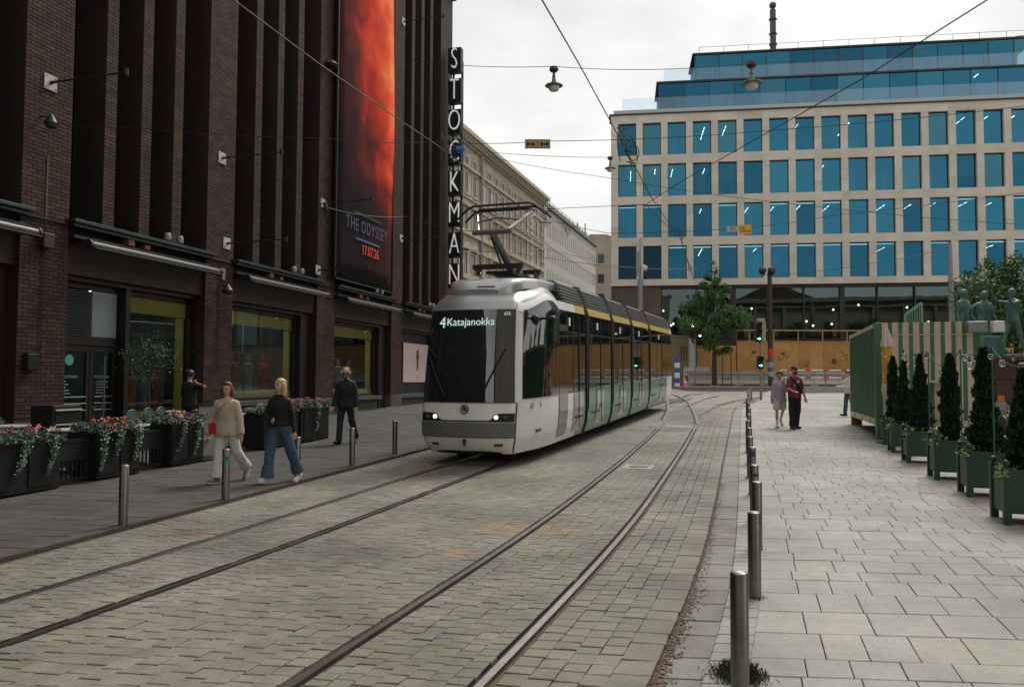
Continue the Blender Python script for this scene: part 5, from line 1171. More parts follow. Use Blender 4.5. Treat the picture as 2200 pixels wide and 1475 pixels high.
# ================================================================== OVERHEAD WIRES
def wire(pts, r, lab, sag=0, n=10):
    P = [A(*q) for q in pts]; Q = []
    for a, b in zip(P, P[1:]):
        for k in range(n): t = k/n; v = a.lerp(b, t); v.z -= sag*4*t*(1-t); Q.append(v)
    Q.append(P[-1])
    c = sum(Q, Vector())/len(Q); m = MB().tube([q-c for q in Q], r, 5); o = m.build('overhead_wire', WIRE, smooth=True, loc=c); return tag(o, lab, 'wire', 'overhead wires')
wire([(1150, -25, 7.9), (1246, 141, 10), (1345, 322, 14), (1400, 425, 18.2), (1462, 515, 25), (1492, 600, 38), (1530, 640, 52)], .0085, 'thick contact wire running down from the top of the sky over the empty track')
wire([(480, -16, 7.8), (682, 135, 10), (868, 264, 12.6), (965, 330, 14.8), (1090, 444, 19.7), (1180, 530, 28), (1290, 600, 45)], .008, 'contact wire crossing the brick front and meeting the pantograph')
wire([(2140, -12, 8.1), (1850, 171, 10.6), (1640, 290, 13.5), (1470, 386, 16.6), (1388, 439, 18.7)], .008, 'wire slanting down from the top right corner across the office block')
wire([(1388, 439, 18.7), (1455, 508, 25)], .01, 'short wire below the slanting one, ending at a ring hanger', 0)
wire([(870, 128, 37), (1190, 143, 31)], .014, 'span wire from the brick front to the lamp in the open sky', .15)
wire([(1190, 143, 31), (1615, 135, 31), (2300, 60, 30)], .013, 'span wire from the sky lamp over the glass roof storeys', .2)
wire([(945, 303, 41), (1130, 306, 27), (1180, 303, 27), (1660, 280, 27), (2300, 215, 27)], .012, 'span wire carrying the small plate with number one', .08)
wire([(988, 321, 42), (1312, 338, 42)], .014, 'span wire from the letter sign to the lamp at the office corner', .12)
wire([(985, 322, 42), (1300, 381, 38), (1750, 443, 36), (2300, 488, 34)], .012, 'thin wire falling to the right across the second row of office windows', .1)
wire([(1150, 450, 25), (1388, 439, 18.7)], .008, 'thin level wire from the pantograph to the slanting wire')
wire([(1170, 470, 34), (1310, 501, 32), (1590, 490, 30), (1780, 464, 30), (2300, 400, 30)], .011, 'wire carrying the yellow speed plate across the office windows', .05)
wire([(870, 515, 37), (1120, 545, 30), (1370, 575, 50), (1500, 575, 60)], .014, 'low wire behind the pantograph towards the camera pole', .1)
wire([(700, 445, 29), (870, 465, 36), (1060, 500, 30), (1300, 560, 45)], .012, 'wire from the pier lantern past the lower letters', .15)
wire([(1462, 495, 25), (1470, 540, 34), (1490, 600, 50)], .012, 'drop wire hanging from the ring hanger by the office windows')
wire([(2045, 525, 62), (1900, 560, 62), (1660, 590, 74)], .02, 'faint wire between the slim grey pole and the floodlight pole', .2)
wire([(110, 262, 17.6), (300, 275, 16), (700, 297, 14.5), (950, 304, 15)], .006, 'fine wire along the upper brick front from the pier lantern', .05)
# street lamps hung from the span wires
LMP = mat('lamp_patina', (.14, .15, .125), .5, .4, var=.25); GLB = mat('lamp_globe', (.62, .58, .48), .25)
def hang_lamp(px, py0, py1, Y, lab):
    t = A(px, py0, Y); b = A(px, py1, Y); h = t.z-b.z; o = thing('hanging_lamp', lab, 'street lamp', b, 0, 'lamps on span wires')
    MB().lathe([(h*0.037, h), (h*0.161, h*.97), (h*0.186, h*.85), (h*0.124, h*.78), (h*0.050, h*.76)], 14).build('clamp_cap', mat('lamp_cap', (.06, .035, .03), .6), o, smooth=True)
    MB().lathe([(h*0.050, h*.77), (h*0.062, h*.6), (h*0.081, h*.58), (h*0.062, h*.55), (h*0.105, h*.32)], 14).build('stem', LMP, o, smooth=True)
    MB().lathe([(h*0.099, h*.34), (h*0.186, h*.3), (h*0.347, h*.24), (h*0.360, h*.21), (h*0.310, h*.2)], 20).build('shade', LMP, o, smooth=True)
    MB().lathe([(h*0.211, h*.215), (h*0.211, h*.1), (h*0.174, h*.02), (.01, 0)], 18).build('globe', GLB, o, smooth=True)
hang_lamp(1190, 143, 196, 31, 'patina green street lamp hanging alone against the open sky')
hang_lamp(1615, 132, 192, 31, 'street lamp hanging in front of the glass roof storeys')
hang_lamp(1311, 336, 369, 42, 'small street lamp hanging at the corner of the office block')
hang_lamp(1172, 452, 486, 60, 'small street lamp hanging just right of the pantograph head')
# plates on the wires
p = A(1155, 303, 27); k = 27/F; o = thing('track_plate', 'small tan plate with number one and two bars on a span wire', 'sign', p)
MB().box(-26*k, 26*k, -.015, .015, -15*k, 2*k).build('plate', mat('plate_tan', (.42, .27, .13), .6), o, bevel=.004); PB = mat('plate_border', (.22, .08, .05), .6)
MB().box(-26*k, 26*k, -.02, .02, 2*k, 3.4*k).box(-26*k, 26*k, -.02, .02, -16.4*k, -15*k).box(-27.4*k, -26*k, -.02, .02, -16.4*k, 3.4*k).box(26*k, 27.4*k, -.02, .02, -16.4*k, 3.4*k).build('border', PB, o)
for s in (-1, 1): MB().box(min(s*8*k, s*22*k), max(s*8*k, s*22*k), -.022, -.016, -9*k, -5*k).build('bar', BLACK, o); MB().box(s*22*k-1.5*k, s*22*k+1.5*k, -.022, -.016, -12*k, -2*k).build('bar_end', BLACK, o); MB().box(s*8*k-1.5*k, s*8*k+1.5*k, -.022, -.016, -11*k, -3*k).build('bar_end', BLACK, o)
text('1', 'digit', BLACK, o, 15*k, Matrix.Translation((0, -.018, -7*k)) @ UP, .002)
p = A(1596, 484, 30); k = 30/F; o = thing('speed_plate', 'yellow 10 km/h plate with a white 411 plate on the wire', 'sign', p); o.rotation_euler = (0, R(-2), 0)
MB().box(-10*k, 18*k, -.01, .01, -20*k, 1*k).build('yellow_plate', mat('plate_yellow', (.80, .45, .02), .5), o); MB().box(-35*k, -11.5*k, -.01, .01, -13*k, -2*k).build('white_plate', mat('plate_white', (.5, .5, .46), .5), o)
text('10', 'number', BLACK, o, 17*k, Matrix.Translation((-3*k, -.013, -10*k)) @ UP, .001, sx=.7); text('km/h', 'unit', BLACK, o, 8*k, Matrix.Translation((10*k, -.013, -13*k)) @ UP, .001, sx=.85)
text('411', 'number', BLACK, o, 10*k, Matrix.Translation((-21*k, -.013, -7.5*k)) @ UP, .001)
# section insulators and hangers
def fitting(px, py, Y, s, lab, ring=True):
    p = A(px, py, Y); o = thing('wire_fitting', lab, 'wire fitting', p)
    MB().tube([(-.5*s, -1.1*s, .9*s), (.45*s, .9*s, -1*s)], .05*s, 6).build('beam', GREYM, o)
    for k in range(4): t = -1+k*.62; MB().bar((t*.45*s-.3*s, t*.9*s, -t*.9*s+.1*s), (t*.45*s+.35*s, t*.9*s, -t*.9*s), .06*s).build('clamp', DARKM, o)
    for s_ in (-1, 1): MB().tube([(s_*.4*s-.3*s, -.6*s, .6*s), (s_*.6*s, 0, .05*s), (s_*.55*s+.2*s, .6*s, -.7*s)], .03*s, 5).build('runner', BLACK, o)
    if ring: MB().tube([(.42*s+.38*s*math.cos(t), .2*s, -.25*s+.5*s*math.sin(t)) for t in spread(0, 6.283, 15)], .03*s, 5).build('ring', BLACK, o)
    MB().lathe([(.05*s, -.5*s), (.09*s, -.4*s), (.05*s, -.3*s), (.09*s, -.2*s), (.05*s, -.1*s), (.06*s, .3*s)], 8).build('insulator', mat('insulator_dark', (.06, .05, .05), .3), o)
fitting(1347, 318, 14, .28, 'cluster of clamps on the contact wire before the office corner')
fitting(963, 318, 14.8, .22, 'clamps and bracket on the contact wire beside the letter sign')
fitting(1460, 500, 25, .22, 'ring hanger on the wire in front of the office windows')
fitting(1480, 573, 45, .25, 'small clamps on the wires above the street tree', False)
fitting(1215, 492, 40, .3, 'ring hanger on the wires in front of the white building')
p = A(988, 322, 41.5); o = thing('net_ball', 'tangled bright blue netting caught on the wire by the letter sign', 'netting', p); m = MB(); random.seed(4)
for k in range(40): v = [Vector((random.gauss(0, .14), random.gauss(0, .14), random.gauss(0, .11))) for _ in range(3)]; m.tube(v, .012, 4)
m.build('strands', mat('net_blue', (.03, .22, .55), .6), o)
# ================================================================== KIOSK CONTAINER AND TERRACE ON THE SQUARE
c = G(1885, 950); KR = math.atan2(-.31, 1)
ki = thing('kiosk_container', 'green and cream striped container kiosk with corrugated side on the square', 'kiosk', (c.x, c.y, c.z+RPZ), KR)
KG = mat('kiosk_green', (.05, .15, .075), .45, var=.15, streak=.2); KC = mat('kiosk_cream', (.56, .47, .33), .5, var=.1, streak=.15)
KW, KL, z0, z1 = 2.35, 6.06, .42, 3.0
MB().box(.03, KW-.03, .12, KL-.03, z0+.1, z1-.05).build('body', KG, ki)
m = MB(); n = 22; P = []
for i in range(n*4+1):
    k = i % 4; y = .16+(KL-.3)*i/(n*4); P.append((-.02 if k in (0, 1) else .06, y))
m.add([(x, y, z) for z in (z0+.14, z1-.1) for x, y in P], [(i+1, i, len(P)+i, len(P)+i+1) for i in range(len(P)-1)]); m.build('corrugated_side', KG, ki)
for y in (0, KL-.14):
    for x in (-.02, KW-.14): MB().box(x, x+.16, y-.01 if y < 1 else y, y+.15, z0-.02, z1+.02).build('corner_post', KC if y > 1 else KG, ki, bevel=.01)
MB().box(-.03, .1, .15, KL-.14, z0-.02, z0+.14).build('bottom_rail', KC, ki); MB().box(-.03, .1, .15, KL-.14, z1-.1, z1+.0).build('top_rail', KC, ki)
MB().box(.14, KW-.14, -.01, .1, z0-.02, z0+.14).build('bottom_rail', KC, ki)
for k in range(3): MB().box(-.036, -.03, .9+1.8*k, 1.15+1.8*k, z0+.01, z0+.1).build('fork_pocket', BLACK, ki)
for x, y in ((.0, .0), (.0, KL-.3), (KW-.3, 0), (KW-.3, KL-.3)): MB().box(x, x+.3, y, y+.3, 0, z0-.022).build('support_block', KG if y < 1 else mat('block_wood', (.2, .13, .08), .8), ki)
ns = 17; sw = (KW-.28)/ns; wc, wg = sw*1.2, sw*(17-9*1.2)/8
for k in range(ns):
    g_ = k % 2 == 1; x = .14+(k//2)*(wc+wg)+(wc if g_ else 0); sw_ = wg if g_ else wc; top = MB().box(x+.002, x+sw_-.002, -.024 if g_ else -.03, .1, 1.55 if 6 < k < 13 else z0+.15, z1+.015).build('striped_board', KG if g_ else KC, ki)
    if 6 < k < 13: MB().box(x+.002, x+sw_-.002, .08, .13, z0+.15, 1.5).build('recessed_board', KG if g_ else KC, ki)
MB().box(.14, KW-.14, -.042, -.031, 2.685, 2.705).build('cross_rail', KC, ki)
MB().box(.14+sw*7, .14+sw*13, -.1, .1, 1.49, 1.55).build('counter_edge', KC, ki)
for x, w_, mt in ((KW-.36, .44, GREYM), (KW+.18, .26, WHITE)): MB().box(x, x+w_, -.5, -.25, 2.72, 2.98).bar((x+.1, -.3, 2.95), (x+.1, .05, 2.99), .04).build('floodlight', mt, ki, bevel=.03)
o = thing('roof_trellis', 'pale green slatted frame standing slanted on the kiosk roof', 'frame', ki.matrix_basis @ Vector((1.05, 2.2, 3.02)), KR)
TG_ = mat('pale_green', (.22, .36, .24), .6); q = [(0, 0), (.42, 0), (.42, .68), (0, .36)]
for a, b in ((0, 1), (1, 2), (2, 3), (3, 0)): MB().bar((q[a][0], 0, q[a][1]), (q[b][0], 0, q[b][1]), .05, .07).build('edge', TG_, o)
for k in range(1, 7): x = .42*k/7; MB().bar((x, 0, .02), (x, 0, .36+.32*x/.42), .022).build('slat', TG_, o)
# closed parasol, cream and yellow
p = G(1893, 951); o = thing('closed_parasol', 'closed cream and yellow patterned parasol on a round base by the kiosk corner', 'parasol', (p.x-.02, p.y-.45, p.z+RPZ))
hh = lambda y: A(1895, y, p.y-.45).z-p.z-RPZ
MB().lathe([(.28, 0), (.28, .06), (.05, .09)], 20).build('base', mat('parasol_base', (.22, .21, .19), .7), o); MB().tube([(0, 0, .05), (0, 0, hh(705))], .024, 10).build('pole', WHITE, o)
def cloth(prof, name, mt):
    m = MB(); rings = []
    for r, z in prof: rings.append([(r*(1+.22*math.cos(7*t+z*2))*math.cos(t), r*(1+.22*math.cos(7*t+z*2))*math.sin(t), z) for t in [2*math.pi*j/42 for j in range(42)]])
    m.loft(rings); return m.build(name, mt, o, smooth=True, ang=80)
CRM = mat('parasol_cream', (.55, .5, .42), .8, var=.12, vs=6); PYE = mat('parasol_yellow', (.6, .33, .06), .8, var=.35, vs=9)
cloth([(.02, hh(704)), (.05, hh(712)), (.11, hh(730)), (.13, hh(745))], 'top_cap', CRM)
cloth([(.10, hh(744)), (.115, hh(770)), (.105, hh(790)), (.09, hh(808))], 'canopy', PYE); cloth([(.09, hh(806)), (.12, hh(815)), (.11, hh(826))], 'canopy_fold', PYE); cloth([(.12, hh(824)), (.13, hh(835)), (.10, hh(852)), (.06, hh(880))], 'hem', CRM)
for k in range(7): a = k*.9+3; z = hh(760+6*k); MB().ball((.115*math.cos(a), .115*math.sin(a), z), .04, 6, 4).build('pattern_patch', CRM, o, smooth=True)
# planters with conifers
PG_ = mat('planter_green', (.020, .062, .040), .5, var=.2, vs=5, streak=.2); THU = [mat(f'thuja{k}', c_, .6, tint=True, spec=.25) for k, c_ in enumerate(((.012, .036, .016), (.020, .052, .020), (.008, .022, .012)))]
YG = mat('ivy_light', (.16, .22, .045), .5, tint=True)
def planter(px, py, w_, h_, th, tr, lab, seed, lab2):
    random.seed(seed); p = G(px, py); d = Vector((math.cos(KR), math.sin(KR))); base = p+Vector((d.x*w_/2-d.y*w_/2*0, d.y*w_/2, 0))+Vector((.30*w_/2, w_/2, 0)); base.z = gz(base.y)+RPZ
    o = thing('planter_box', lab, 'planter', base, KR, 'green planters along the terrace'); a = w_/2; lw = .085
    for sx_ in (-1, 1):
        for sy_ in (-1, 1):
            l = MB().box(sx_*a-lw/2, sx_*a+lw/2, sy_*a-lw/2, sy_*a+lw/2, 0, h_+.03).build('leg', PG_, o, bevel=.006); MB().ball((sx_*a, sy_*a, h_+.075), .045, 10, 6).build('knob', PG_, l, smooth=True)
    for s_ in (-1, 1):
        MB().box(-a+lw/2, a-lw/2, s_*a-.02, s_*a+.02, .13, h_).build('side_board', PG_, o, bevel=.004); MB().box(s_*a-.02, s_*a+.02, -a+lw/2, a-lw/2, .13, h_).build('side_board', PG_, o, bevel=.004)
    MB().box(-a+.02, a-.02, -a+.02, a-.02, .14, h_-.05).build('soil', mat('soil', (.03, .02, .014), .95), o)
    m = MB()
    for k in range(150):
        x, y = random.uniform(-a, a), random.uniform(-a, a); s = random.uniform(.018, .04); u = Vector((random.gauss(0, 1), random.gauss(0, 1), random.gauss(0, 1))).normalized(); v = u.orthogonal().normalized(); q = Vector((x, y, h_+random.uniform(-.03, .07)))
        if random.random() < .25: q = Vector((-a-.05+random.gauss(0, .02), random.gauss(-a*.6, .12), h_-random.random()*.12))
        m.add([q-u*s, q+v*s*.7, q+u*s, q-v*s*.7], [(0, 1, 2, 3)], 0, random.uniform(.5, 1.5))
    m.build('ivy', YG, o)
    t = thing('conifer', lab2, 'conifer', base+Vector((0, 0, h_-.06)), 0, 'conifers in the green planters')
    MB().tube([(0, 0, -.05), (0, 0, th*.8)], [.03, .01], 6).build('trunk', BARK, t)
    m = MB()
    for k in range(5200):
        f = random.random()**1.25; z = f*th; rr = tr*((1-f)**.62)*min(1, .55+f*4)*random.uniform(.55, 1.08)*(1+.16*math.sin(5*f*6.28+seed)); a_ = random.random()*6.283; rr *= 1+.3*math.sin(2*a_+seed*1.7+f*5)+.15*math.sin(7*f*6.28+seed*2+a_)
        q = Vector((rr*math.cos(a_), rr*math.sin(a_), z)); s = random.uniform(.028, .06); u = (Vector((math.cos(a_)*.45, math.sin(a_)*.45, 1))+Vector((random.gauss(0, .25), random.gauss(0, .25), 0))).normalized(); v = u.cross(Vector((random.gauss(0, 1), random.gauss(0, 1), .2))).normalized()
        m.add([q, q+v*s*.45+u*s*.6, q+u*s*1.5, q-v*s*.45+u*s*.6], [(0, 1, 2, 3)], random.choice((0, 0, 1, 2)), random.uniform(.6, 1.4))
    m.build('crown', THU, t); return base
pls = [planter(2166, 1133, .56, .66, 1.25, .19, 'dark green wooden planter cut off by the right picture edge', 1, 'dark conifer in the planter cut off by the right picture edge'),
       planter(2085, 1072, .56, .66, 1.55, .225, 'dark green wooden planter with ivy, nearest one fully in view', 2, 'largest dark conifer, in the nearest planter fully in view'),
       planter(2014, 1035, .56, .66, 1.48, .18, 'dark green wooden planter, third along the terrace from the camera', 3, 'dark conifer in the third planter from the camera'),
       planter(1953, 998, .56, .62, 1.55, .17, 'dark green wooden planter, fourth along the terrace from the camera', 4, 'dark conifer in the fourth planter from the camera'),
       planter(1920, 975, .54, .62, 1.42, .18, 'dark green wooden planter, second from the kiosk corner', 5, 'dark conifer in the planter second from the kiosk corner'),
       planter(1900, 958, .52, .62, 1.55, .165, 'dark green wooden planter right beside the kiosk corner', 6, 'dark conifer in the planter right beside the kiosk corner')]
p = pls[2]+Vector((.55, .15, 0)); t_ = None
# string lights on thin posts
sl = thing('string_lights', 'string of clear round bulbs on thin green posts above the planters', 'string lights', pls[2])
inv = Matrix.Translation(-pls[2]); SLM = mat('post_green', (.05, .12, .075), .5); CBL = mat('cable', (.02, .02, .02), .6); BLB = glass_mat('bulb_glass', (.93, .93, .9), (1, 1, 1), .08, .0, 0, .9); FIL = mat('filament', (.5, .32, .12), .4)
tops = []
for px, py, b in ((1936, 757, pls[5]), (1966, 759, pls[4]), (1994, 755, pls[3]), (2063, 750, pls[2]), (2131, 746, pls[1]), (2230, 762, pls[0])):
    t = inv @ A(px, py, b.y-.32); tops.append(t); f = Vector((t.x, t.y, gz(b.y)+.3-pls[2].z)); MB().tube([f, t], .012, 6).build('post', SLM, sl)
def catn(a, b, sag, n=10): return [a.lerp(b, k/n)-Vector((0, 0, sag*4*(k/n)*(1-k/n))) for k in range(n+1)]
for (a, b, sag) in zip(tops, tops[1:], (.10, .10, .28, .1, .2)): MB().tube(catn(a, b, sag), .007, 5).build('cable', CBL, sl)
for px, py, r, i in ((1941, 764, 6, 5), (1949, 786, 6, 5), (1967, 772, 6, 4), (1968, 789, 7, 4), (1989, 773, 7, 3), (2026, 799, 8, 3), (2074, 767, 8, 2), (2083, 784, 8, 2), (2096, 780, 7, 2), (2129, 765, 7, 1), (2153, 780, 8, 1), (2177, 771, 4, 3), (2197, 786, 9, 1)):
    Y = pls[i].y-.32; q = inv @ A(px, py, Y); r_ = r*Y/F; b = MB().ball(q, r_, 16, 10).build('bulb', BLB, sl, smooth=True)
    MB().lathe([(.004, r_*.9), (r_*.32, r_*.85), (r_*.32, r_*1.6), (.008, r_*1.8), (.006, r_*2.6)], 8, q).build('socket', CBL, b); MB().tube([q+Vector((-.3*r_, 0, .3*r_)), q+Vector((0, 0, -.35*r_)), q+Vector((.3*r_, 0, .3*r_))], r_*.05, 4).build('filament', FIL, b)
# woven bistro chairs and a table behind the planters
WEA = bpy.data.materials.new('woven_chevron'); WEA.use_nodes = True; N = WEA.node_tree.nodes; L = WEA.node_tree.links
tc = N.new('ShaderNodeTexCoord'); sx = N.new('ShaderNodeSeparateXYZ'); L.new(tc.outputs['Object'], sx.inputs[0])
def mn_(op, a, b=0.):
    q = N.new('ShaderNodeMath'); q.operation = op
    for i, v in enumerate((a, b)):
        if isinstance(v, (int, float)): q.inputs[i].default_value = v
        else: L.new(v, q.inputs[i])
    return q.outputs[0]
zg_ = mn_('PINGPONG', sx.outputs[0], .055); st_ = mn_('FRACT', mn_('MULTIPLY', mn_('ADD', sx.outputs[2], zg_), 15)); gt = mn_('GREATER_THAN', st_, .5)
mx = N.new('ShaderNodeMixRGB'); mx.inputs[1].default_value = (.02, .06, .04, 1); mx.inputs[2].default_value = (.5, .5, .44, 1); L.new(gt, mx.inputs[0]); L.new(mx.outputs[0], N['Principled BSDF'].inputs['Base Color'])
RAT = mat('rattan_frame', (.10, .12, .08), .5)
def bistro_chair(loc, rz, lab, weave=WEA, frame=RAT, grp=None):
    o = thing('bistro_chair', lab, 'chair', loc, rz, grp); w_ = .22
    MB().box(-w_, w_, -.2, .2, .43, .455).build('seat', weave, o, bevel=.02)
    arc = [(w_*math.cos(t)*1.05, .22+.02*math.sin(t), .70+.2*math.sin(t)) for t in spread(0, math.pi, 13)]
    MB().tube([(w_*1.05, .2, 0)]+[(w_*1.05, .22, .45)]+arc+[(-w_*1.05, .22, .45), (-w_*1.05, .2, 0)], .014, 6).build('back_frame', frame, o)
    pts = [(w_*1.0, .22, .5)]+[(x*.95, y, z-.01) for x, y, z in arc]+[(-w_*1.0, .22, .5)]; MB().loft([[(x, y-.008, z) for x, y, z in pts], [(x, y+.008, z) for x, y, z in pts]]).build('backrest', weave, o)
    for s_ in (-1, 1): MB().tube([(s_*w_*.95, -.19, .44), (s_*w_, -.21, 0)], .013, 6).build('leg', frame, o); MB().tube([(s_*w_*1.05, .21, .68), (s_*w_*1.15, 0, .66), (s_*w_*1.05, -.17, .62), (s_*w_, -.19, .44)], .012, 6).build('armrest', frame, o)
    MB().tube([(-w_, -.2, .2), (w_, -.2, .2)], .009, 5).build('stretcher', frame, o); return o
def at_g(px, py): p = G(px, py); p.z = gz(p.y)+RPZ; return p
bistro_chair(at_g(2165, 930), R(8), 'woven green and white bistro chair farthest back beside the orange cloth'); bistro_chair(at_g(2192, 938), R(-12), 'woven bistro chair facing front at the right picture edge')
bistro_chair(at_g(2184, 990), R(75), 'dark bistro chair turned sideways behind the largest conifer', mat('rattan_dark', (.05, .06, .045), .6)); bistro_chair(at_g(2205, 1035), R(160), 'bistro chair just behind the planter cut off by the edge', MATS['rattan_dark'])
p = at_g(2196, 962); o = thing('bistro_table', 'small round white bistro table among the woven chairs', 'table', p); MB().lathe([(.3, .72), (.31, .735), (.3, .75)], 24).build('tabletop', WHITE, o); MB().tube([(0, 0, 0), (0, 0, .72)], .03, 8).build('leg', DARKM, o); MB().lathe([(.2, 0), (.19, .03), (.03, .05)], 16).build('base', DARKM, o)
p = at_g(2153, 915); o = thing('orange_cloth', 'orange cloth hanging behind the largest conifer', 'cloth', p+Vector((0, 0, .35))); m = MB(); m.loft([[(x+.02*math.sin(z*9), .03*math.sin(x*30+z*5)+d, z) for x in spread(-.12, .12, 9)]+[(x+.02*math.sin(z*9), .03*math.sin(x*30+z*5)+d+.01, z) for x in reversed(spread(-.12, .12, 9))] for d in (0,) for z in spread(0, .62, 8)]); m.build('fabric', mat('orange_fabric', (.65, .2, .02), .8), o, smooth=True); MB().bar((0, .05, -.35), (0, .05, .64), .025).build('stand', DARKM, o)
p = at_g(2055, 960); bistro_chair(p, R(30), 'green bistro chair glimpsed between two conifers', MATS['rattan_dark']); 
# granite plinth of the bronze group
Yq = 27.5; a, b = A(2046, 770, Yq), A(2235, 770, Yq)
pd = thing('granite_plinth', 'dark red granite plinth under the bronze figures', 'plinth', (a.x, Yq-1.1, gz(Yq))); RG = stone_mat('red_granite', [(.085, .045, .04), (.10, .05, .042), (.075, .042, .04)], .5, (), .3, .1); hz = a.z-gz(Yq)
for r_ in range(3):
    for k in range(4): w_ = (b.x-a.x)/4; z_ = hz/3; MB().box(k*w_+.005, (k+1)*w_-.005, 0, 2.4, r_*z_+.004, (r_+1)*z_-.004, 0, random.uniform(.8, 1.15)).build('granite_block', RG, pd, bevel=.015)
MB().box(-.08, b.x-a.x+.08, -.08, 2.5, hz-.1, hz+.06).build('cap_slab', RG, pd, bevel=.02)
PLZ = gz(Yq)+hz+.06
# ================================================================== CAFE TERRACE IN FRONT OF THE STORE
ta, tb = G(0, 1080), G(710, 945); TL = Plane((ta.x, ta.y), tb.x-ta.x, tb.y-ta.y)
tz = lambda x: gz(TL.w(x, 0, 0).y)+LPZ
BXM = mat('terrace_black', (.006, .0065, .0065), .6, var=.3, vs=3); FOL = [mat(f'foliage{k}', c_, .55, tint=True, spec=.3) for k, c_ in enumerate(((.016, .045, .022), (.03, .07, .03), (.045, .02, .05)))]
VIN = mat('silver_vine', (.10, .20, .14), .5, tint=True)
PNK, ORG, WFL = mat('pink_petal', (.42, .075, .12), .6, tint=True), mat('orange_petal', (.5, .12, .02), .6, tint=True), mat('white_petal', (.6, .6, .5), .6, tint=True)
def flowerbox(px0, px1, py, h_, lab, seed, cols, nv):
    random.seed(seed); x0 = TL.at(px0, py)[0]; x1 = TL.at(px1, py)[0]; L_ = x1-x0; b = TL.w(x0, 0, 0); b.z = tz((x0+x1)/2)
    o = thing('flower_box', lab, 'planter', b, TL.rot, 'black flower boxes round the terrace'); d = .48
    MB().box(0, L_, 0, d, .02, h_).build('box', BXM, o, bevel=.015)
    for k in range(max(2, int(L_/.5))): x = L_*(k+.5)/max(2, int(L_/.5)); MB().box(x-.21, x+.21, -.015, -.001, .1, h_-.1).build('front_panel', mat('panel_black', (.009, .0095, .0095), .5, var=.2), o)
    MB().box(.03, L_-.03, .03, d-.03, h_+.001, h_+.02).build('soil', mat('soil', (.03, .02, .014), .95), o)
    m = MB()
    for k in range(int(1300*L_)):
        x, y = random.uniform(-.06, L_+.06), random.uniform(-.08, d+.05); hh_ = .13*(.6+.4*math.sin(x*7+seed))+.06; q = Vector((x, y, h_+random.random()*hh_)); s = random.uniform(.018, .042)
        u = Vector((random.gauss(0, 1), random.gauss(0, 1), random.gauss(0, .7))).normalized(); v = u.orthogonal().normalized(); m.add([q-u*s, q+v*s*.6, q+u*s, q-v*s*.6], [(0, 1, 2, 3)], random.choice((0, 0, 1, 1, 2)), random.uniform(.5, 1.5))
    m.build('foliage', FOL, o)
    for k in range(int(9*L_)+3):
        q = Vector((random.uniform(0, L_), random.uniform(-.05, d), h_+random.uniform(.08, .22))); mt = random.choice(cols); m = MB()
        for j in range(14): e = Vector((random.gauss(0, .022), random.gauss(0, .022), random.gauss(0, .015))); s = .02; u = Vector((random.gauss(0, 1), random.gauss(0, 1), random.gauss(0, 1))).normalized(); v = u.orthogonal().normalized(); m.add([q+e-u*s, q+e+v*s, q+e+u*s, q+e-v*s], [(0, 1, 2, 3)], 0, random.uniform(.7, 1.3))
        m.build('blossom', mt, o)
    for k in range(nv):                   # trailing plants
        x = L_*(k+.5)/nv+random.uniform(-.1, .1); ln = h_*random.uniform(.55, .9); m = MB(); dx = random.uniform(-.2, -.05)
        for j in range(420):
            t = random.random(); wd = .11*(1-t*.75); q = Vector((x+dx*t*t+random.gauss(0, wd*.5), -.05-random.random()*.05*(1-t*.5), h_+.05-ln*t)); s = random.uniform(.010, .02); u = Vector((random.gauss(0, 1), random.gauss(0, .5), random.gauss(0, 1))).normalized(); v = u.orthogonal().normalized(); m.add([q-u*s, q+v*s*.8, q+u*s, q-v*s*.8], [(0, 1, 2, 3)], 0, random.uniform(.35, 1.6))
        m.build('trailing_vine', VIN, o)
flowerbox(-60, 128, 1060, .74, 'long black flower box with pink geraniums at the left picture edge', 1, (PNK, PNK, PNK, WFL), 3)
flowerbox(208, 298, 1035, .76, 'black flower box with orange and purple flowers behind the leftmost bollard', 2, (ORG, ORG, PNK), 3)
flowerbox(368, 436, 1000, .78, 'black flower box with orange and pink flowers left of the woman in cream', 3, (ORG, PNK, PNK), 2)
flowerbox(566, 640, 972, .78, 'black flower box with white flowers behind the woman in jeans', 4, (WFL, PNK), 2)
flowerbox(646, 706, 955, .82, 'black flower box with pink flowers at the terrace end near the walking man', 5, (PNK, PNK, PNK), 1)
LAT = mat('lattice_black', (.013, .014, .014), .55)
for (p0, p1, py, lab) in ((134, 204, 1050, 'black lattice fence panel between the pink and the orange flower boxes'), (302, 364, 1018, 'black lattice fence panel right of the orange flower box')):
    x0, x1 = TL.at(p0, py)[0], TL.at(p1, py)[0]; L_ = x1-x0; b = TL.w(x0, .2, 0); b.z = tz(x0); o = thing('terrace_fence', lab, 'fence', b, TL.rot, 'lattice panels round the terrace')
    for x in (0, L_): MB().box(x-.025, x+.025, -.03, .03, 0, .7).build('post', LAT, o)
    for z in (.08, .4, .68): MB().box(0, L_, -.02, .02, z-.025, z+.02).build('rail', LAT, o)
    MB().box(.03, L_-.03, -.008, .008, .42, .66).build('screen_panel', LAT, o); n = int(L_/.085)
    for k in range(1, n): MB().box(L_*k/n-.011, L_*k/n+.011, -.012, .012, 0.1, .38).build('slat', LAT, o)
def tg(px, py, up=0): p = G(px, py, LPZ); return p
def on_terr(px, py, h): return G(px, py, h+LPZ)
TCH = mat('terrace_chair_green', (.035, .075, .065), .45, .3); TTOP = mat('table_top_pale', (.42, .40, .36), .45, var=.1)
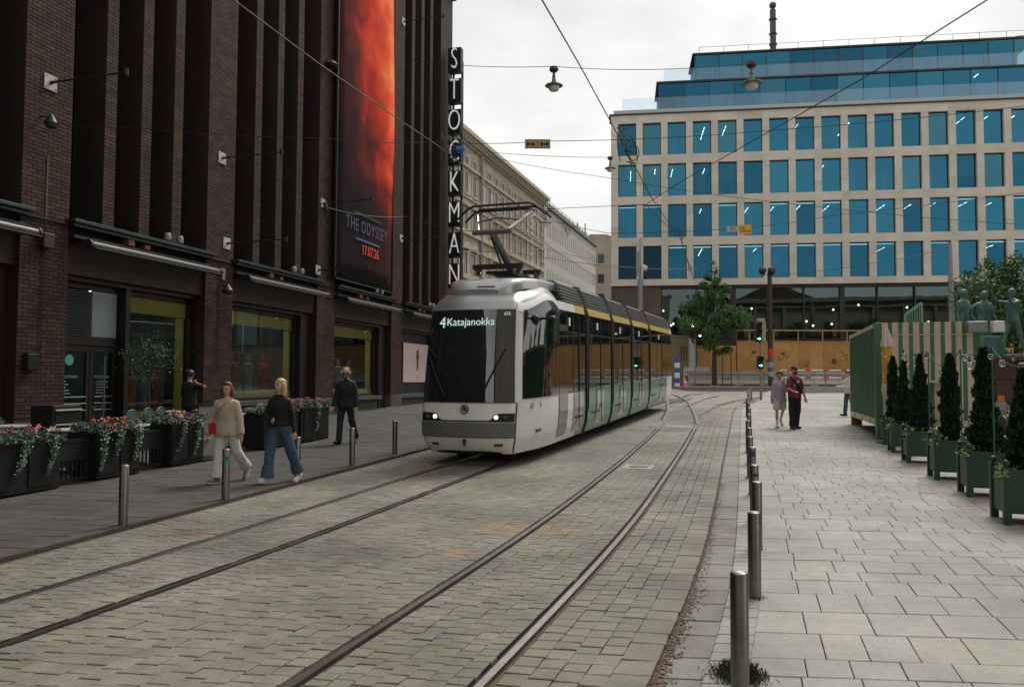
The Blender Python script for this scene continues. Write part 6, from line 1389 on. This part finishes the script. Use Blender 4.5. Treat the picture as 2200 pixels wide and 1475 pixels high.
def terrace_table(px, py, lab, w_=.34):
    p = on_terr(px, py, .74); o = thing('terrace_table', lab, 'table', (p.x, p.y, gz(p.y)+LPZ), TL.rot+.1, 'tables on the terrace')
    MB().box(-w_, w_, -w_, w_, .72, .745).build('tabletop', TTOP, o, bevel=.008); MB().tube([(0, 0, .03), (0, 0, .72)], .03, 8).build('leg', BLACK, o); MB().bar((-.25, 0, .02), (.25, 0, .02), .05, .03).build('foot', BLACK, o); MB().bar((0, -.25, .02), (0, .25, .02), .05, .028).build('foot', BLACK, o)
terrace_table(28, 914, 'pale terrace table behind the pink flowers at the left edge'); terrace_table(150, 922, 'pale square terrace table behind the lattice panel by the pink flowers', .36); terrace_table(292, 912, 'pale terrace table between the orange flower boxes', .36); terrace_table(372, 883, 'small pale terrace table beside the oval-backed chairs', .28); terrace_table(440, 882, 'pale terrace table behind the woman in cream'); terrace_table(525, 888, 'pale terrace table between the two women'); terrace_table(560, 876, 'pale terrace table behind the woman in jeans', .3)
def oval_chair(px, py, rz, lab):
    p = on_terr(px, py, .82)
    if py > 900: p = TL.w(TL.at(px, 960, .95)[0], .95, 0)
    o = thing('terrace_chair', lab, 'chair', (p.x, p.y, gz(p.y)+LPZ), rz, 'green chairs on the terrace'); w_ = .2
    MB().box(-w_, w_, -.2, .2, .43, .45).build('seat', TCH, o, bevel=.015)
    el = [(w_*math.cos(t), .2+.05*math.sin(t), .66+.2*math.sin(t)) for t in spread(0, 2*math.pi, 21)]
    MB().tube(el, .013, 6).build('back_ring', TCH, o); MB().loft([[(x*.93, y+d, .66+(z-.66)*.93) for x, y, z in el[:-1]] for d in (-.006, .006)]).build('backrest', TCH, o)
    for s_ in (-1, 1):
        MB().tube([(s_*w_*.8, .2, .5), (s_*w_, .22, 0)], .012, 6).build('leg', TCH, o); MB().tube([(s_*w_*.95, -.18, .44), (s_*w_, -.2, 0)], .012, 6).build('leg', TCH, o); MB().tube([(s_*w_, .2, .7), (s_*w_*1.15, 0, .66), (s_*w_, -.16, .6), (s_*w_*.95, -.18, .44)], .011, 6).build('armrest', TCH, o)
for px, py, a, lab in ((302, 885, 1.2, 'green oval-backed chair nearest the brass door posts'), (338, 880, 1.3, 'green oval-backed chair in the middle of three by the shop window'), (366, 878, 1.4, 'green oval-backed chair closest to the person in black'), (8, 900, 1.2, 'green terrace chair at the left picture edge'), (425, 872, 4.0, 'green terrace chair right of the person in black'), (110, 930, 2.9, 'dark terrace chair with its back to the lattice panel'), (185, 928, 3.3, 'dark terrace chair behind the orange flowers and lattice'), (505, 905, 3.2, 'dark terrace chair between the two walking women'), (555, 905, 2.9, 'dark terrace chair behind the woman in jeans')): oval_chair(px, py, a, lab)
# bin, menu board, potted tree
p = G(118, 1000); p = TL.w(TL.at(118, 960, 2.1)[0], 2.1, 0); zb_ = gz(p.y)+LPZ; o = thing('waste_station', 'black waste station with two pale slots beside the brick pier', 'bin', (p.x, p.y, zb_), TL.rot)
MB().box(-.32, .32, -.25, .25, 0, 1.12).build('body', BLACK, o, bevel=.02); MB().box(-.26, .3, -.262, -.251, .8, 1.0).build('opening', mat('slot_black', (.003, .003, .003), .9), o); MB().box(-.27, .31, -.28, -.25, 1.02, 1.05).build('slot_edge', mat('pale_edge', (.5, .5, .46), .4), o); MB().box(-.27, .31, -.28, -.25, .76, .785).build('slot_edge', MATS['pale_edge'], o)
p = TL.w(TL.at(447, 985, .1)[0], .15, 0); o = thing('menu_board', 'grey menu board on a low stand behind the woman in cream', 'sign', (p.x, p.y, gz(p.y)+LPZ), TL.rot+.05); MB().box(-.3, .3, -.02, .02, .12, 1.05).build('panel', mat('board_grey', (.17, .165, .16), .6, var=.2), o); MB().box(-.34, .34, -.03, .03, 1.05, 1.09).box(-.34, -.3, -.03, .03, .0, 1.05).box(.3, .34, -.03, .03, 0, 1.05).build('frame', BLACK, o); MB().box(-.36, .36, -.2, .2, 0, .04).build('foot', BLACK, o); MB().ball((0, -.02, .42), .07, 12, 6, sz=.2).build('logo_disc', mat('board_light', (.3, .29, .27), .6), o)
p = SF.w(px2s(322, -.7), -.7, 0); p.z = gz(p.y)+LPZ; o = thing('potted_tree', 'slim potted olive tree in front of the yellow-topped shop window', 'potted tree', p); random.seed(9)
MB().lathe([(.2, 0), (.26, .45), (.27, .5), (.22, .5)], 16).build('pot', BLACK, o, smooth=True); MB().tube([(0, 0, .4), (.03, 0, 1.0), (-.02, .02, 1.6), (.0, 0, 2.2)], [.03, .025, .02, .01], 6).build('trunk', BARK, o); m = MB()
for k in range(1700):
    d = Vector((random.gauss(0, .27), random.gauss(0, .27), random.gauss(0, .25))); q = Vector((0, 0, 2.05))+d; s = random.uniform(.02, .045); u = Vector((random.gauss(0, 1), random.gauss(0, 1), random.gauss(0, 1))).normalized(); v = u.orthogonal().normalized(); m.add([q-u*s, q+v*s*.4, q+u*s, q-v*s*.4], [(0, 1, 2, 3)], random.choice((0, 1)), random.uniform(.5, 1.5))
m.build('crown', [FOL[0], FOL[1]], o)
# ================================================================== PEOPLE
def remesh(mb, voxel, name, mt, parent, wrinkle=0., wscale=9., smooth=2):
    me = bpy.data.meshes.new('tmp'); me.from_pydata(mb.v, [], mb.f); me.update(); o = bpy.data.objects.new('tmp', me)
    r = o.modifiers.new('r', 'REMESH'); r.mode = 'VOXEL'; r.voxel_size = voxel
    if smooth: s = o.modifiers.new('s', 'SMOOTH'); s.iterations = smooth; s.factor = .5
    ne = bake(o); bpy.data.objects.remove(o); bpy.data.meshes.remove(me)
    if wrinkle:
        ne.update(); ns_ = [v.vector.copy() for v in ne.vertex_normals]; out = []
        for v, nv in zip(ne.vertices, ns_):
            q = v.co; n_ = mn.noise(Vector((q.x*wscale, q.y*wscale, q.z*wscale*.45)))+.5*mn.noise(Vector((q.x*wscale*2.3, q.y*wscale*2.3, q.z*wscale)))
            out += list(q+nv*n_*wrinkle)
        ne.vertices.foreach_set('co', out); ne.update()
    ne.name = name; ne.materials.clear(); ne.materials.append(mt); ne.shade_smooth(); ob = bpy.data.objects.new(name, ne); COL.objects.link(ob); ob.parent = parent; return ob
def caps(mb, a, b, r0, r1, n=10, k=1.):
    a, b = Vector(a), Vector(b); mb.tube([a, a.lerp(b, .33), a.lerp(b, .66), b], [r0, lerp(r0, r1, .33)*k, lerp(r0, r1, .66)*k, r1], n); mb.ball(a, r0*.99, n, 6); mb.ball(b, r1*.99, n, 6)
def ell(mb, secs, n=16):                 # torso sections: (x, y, z, half width, half depth)
    mb.loft([[(x+w_*math.cos(t), y+d*math.sin(t), z) for t in [2*math.pi*j/n for j in range(n)]] for x, y, z, w_, d in secs])
def fk(pose):
    g = lambda k, d: pose.get(k, d); J = {}; tw = g('twist', 0)
    for s, nm in ((-1, 'L'), (1, 'R')):
        a, bend, out = g('leg'+nm, (0, 5, 2)); a, bend, out = R(a), R(bend), R(out); hip = Vector((s*.09, 0, .92))
        d = Vector((s*math.sin(out), math.sin(a), -math.cos(a))).normalized(); kn = hip+d*.43; b = a-bend; d2 = Vector((s*math.sin(out)*.5, math.sin(b), -math.cos(b))).normalized(); an = kn+d2*.43
        ft = R(g('foot'+nm, 0))+b*.35; toe = an+Vector((s*.02, math.cos(ft)*.17, math.sin(ft)*.17-.045)); J['hip'+nm], J['kn'+nm], J['an'+nm], J['toe'+nm] = hip, kn, an, toe
        J['heel'+nm] = an+Vector((0, -.05*math.cos(ft), -.06-.05*math.sin(ft)))
        a, out, bend, inn = g('arm'+nm, (0, 8, 10, 0)); a, out, bend, inn = R(a), R(out), R(bend), R(inn); sh = Vector((s*.158, 0, 1.375))
        d = Vector((s*math.sin(out), math.sin(a)*math.cos(out), -math.cos(a)*math.cos(out))).normalized(); el = sh+d*.29; b = a+bend; d2 = Vector((s*math.sin(out-inn), math.sin(b)*math.cos(out-inn), -math.cos(b)*math.cos(out-inn))).normalized(); wr = el+d2*.25
        J['sh'+nm], J['el'+nm], J['wr'+nm], J['hd'+nm] = sh, el, wr, d2
    low = min(min(J['toe'+n].z-.03, J['heel'+n].z-.025) for n in 'LR'); J['dz'] = -low; return J
def hand(mb, w_, d, s, up=None):
    d = d.normalized(); side = d.cross(Vector((0, 1, 0)) if abs(d.y) < .9 else Vector((0, 0, 1))).normalized(); nn = side.cross(d)
    pa = w_+d*.085; mb.loft([[p+side*u*k+nn*v*k for u, v in ((-.036, -.014), (.036, -.014), (.036, .014), (-.036, .014))] for p, k in ((w_, .75), (w_+d*.04, 1), (pa, 1.05))])
    for i, (u, l) in enumerate(((-.029, .062), (-.010, .075), (.010, .07), (.029, .055))):
        b = pa+side*u-d*.01; k1 = b+d*l*.5+nn*.006; k2 = b+d*l*.95-nn*-.02; mb.tube([b, k1, k2], [.0095, .009, .008], 6); mb.ball(k2, .008, 6, 4)
    t0 = w_+d*.03-side*s*.03; t1 = t0-side*s*.03+d*.025+nn*.01; t2 = t1+d*.035; mb.tube([t0, t1, t2], [.012, .011, .009], 6); mb.ball(t2, .009, 6, 4)
def body(parent, pose, skin, vox=.0105, name='body', muscular=1., hz=0., clothed=True):
    J = fk(pose); m = MB(); k = .86 if clothed else 1.
    for n, s in (('L', -1), ('R', 1)):
        caps(m, J['hip'+n], J['kn'+n], .082*k, .052*k, k=1.05); caps(m, J['kn'+n], J['an'+n], .054*k, .034, k=1.08)
        caps(m, J['heel'+n], J['toe'+n], .034, .03); caps(m, J['an'+n], J['heel'+n], .036, .034)
        caps(m, J['sh'+n], J['el'+n], .05*k*muscular, .037, k=1.04); caps(m, J['el'+n], J['wr'+n], .039, .026, k=1.06); hand(m, J['wr'+n], J['hd'+n], s)
    ell(m, [(0, 0, .84, .10, .07), (0, 0, .9, .165*k, .10*k), (0, 0, .98, .165*k, .105*k), (0, .0, 1.1, .135*k, .095*k), (0, .005, 1.25, .16*k*muscular, .11*k), (0, .0, 1.38, .18*k*muscular, .10*k), (0, 0, 1.45, .12, .07), (0, 0, 1.48, .055, .055)])
    hy, hx = pose.get('head', (0, 0)); hr = Matrix.Translation((0, 0, 1.5)) @ Matrix.Rotation(R(hx), 4, 'Z') @ Matrix.Rotation(R(hy), 4, 'X')
    caps(m, (0, -.01, 1.44), hr @ Vector((0, .0, .06)), .055, .05); m.M = hr
    ell(m, [(0, .035, .02, .03, .03), (0, .03, .045, .052, .06), (0, .02, .085, .064, .082), (0, .01, .13, .073, .095), (0, .005, .17, .076, .098), (0, 0, .205, .068, .088), (0, -.005, .232, .04, .055), (0, -.005, .24, .012, .02)])
    m.loft([[(-.008, .095, .145), (.008, .095, .145), (.0, .10, .15)], [(-.014, .095, .10), (.014, .095, .10), (0, .122, .103)], [(-.008, .09, .092), (.008, .09, .092), (0, .1, .09)]])
    for s in (-1, 1): m.ball((s*.077, -.005, .125), .024, 8, 6)
    m.M = None; m.v = [(x, y, z+J['dz']) for x, y, z in m.v]
    J['hr'] = Matrix.Translation((0, 0, J['dz'])) @ hr
    return remesh(m, vox, name, skin, parent, .0), J
def face(parent, J, smile=.02):
    f = lambda m: setattr(m, 'M', J['hr']) or m
    for s in (-1, 1):
        f(MB()).ball((s*.031, .088, .135), .011, 8, 5).build('eye', mat('eye_dark', (.015, .012, .01), .25), parent, smooth=True)
        f(MB()).bar((s*.048, .088, .156), (s*.016, .097, .16), .006, .007).build('eyebrow', mat('brow', (.06, .035, .02), .8), parent)
    f(MB()).tube([(-.024, .091, .066+smile*.3), (0, .098, .062), (.024, .091, .066+smile*.3)], [.004, .007, .004], 6).build('mouth', mat('lips', (.30, .07, .06), .5), parent, smooth=True)
    if smile > .01: f(MB()).tube([(-.016, .097, .068), (.016, .097, .068)], .0035, 5).build('teeth', mat('teeth', (.7, .66, .6), .4), parent)
def top(parent, J, mt, name, w_=1., hem=.86, flare=1., sleeve=1., sl_end=1., neck=.075, vox=.013, wr=.010, sr=(.062, .052, .042)):
    m = MB(); dz = Vector((0, 0, J['dz'])); v = lambda n: J[n]+dz; z = J['dz']
    secs = [(0, 0, hem, .175*w_*flare, .125*w_*flare), (0, 0, hem+.05, .178*w_*flare, .128*w_*flare), (0, 0, 1.06, .165*w_, .118*w_), (0, .005, 1.2, .165*w_, .125*w_), (0, .005, 1.32, .185*w_, .125*w_), (0, 0, 1.40, .175*min(w_, 1.06), .10*min(w_, 1.1)), (0, -.005, 1.45, .125, .08), (0, -.01, 1.478, neck, neck)]
    secs = [(a, b, c_+z, d, e) for a, b, c_, d, e in secs if c_ <= hem+.06 or c_ > hem+.1]; ell(m, secs, 20)
    for n in 'LR':
        caps(m, v('sh'+n)+Vector((0, 0, -.015*sleeve)), v('el'+n), sr[0]*sleeve, sr[1]*sleeve)
        if sl_end > 0: e = v('el'+n).lerp(v('wr'+n), sl_end); caps(m, v('el'+n), e, sr[1]*sleeve, sr[2]*sleeve)
    return remesh(m, vox, name, mt, parent, wr, 11)
def short_sleeves(parent, J, mt, name, w_=1.):
    m = MB(); dz = Vector((0, 0, J['dz'])); z = J['dz']
    ell(m, [(a, b, c_+z, d*w_, e*w_) for a, b, c_, d, e in ((0, 0, .86, .175, .125), (0, 0, .92, .18, .13), (0, 0, 1.06, .168, .12), (0, .005, 1.2, .168, .125), (0, .005, 1.32, .185, .125), (0, 0, 1.41, .185, .10), (0, -.005, 1.46, .115, .08), (0, -.01, 1.475, .075, .07))], 20)
    for n in 'LR': caps(m, J['sh'+n]+dz+Vector((0, 0, -.012)), (J['sh'+n].lerp(J['el'+n], .75))+dz, .068, .064)
    return remesh(m, .014, name, mt, parent, .006, 11)
def pants(parent, J, mt, name, r=(.098, .078, .07), hemr=None, end=1., vox=.013, wr=.010, waist=1.02):
    m = MB(); dz = Vector((0, 0, J['dz'])); z = J['dz']
    ell(m, [(0, 0, .83+z, .11, .09), (0, 0, .88+z, .165, .115), (0, 0, .95+z, .17, .118), (0, 0, waist+z, .158, .112)])
    for n in 'LR':
        h, k, a = J['hip'+n]+dz, J['kn'+n]+dz, J['an'+n]+dz
        if end <= .5: caps(m, h, h.lerp(k, end*2), r[0], r[1])
        else: caps(m, h, k, r[0], r[1], k=1.03); e = k.lerp(a, (end-.5)*2); m.tube([k, k.lerp(e, .5), e+Vector((0, 0, -.02))], [r[1], lerp(r[1], r[2], .4), hemr or r[2]], 14); m.ball(k, r[1]*.99, 12, 8)
    return remesh(m, vox, name, mt, parent, wr, 10)
def shoes(parent, J, mt, sole=None):
    dz = Vector((0, 0, J['dz']))
    for n in 'LR':
        h, t, a = J['heel'+n]+dz, J['toe'+n]+dz, J['an'+n]+dz; m = MB(); d = (t-h).normalized(); sd = d.cross(Vector((0, 0, 1))).normalized(); up = sd.cross(d); caps(m, h, t+d*.02, .042, .038); caps(m, h+up*.02, a, .045, .042); o = remesh(m, .009, 'shoe', mt, parent)
        if sole: MB().loft([[p+sd*u*k-up*.028+up*v for u, v in ((-.045, -.012), (.045, -.012), (.045, .012), (-.045, .012))] for p, k in ((h-d*.04, .6), (h, 1), (h.lerp(t, .6), 1.05), (t+d*.02, .95), (t+d*.06, .5))]).build('sole', sole, o)
def hair(parent, J, mt, length=0., vol=1., name='hair', wr=.006, cap_z=.6):
    m = MB(); m.M = J['hr']; k = vol
    ell(m, [(0, -.035, .085, .074*k, .07*k), (0, -.025, .13, .085*k, .088*k), (0, -.012, .18, .088*k, .104*k), (0, -.006, .215, .078*k, .096*k), (0, -.006, .245, .05*k, .062*k), (0, -.006, .258, .015, .02)], 18)
    if length:
        for s in (-1, 1): m.tube([(s*.07, -.005, .16), (s*.085*k, -.01, .08), (s*.088*k, -.01, -.02), (s*.08*k, .005, -.04-length*.6), (s*.06, .01, -.04-length)], [.03, .036*k, .034*k, .03*k, .012], 8)
        ell(m, [(0, -.06, .12, .08*k, .05), (0, -.075, .0, .085*k, .045), (0, -.085, -length*.6, .075*k, .04), (0, -.085, -length, .045, .02)])
    m.M = None; return remesh(m, .009, name, mt, parent, wr, 26, 1)
SK1 = mat('skin_light', (.60, .35, .25), .5, var=.06, vs=12); SK2 = mat('skin_tan', (.42, .23, .15), .5, var=.06, vs=12)
DENIM = mat('denim', (.045, .085, .14), .8, var=.25, vs=9, bump=.2, bs=160); DENIMD = mat('dark_denim', (.018, .028, .042), .8, var=.25, vs=9)
KNIT = mat('cream_knit', (.50, .42, .32), .9, var=.12, vs=14, bump=.7, bs=90); WTR = mat('white_cotton', (.62, .60, .58), .8, var=.08, vs=8); BLK = mat('black_jersey', (.008, .008, .010), .85, var=.2)
def person(px, py, h, rz, lab, zoff=LPZ):
    p = G(px, py, zoff); o = thing('person', lab, 'person', p, R(rz)); o.scale = (h/1.75,)*3; return o
# woman in cream knit
o = person(484, 1036, 1.58, 172, 'smiling woman in a cream knit sweater and white trousers walking on the store pavement')
b, J = body(o, dict(legR=(9, 2, 2), legL=(-14, 34, 9), footL=-30, armL=(-6, 13, 10, 4), armR=(4, 17, 10, 4), head=(-4, 8)), SK1); face(b, J, .03)
top(o, J, KNIT, 'sweater', 1.12, .80, 1.12, 1.3, .93, sr=(.064, .056, .056)); pants(o, J, WTR, 'trousers', (.10, .085, .085), .105, .97); shoes(o, J, mat('shoe_grey', (.16, .15, .12), .7), mat('sole_white', (.5, .48, .44), .7)); hair(o, J, mat('hair_brown', (.13, .06, .025), .5, var=.35, vs=30), .2, 1.0)
dz = J['dz']; bag = MB().box(.13, .27, .07, .14, .84+dz, 1.03+dz).build('handbag', mat('red_leather', (.42, .02, .03), .4), o, bevel=.02)
MB().tube([(.2, .12, 1.03+dz), (.13, .145, 1.2+dz), (-.02, .135, 1.36+dz), (-.12, .03, 1.475+dz), (-.1, -.08, 1.42+dz), (.1, -.15, 1.2+dz), (.2, -.02, 1.02+dz)], .008, 6).build('strap', mat('red_strap', (.45, .08, .07), .5), bag)
m = MB(); m.M = J['hr']; m.tube([(-.07, .06, .225), (0, .09, .235), (.07, .06, .225)], .012, 6); m.build('sunglasses', mat('glasses_black', (.012, .01, .01), .2), o)
# woman in black top and jeans
o = person(598, 1036, 1.64, 165, 'blonde woman in a black top and wide blue jeans laughing as she walks')
b, J = body(o, dict(legR=(12, 3, 3), legL=(-18, 12, 8), footL=-20, armR=(10, 12, 60, 62), armL=(-12, 12, 14, 4), head=(4, -22)), SK1); face(b, J, .04)
top(o, J, BLK, 'top', 1.02, .93, 1.04, 1.0, .96, neck=.10, sr=(.055, .046, .036)); pants(o, J, DENIM, 'jeans', (.098, .088, .09), .115, .97, waist=.98); shoes(o, J, mat('shoe_white', (.6, .58, .54), .6), MATS['sole_white']); hair(o, J, mat('hair_blonde', (.46, .32, .15), .45, var=.3, vs=30), .22, .98)
q = J['wrR']+J['hdR']*.1+Vector((0, 0, J['dz'])); MB().tube([q+Vector((-.02, .03, 0)), q+Vector((-.06, .09, .01)), q+Vector((-.1, .11, .0))], .008, 6).build('sunglasses', MATS['glasses_black'], o)
# man in navy jacket
o = person(742, 953, 1.80, 168, 'bald man in a navy jacket and dark jeans with white headphones walking by the store')
b, J = body(o, dict(legR=(9, 4, 2), legL=(-12, 22, 3), footL=-18, armL=(-6, 13, 16, 6), armR=(6, 14, 14, 4), head=(-24, 14)), SK1); face(b, J, 0)
top(o, J, mat('navy_jacket', (.012, .018, .028), .75, var=.25), 'jacket', 1.13, .82, 1.06, 1.25, .95, wr=.009); pants(o, J, DENIMD, 'jeans', (.096, .075, .068), .075, .98, wr=.008); shoes(o, J, mat('shoe_black', (.015, .015, .016), .5))
m = MB(); m.M = J['hr']; m.tube([(.088, -.01, .12), (.092, -.01, .19), (.05, -.01, .255), (-.05, -.01, .255), (-.092, -.01, .19), (-.088, -.01, .12)], .009, 6)
for s in (-1, 1): m.tube([(s*.078, -.005, .125), (s*.105, -.005, .125)], .036, 12)
m.build('headphones', mat('headphone_white', (.6, .58, .55), .4), o); m = MB(); m.M = J['hr']; m.box(-.062, -.006, .088, .1, .118, .15).box(.006, .062, .088, .1, .118, .15).box(-.07, .07, .09, .098, .143, .15); m.build('sunglasses', MATS['glasses_black'], o)
m = MB(); m.M = J['hr']; ell(m, [(0, .05, .02, .04, .045), (0, .045, .05, .058, .062), (0, .04, .062, .05, .06)]); m.M = None; remesh(m, .008, 'beard', mat('grey_beard', (.22, .19, .17), .9), o, .003, 40)
# person in black on the terrace
p = TL.w(TL.at(404, 960, 2.2)[0], 2.2, 0); p.z = gz(p.y)+LPZ; o = thing('person', 'person in black standing on the terrace with one bare arm raised to the neck', 'person', p, R(-20)); o.scale = (.98,)*3
b, J = body(o, dict(armR=(0, 85, 180, 155), armL=(10, 10, 40, 20), head=(-10, 20)), SK2); short_sleeves(o, J, BLK, 'shirt', 1.08); pants(o, J, mat('black_trousers', (.010, .010, .012), .8), 'trousers'); shoes(o, J, MATS['shoe_black']); hair(o, J, mat('hair_black', (.010, .008, .007), .5), 0, 1.08)
# the couple
o = person(1676, 918, 1.72, 172, 'person in a lavender hoodie and pale shorts with a hand at the mouth', RPZ)
b, J = body(o, dict(legR=(10, 4, 2), legL=(-14, 40, 2), footL=-30, armL=(38, 8, 112, 36), armR=(2, 10, 12, 2), head=(4, -18)), SK2); face(b, J, 0)
top(o, J, mat('lavender_fleece', (.36, .30, .38), .9, var=.1), 'hoodie', 1.12, .80, 1.06, 1.28, .95, wr=.01, neck=.1); pants(o, J, mat('pale_shorts', (.55, .50, .42), .8), 'shorts', (.115, .115, .11), None, .36); shoes(o, J, MATS['shoe_white'], MATS['sole_white']); hair(o, J, MATS['hair_black'], 0, 1.12, wr=.012)
dz = Vector((0, 0, J['dz']))
for n in 'LR': m = MB(); caps(m, J['kn'+n].lerp(J['an'+n], .6)+dz, J['an'+n]+dz, .043, .04); remesh(m, .009, 'sock', mat('white_sock', (.6, .58, .55), .85), o)
o = person(1708, 921, 1.86, 186, 'man in a dark red T-shirt, black trousers and black cap walking on the square', RPZ)
b, J = body(o, dict(legR=(6, 4, 2), legL=(-5, 10, 2), armL=(0, 16, 14, 6), armR=(22, 14, 50, 30), head=(2, 18)), SK2); face(b, J, 0)
short_sleeves(o, J, mat('red_tshirt', (.20, .035, .04), .85, var=.12), 'tshirt', 1.1); pants(o, J, MATS['black_trousers'], 'trousers', (.105, .085, .072), .078, .98); shoes(o, J, MATS['shoe_black']); dzz = J['dz']
m = MB(); m.M = J['hr']; ell(m, [(0, 0, .17, .084, .105), (0, 0, .205, .082, .1), (0, -.005, .245, .06, .072), (0, -.005, .262, .02, .025)]); m.loft([[(x, y, z) for x, y, z in ((-.07, .06, .17), (.07, .06, .17), (.07, .06, .182), (-.07, .06, .182))], [(-.05, .17, .158), (.05, .17, .158), (.05, .17, .166), (-.05, .17, .166)]]); m.build('cap', mat('black_cap', (.012, .012, .012), .8), o, smooth=True); m = MB(); m.M = J['hr']; m.box(-.02, .03, .1, .108, .2, .225); m.build('cap_mark', WHITE, o)
bag = MB(); bag.tube([(.14, .04, 1.46+dzz), (.06, .155, 1.3+dzz), (-.06, .165, 1.14+dzz), (-.15, .13, 1.0+dzz)], [.022, .03, .05, .045], 8); bag.build('crossbody_bag', BLK, o, smooth=True)
MB().loft([[(x, y, z+dzz) for x, z in ((.0, 1.22), (.07, 1.18), (.09, 1.2), (.09, 1.24), (.0, 1.26))] for y in (.148, .152)]).build('shirt_print', WTR, o); MB().box(-.07, -.01, .15, .154, 1.28+dzz, 1.36+dzz).build('shirt_print', WTR, o)
mm = MB(); ell(mm, [(0, .055, .02, .045, .045), (0, .05, .05, .06, .06), (0, .035, .08, .066, .07)]); mm.v = [tuple(J['hr'] @ Vector(v)) for v in mm.v]; remesh(mm, .008, 'beard', MATS['hair_black'], o, .003, 40)
# passer-by half hidden behind the kiosk
o = person(1824, 893, 1.72, 100, 'person in a white shirt and jeans half hidden behind the kiosk side', RPZ)
b, J = body(o, dict(legR=(8, 4, 2), legL=(-10, 12, 2), armR=(20, 8, 70, 10), armL=(20, 8, 70, 10), head=(-18, 0)), SK1); top(o, J, WTR, 'shirt', 1.05, .86); pants(o, J, DENIM, 'jeans'); shoes(o, J, MATS['shoe_black']); hair(o, J, MATS['hair_brown'], 0, 1.05)
# ================================================================== BRONZE FIGURES on the plinth (plain standing figures)
BRO = mat('green_bronze', (.10, .215, .185), .55, .2, var=.35, vs=5, streak=.35)
def bronze(px, rz, pose, lab, dy=0):
    q = A(px, 770, Yq+dy); o = thing('bronze_figure', lab, 'statue', (q.x, Yq+dy, PLZ), R(rz)); o.scale = (1.36,)*3; b, J = body(o, pose, BRO, .016, 'figure', 1.22, 0, False)
    MB().lathe([(.36, -.0), (.36, .05), (.3, .06)], 20).build('footing', BRO, o)
bronze(2072, 200, dict(armR=(4, 10, 10, 0), armL=(6, 14, 22, 4), head=(-4, 40)), 'green bronze standing figure at left of the group, looking sideways', .4)
bronze(2116, 178, dict(armR=(0, 60, 14, 30), armL=(6, 14, 20, 0), legR=(8, 6, 3), head=(-14, 0)), 'green bronze standing figure in the middle of the group, facing front', .9)
bronze(2178, 112, dict(armR=(95, 6, 50, 0), armL=(80, 6, 60, 0), legR=(22, 8, 2), legL=(-16, 4, 2), head=(-6, 10)), 'green bronze striding figure at right of the group with arms lifted', -.3)
o = thing('bronze_block', 'square green bronze block between the standing figures', 'statue base', (A(2125, 760, Yq-.5).x, Yq-.5, PLZ)); MB().box(-.36, .36, -.3, .3, 0, .55).build('block', BRO, o, bevel=.03); MB().box(-.3, .3, -.25, .25, .55, .68).build('top_step', BRO, o, bevel=.02)
bpy.data.scenes.remove(TS)
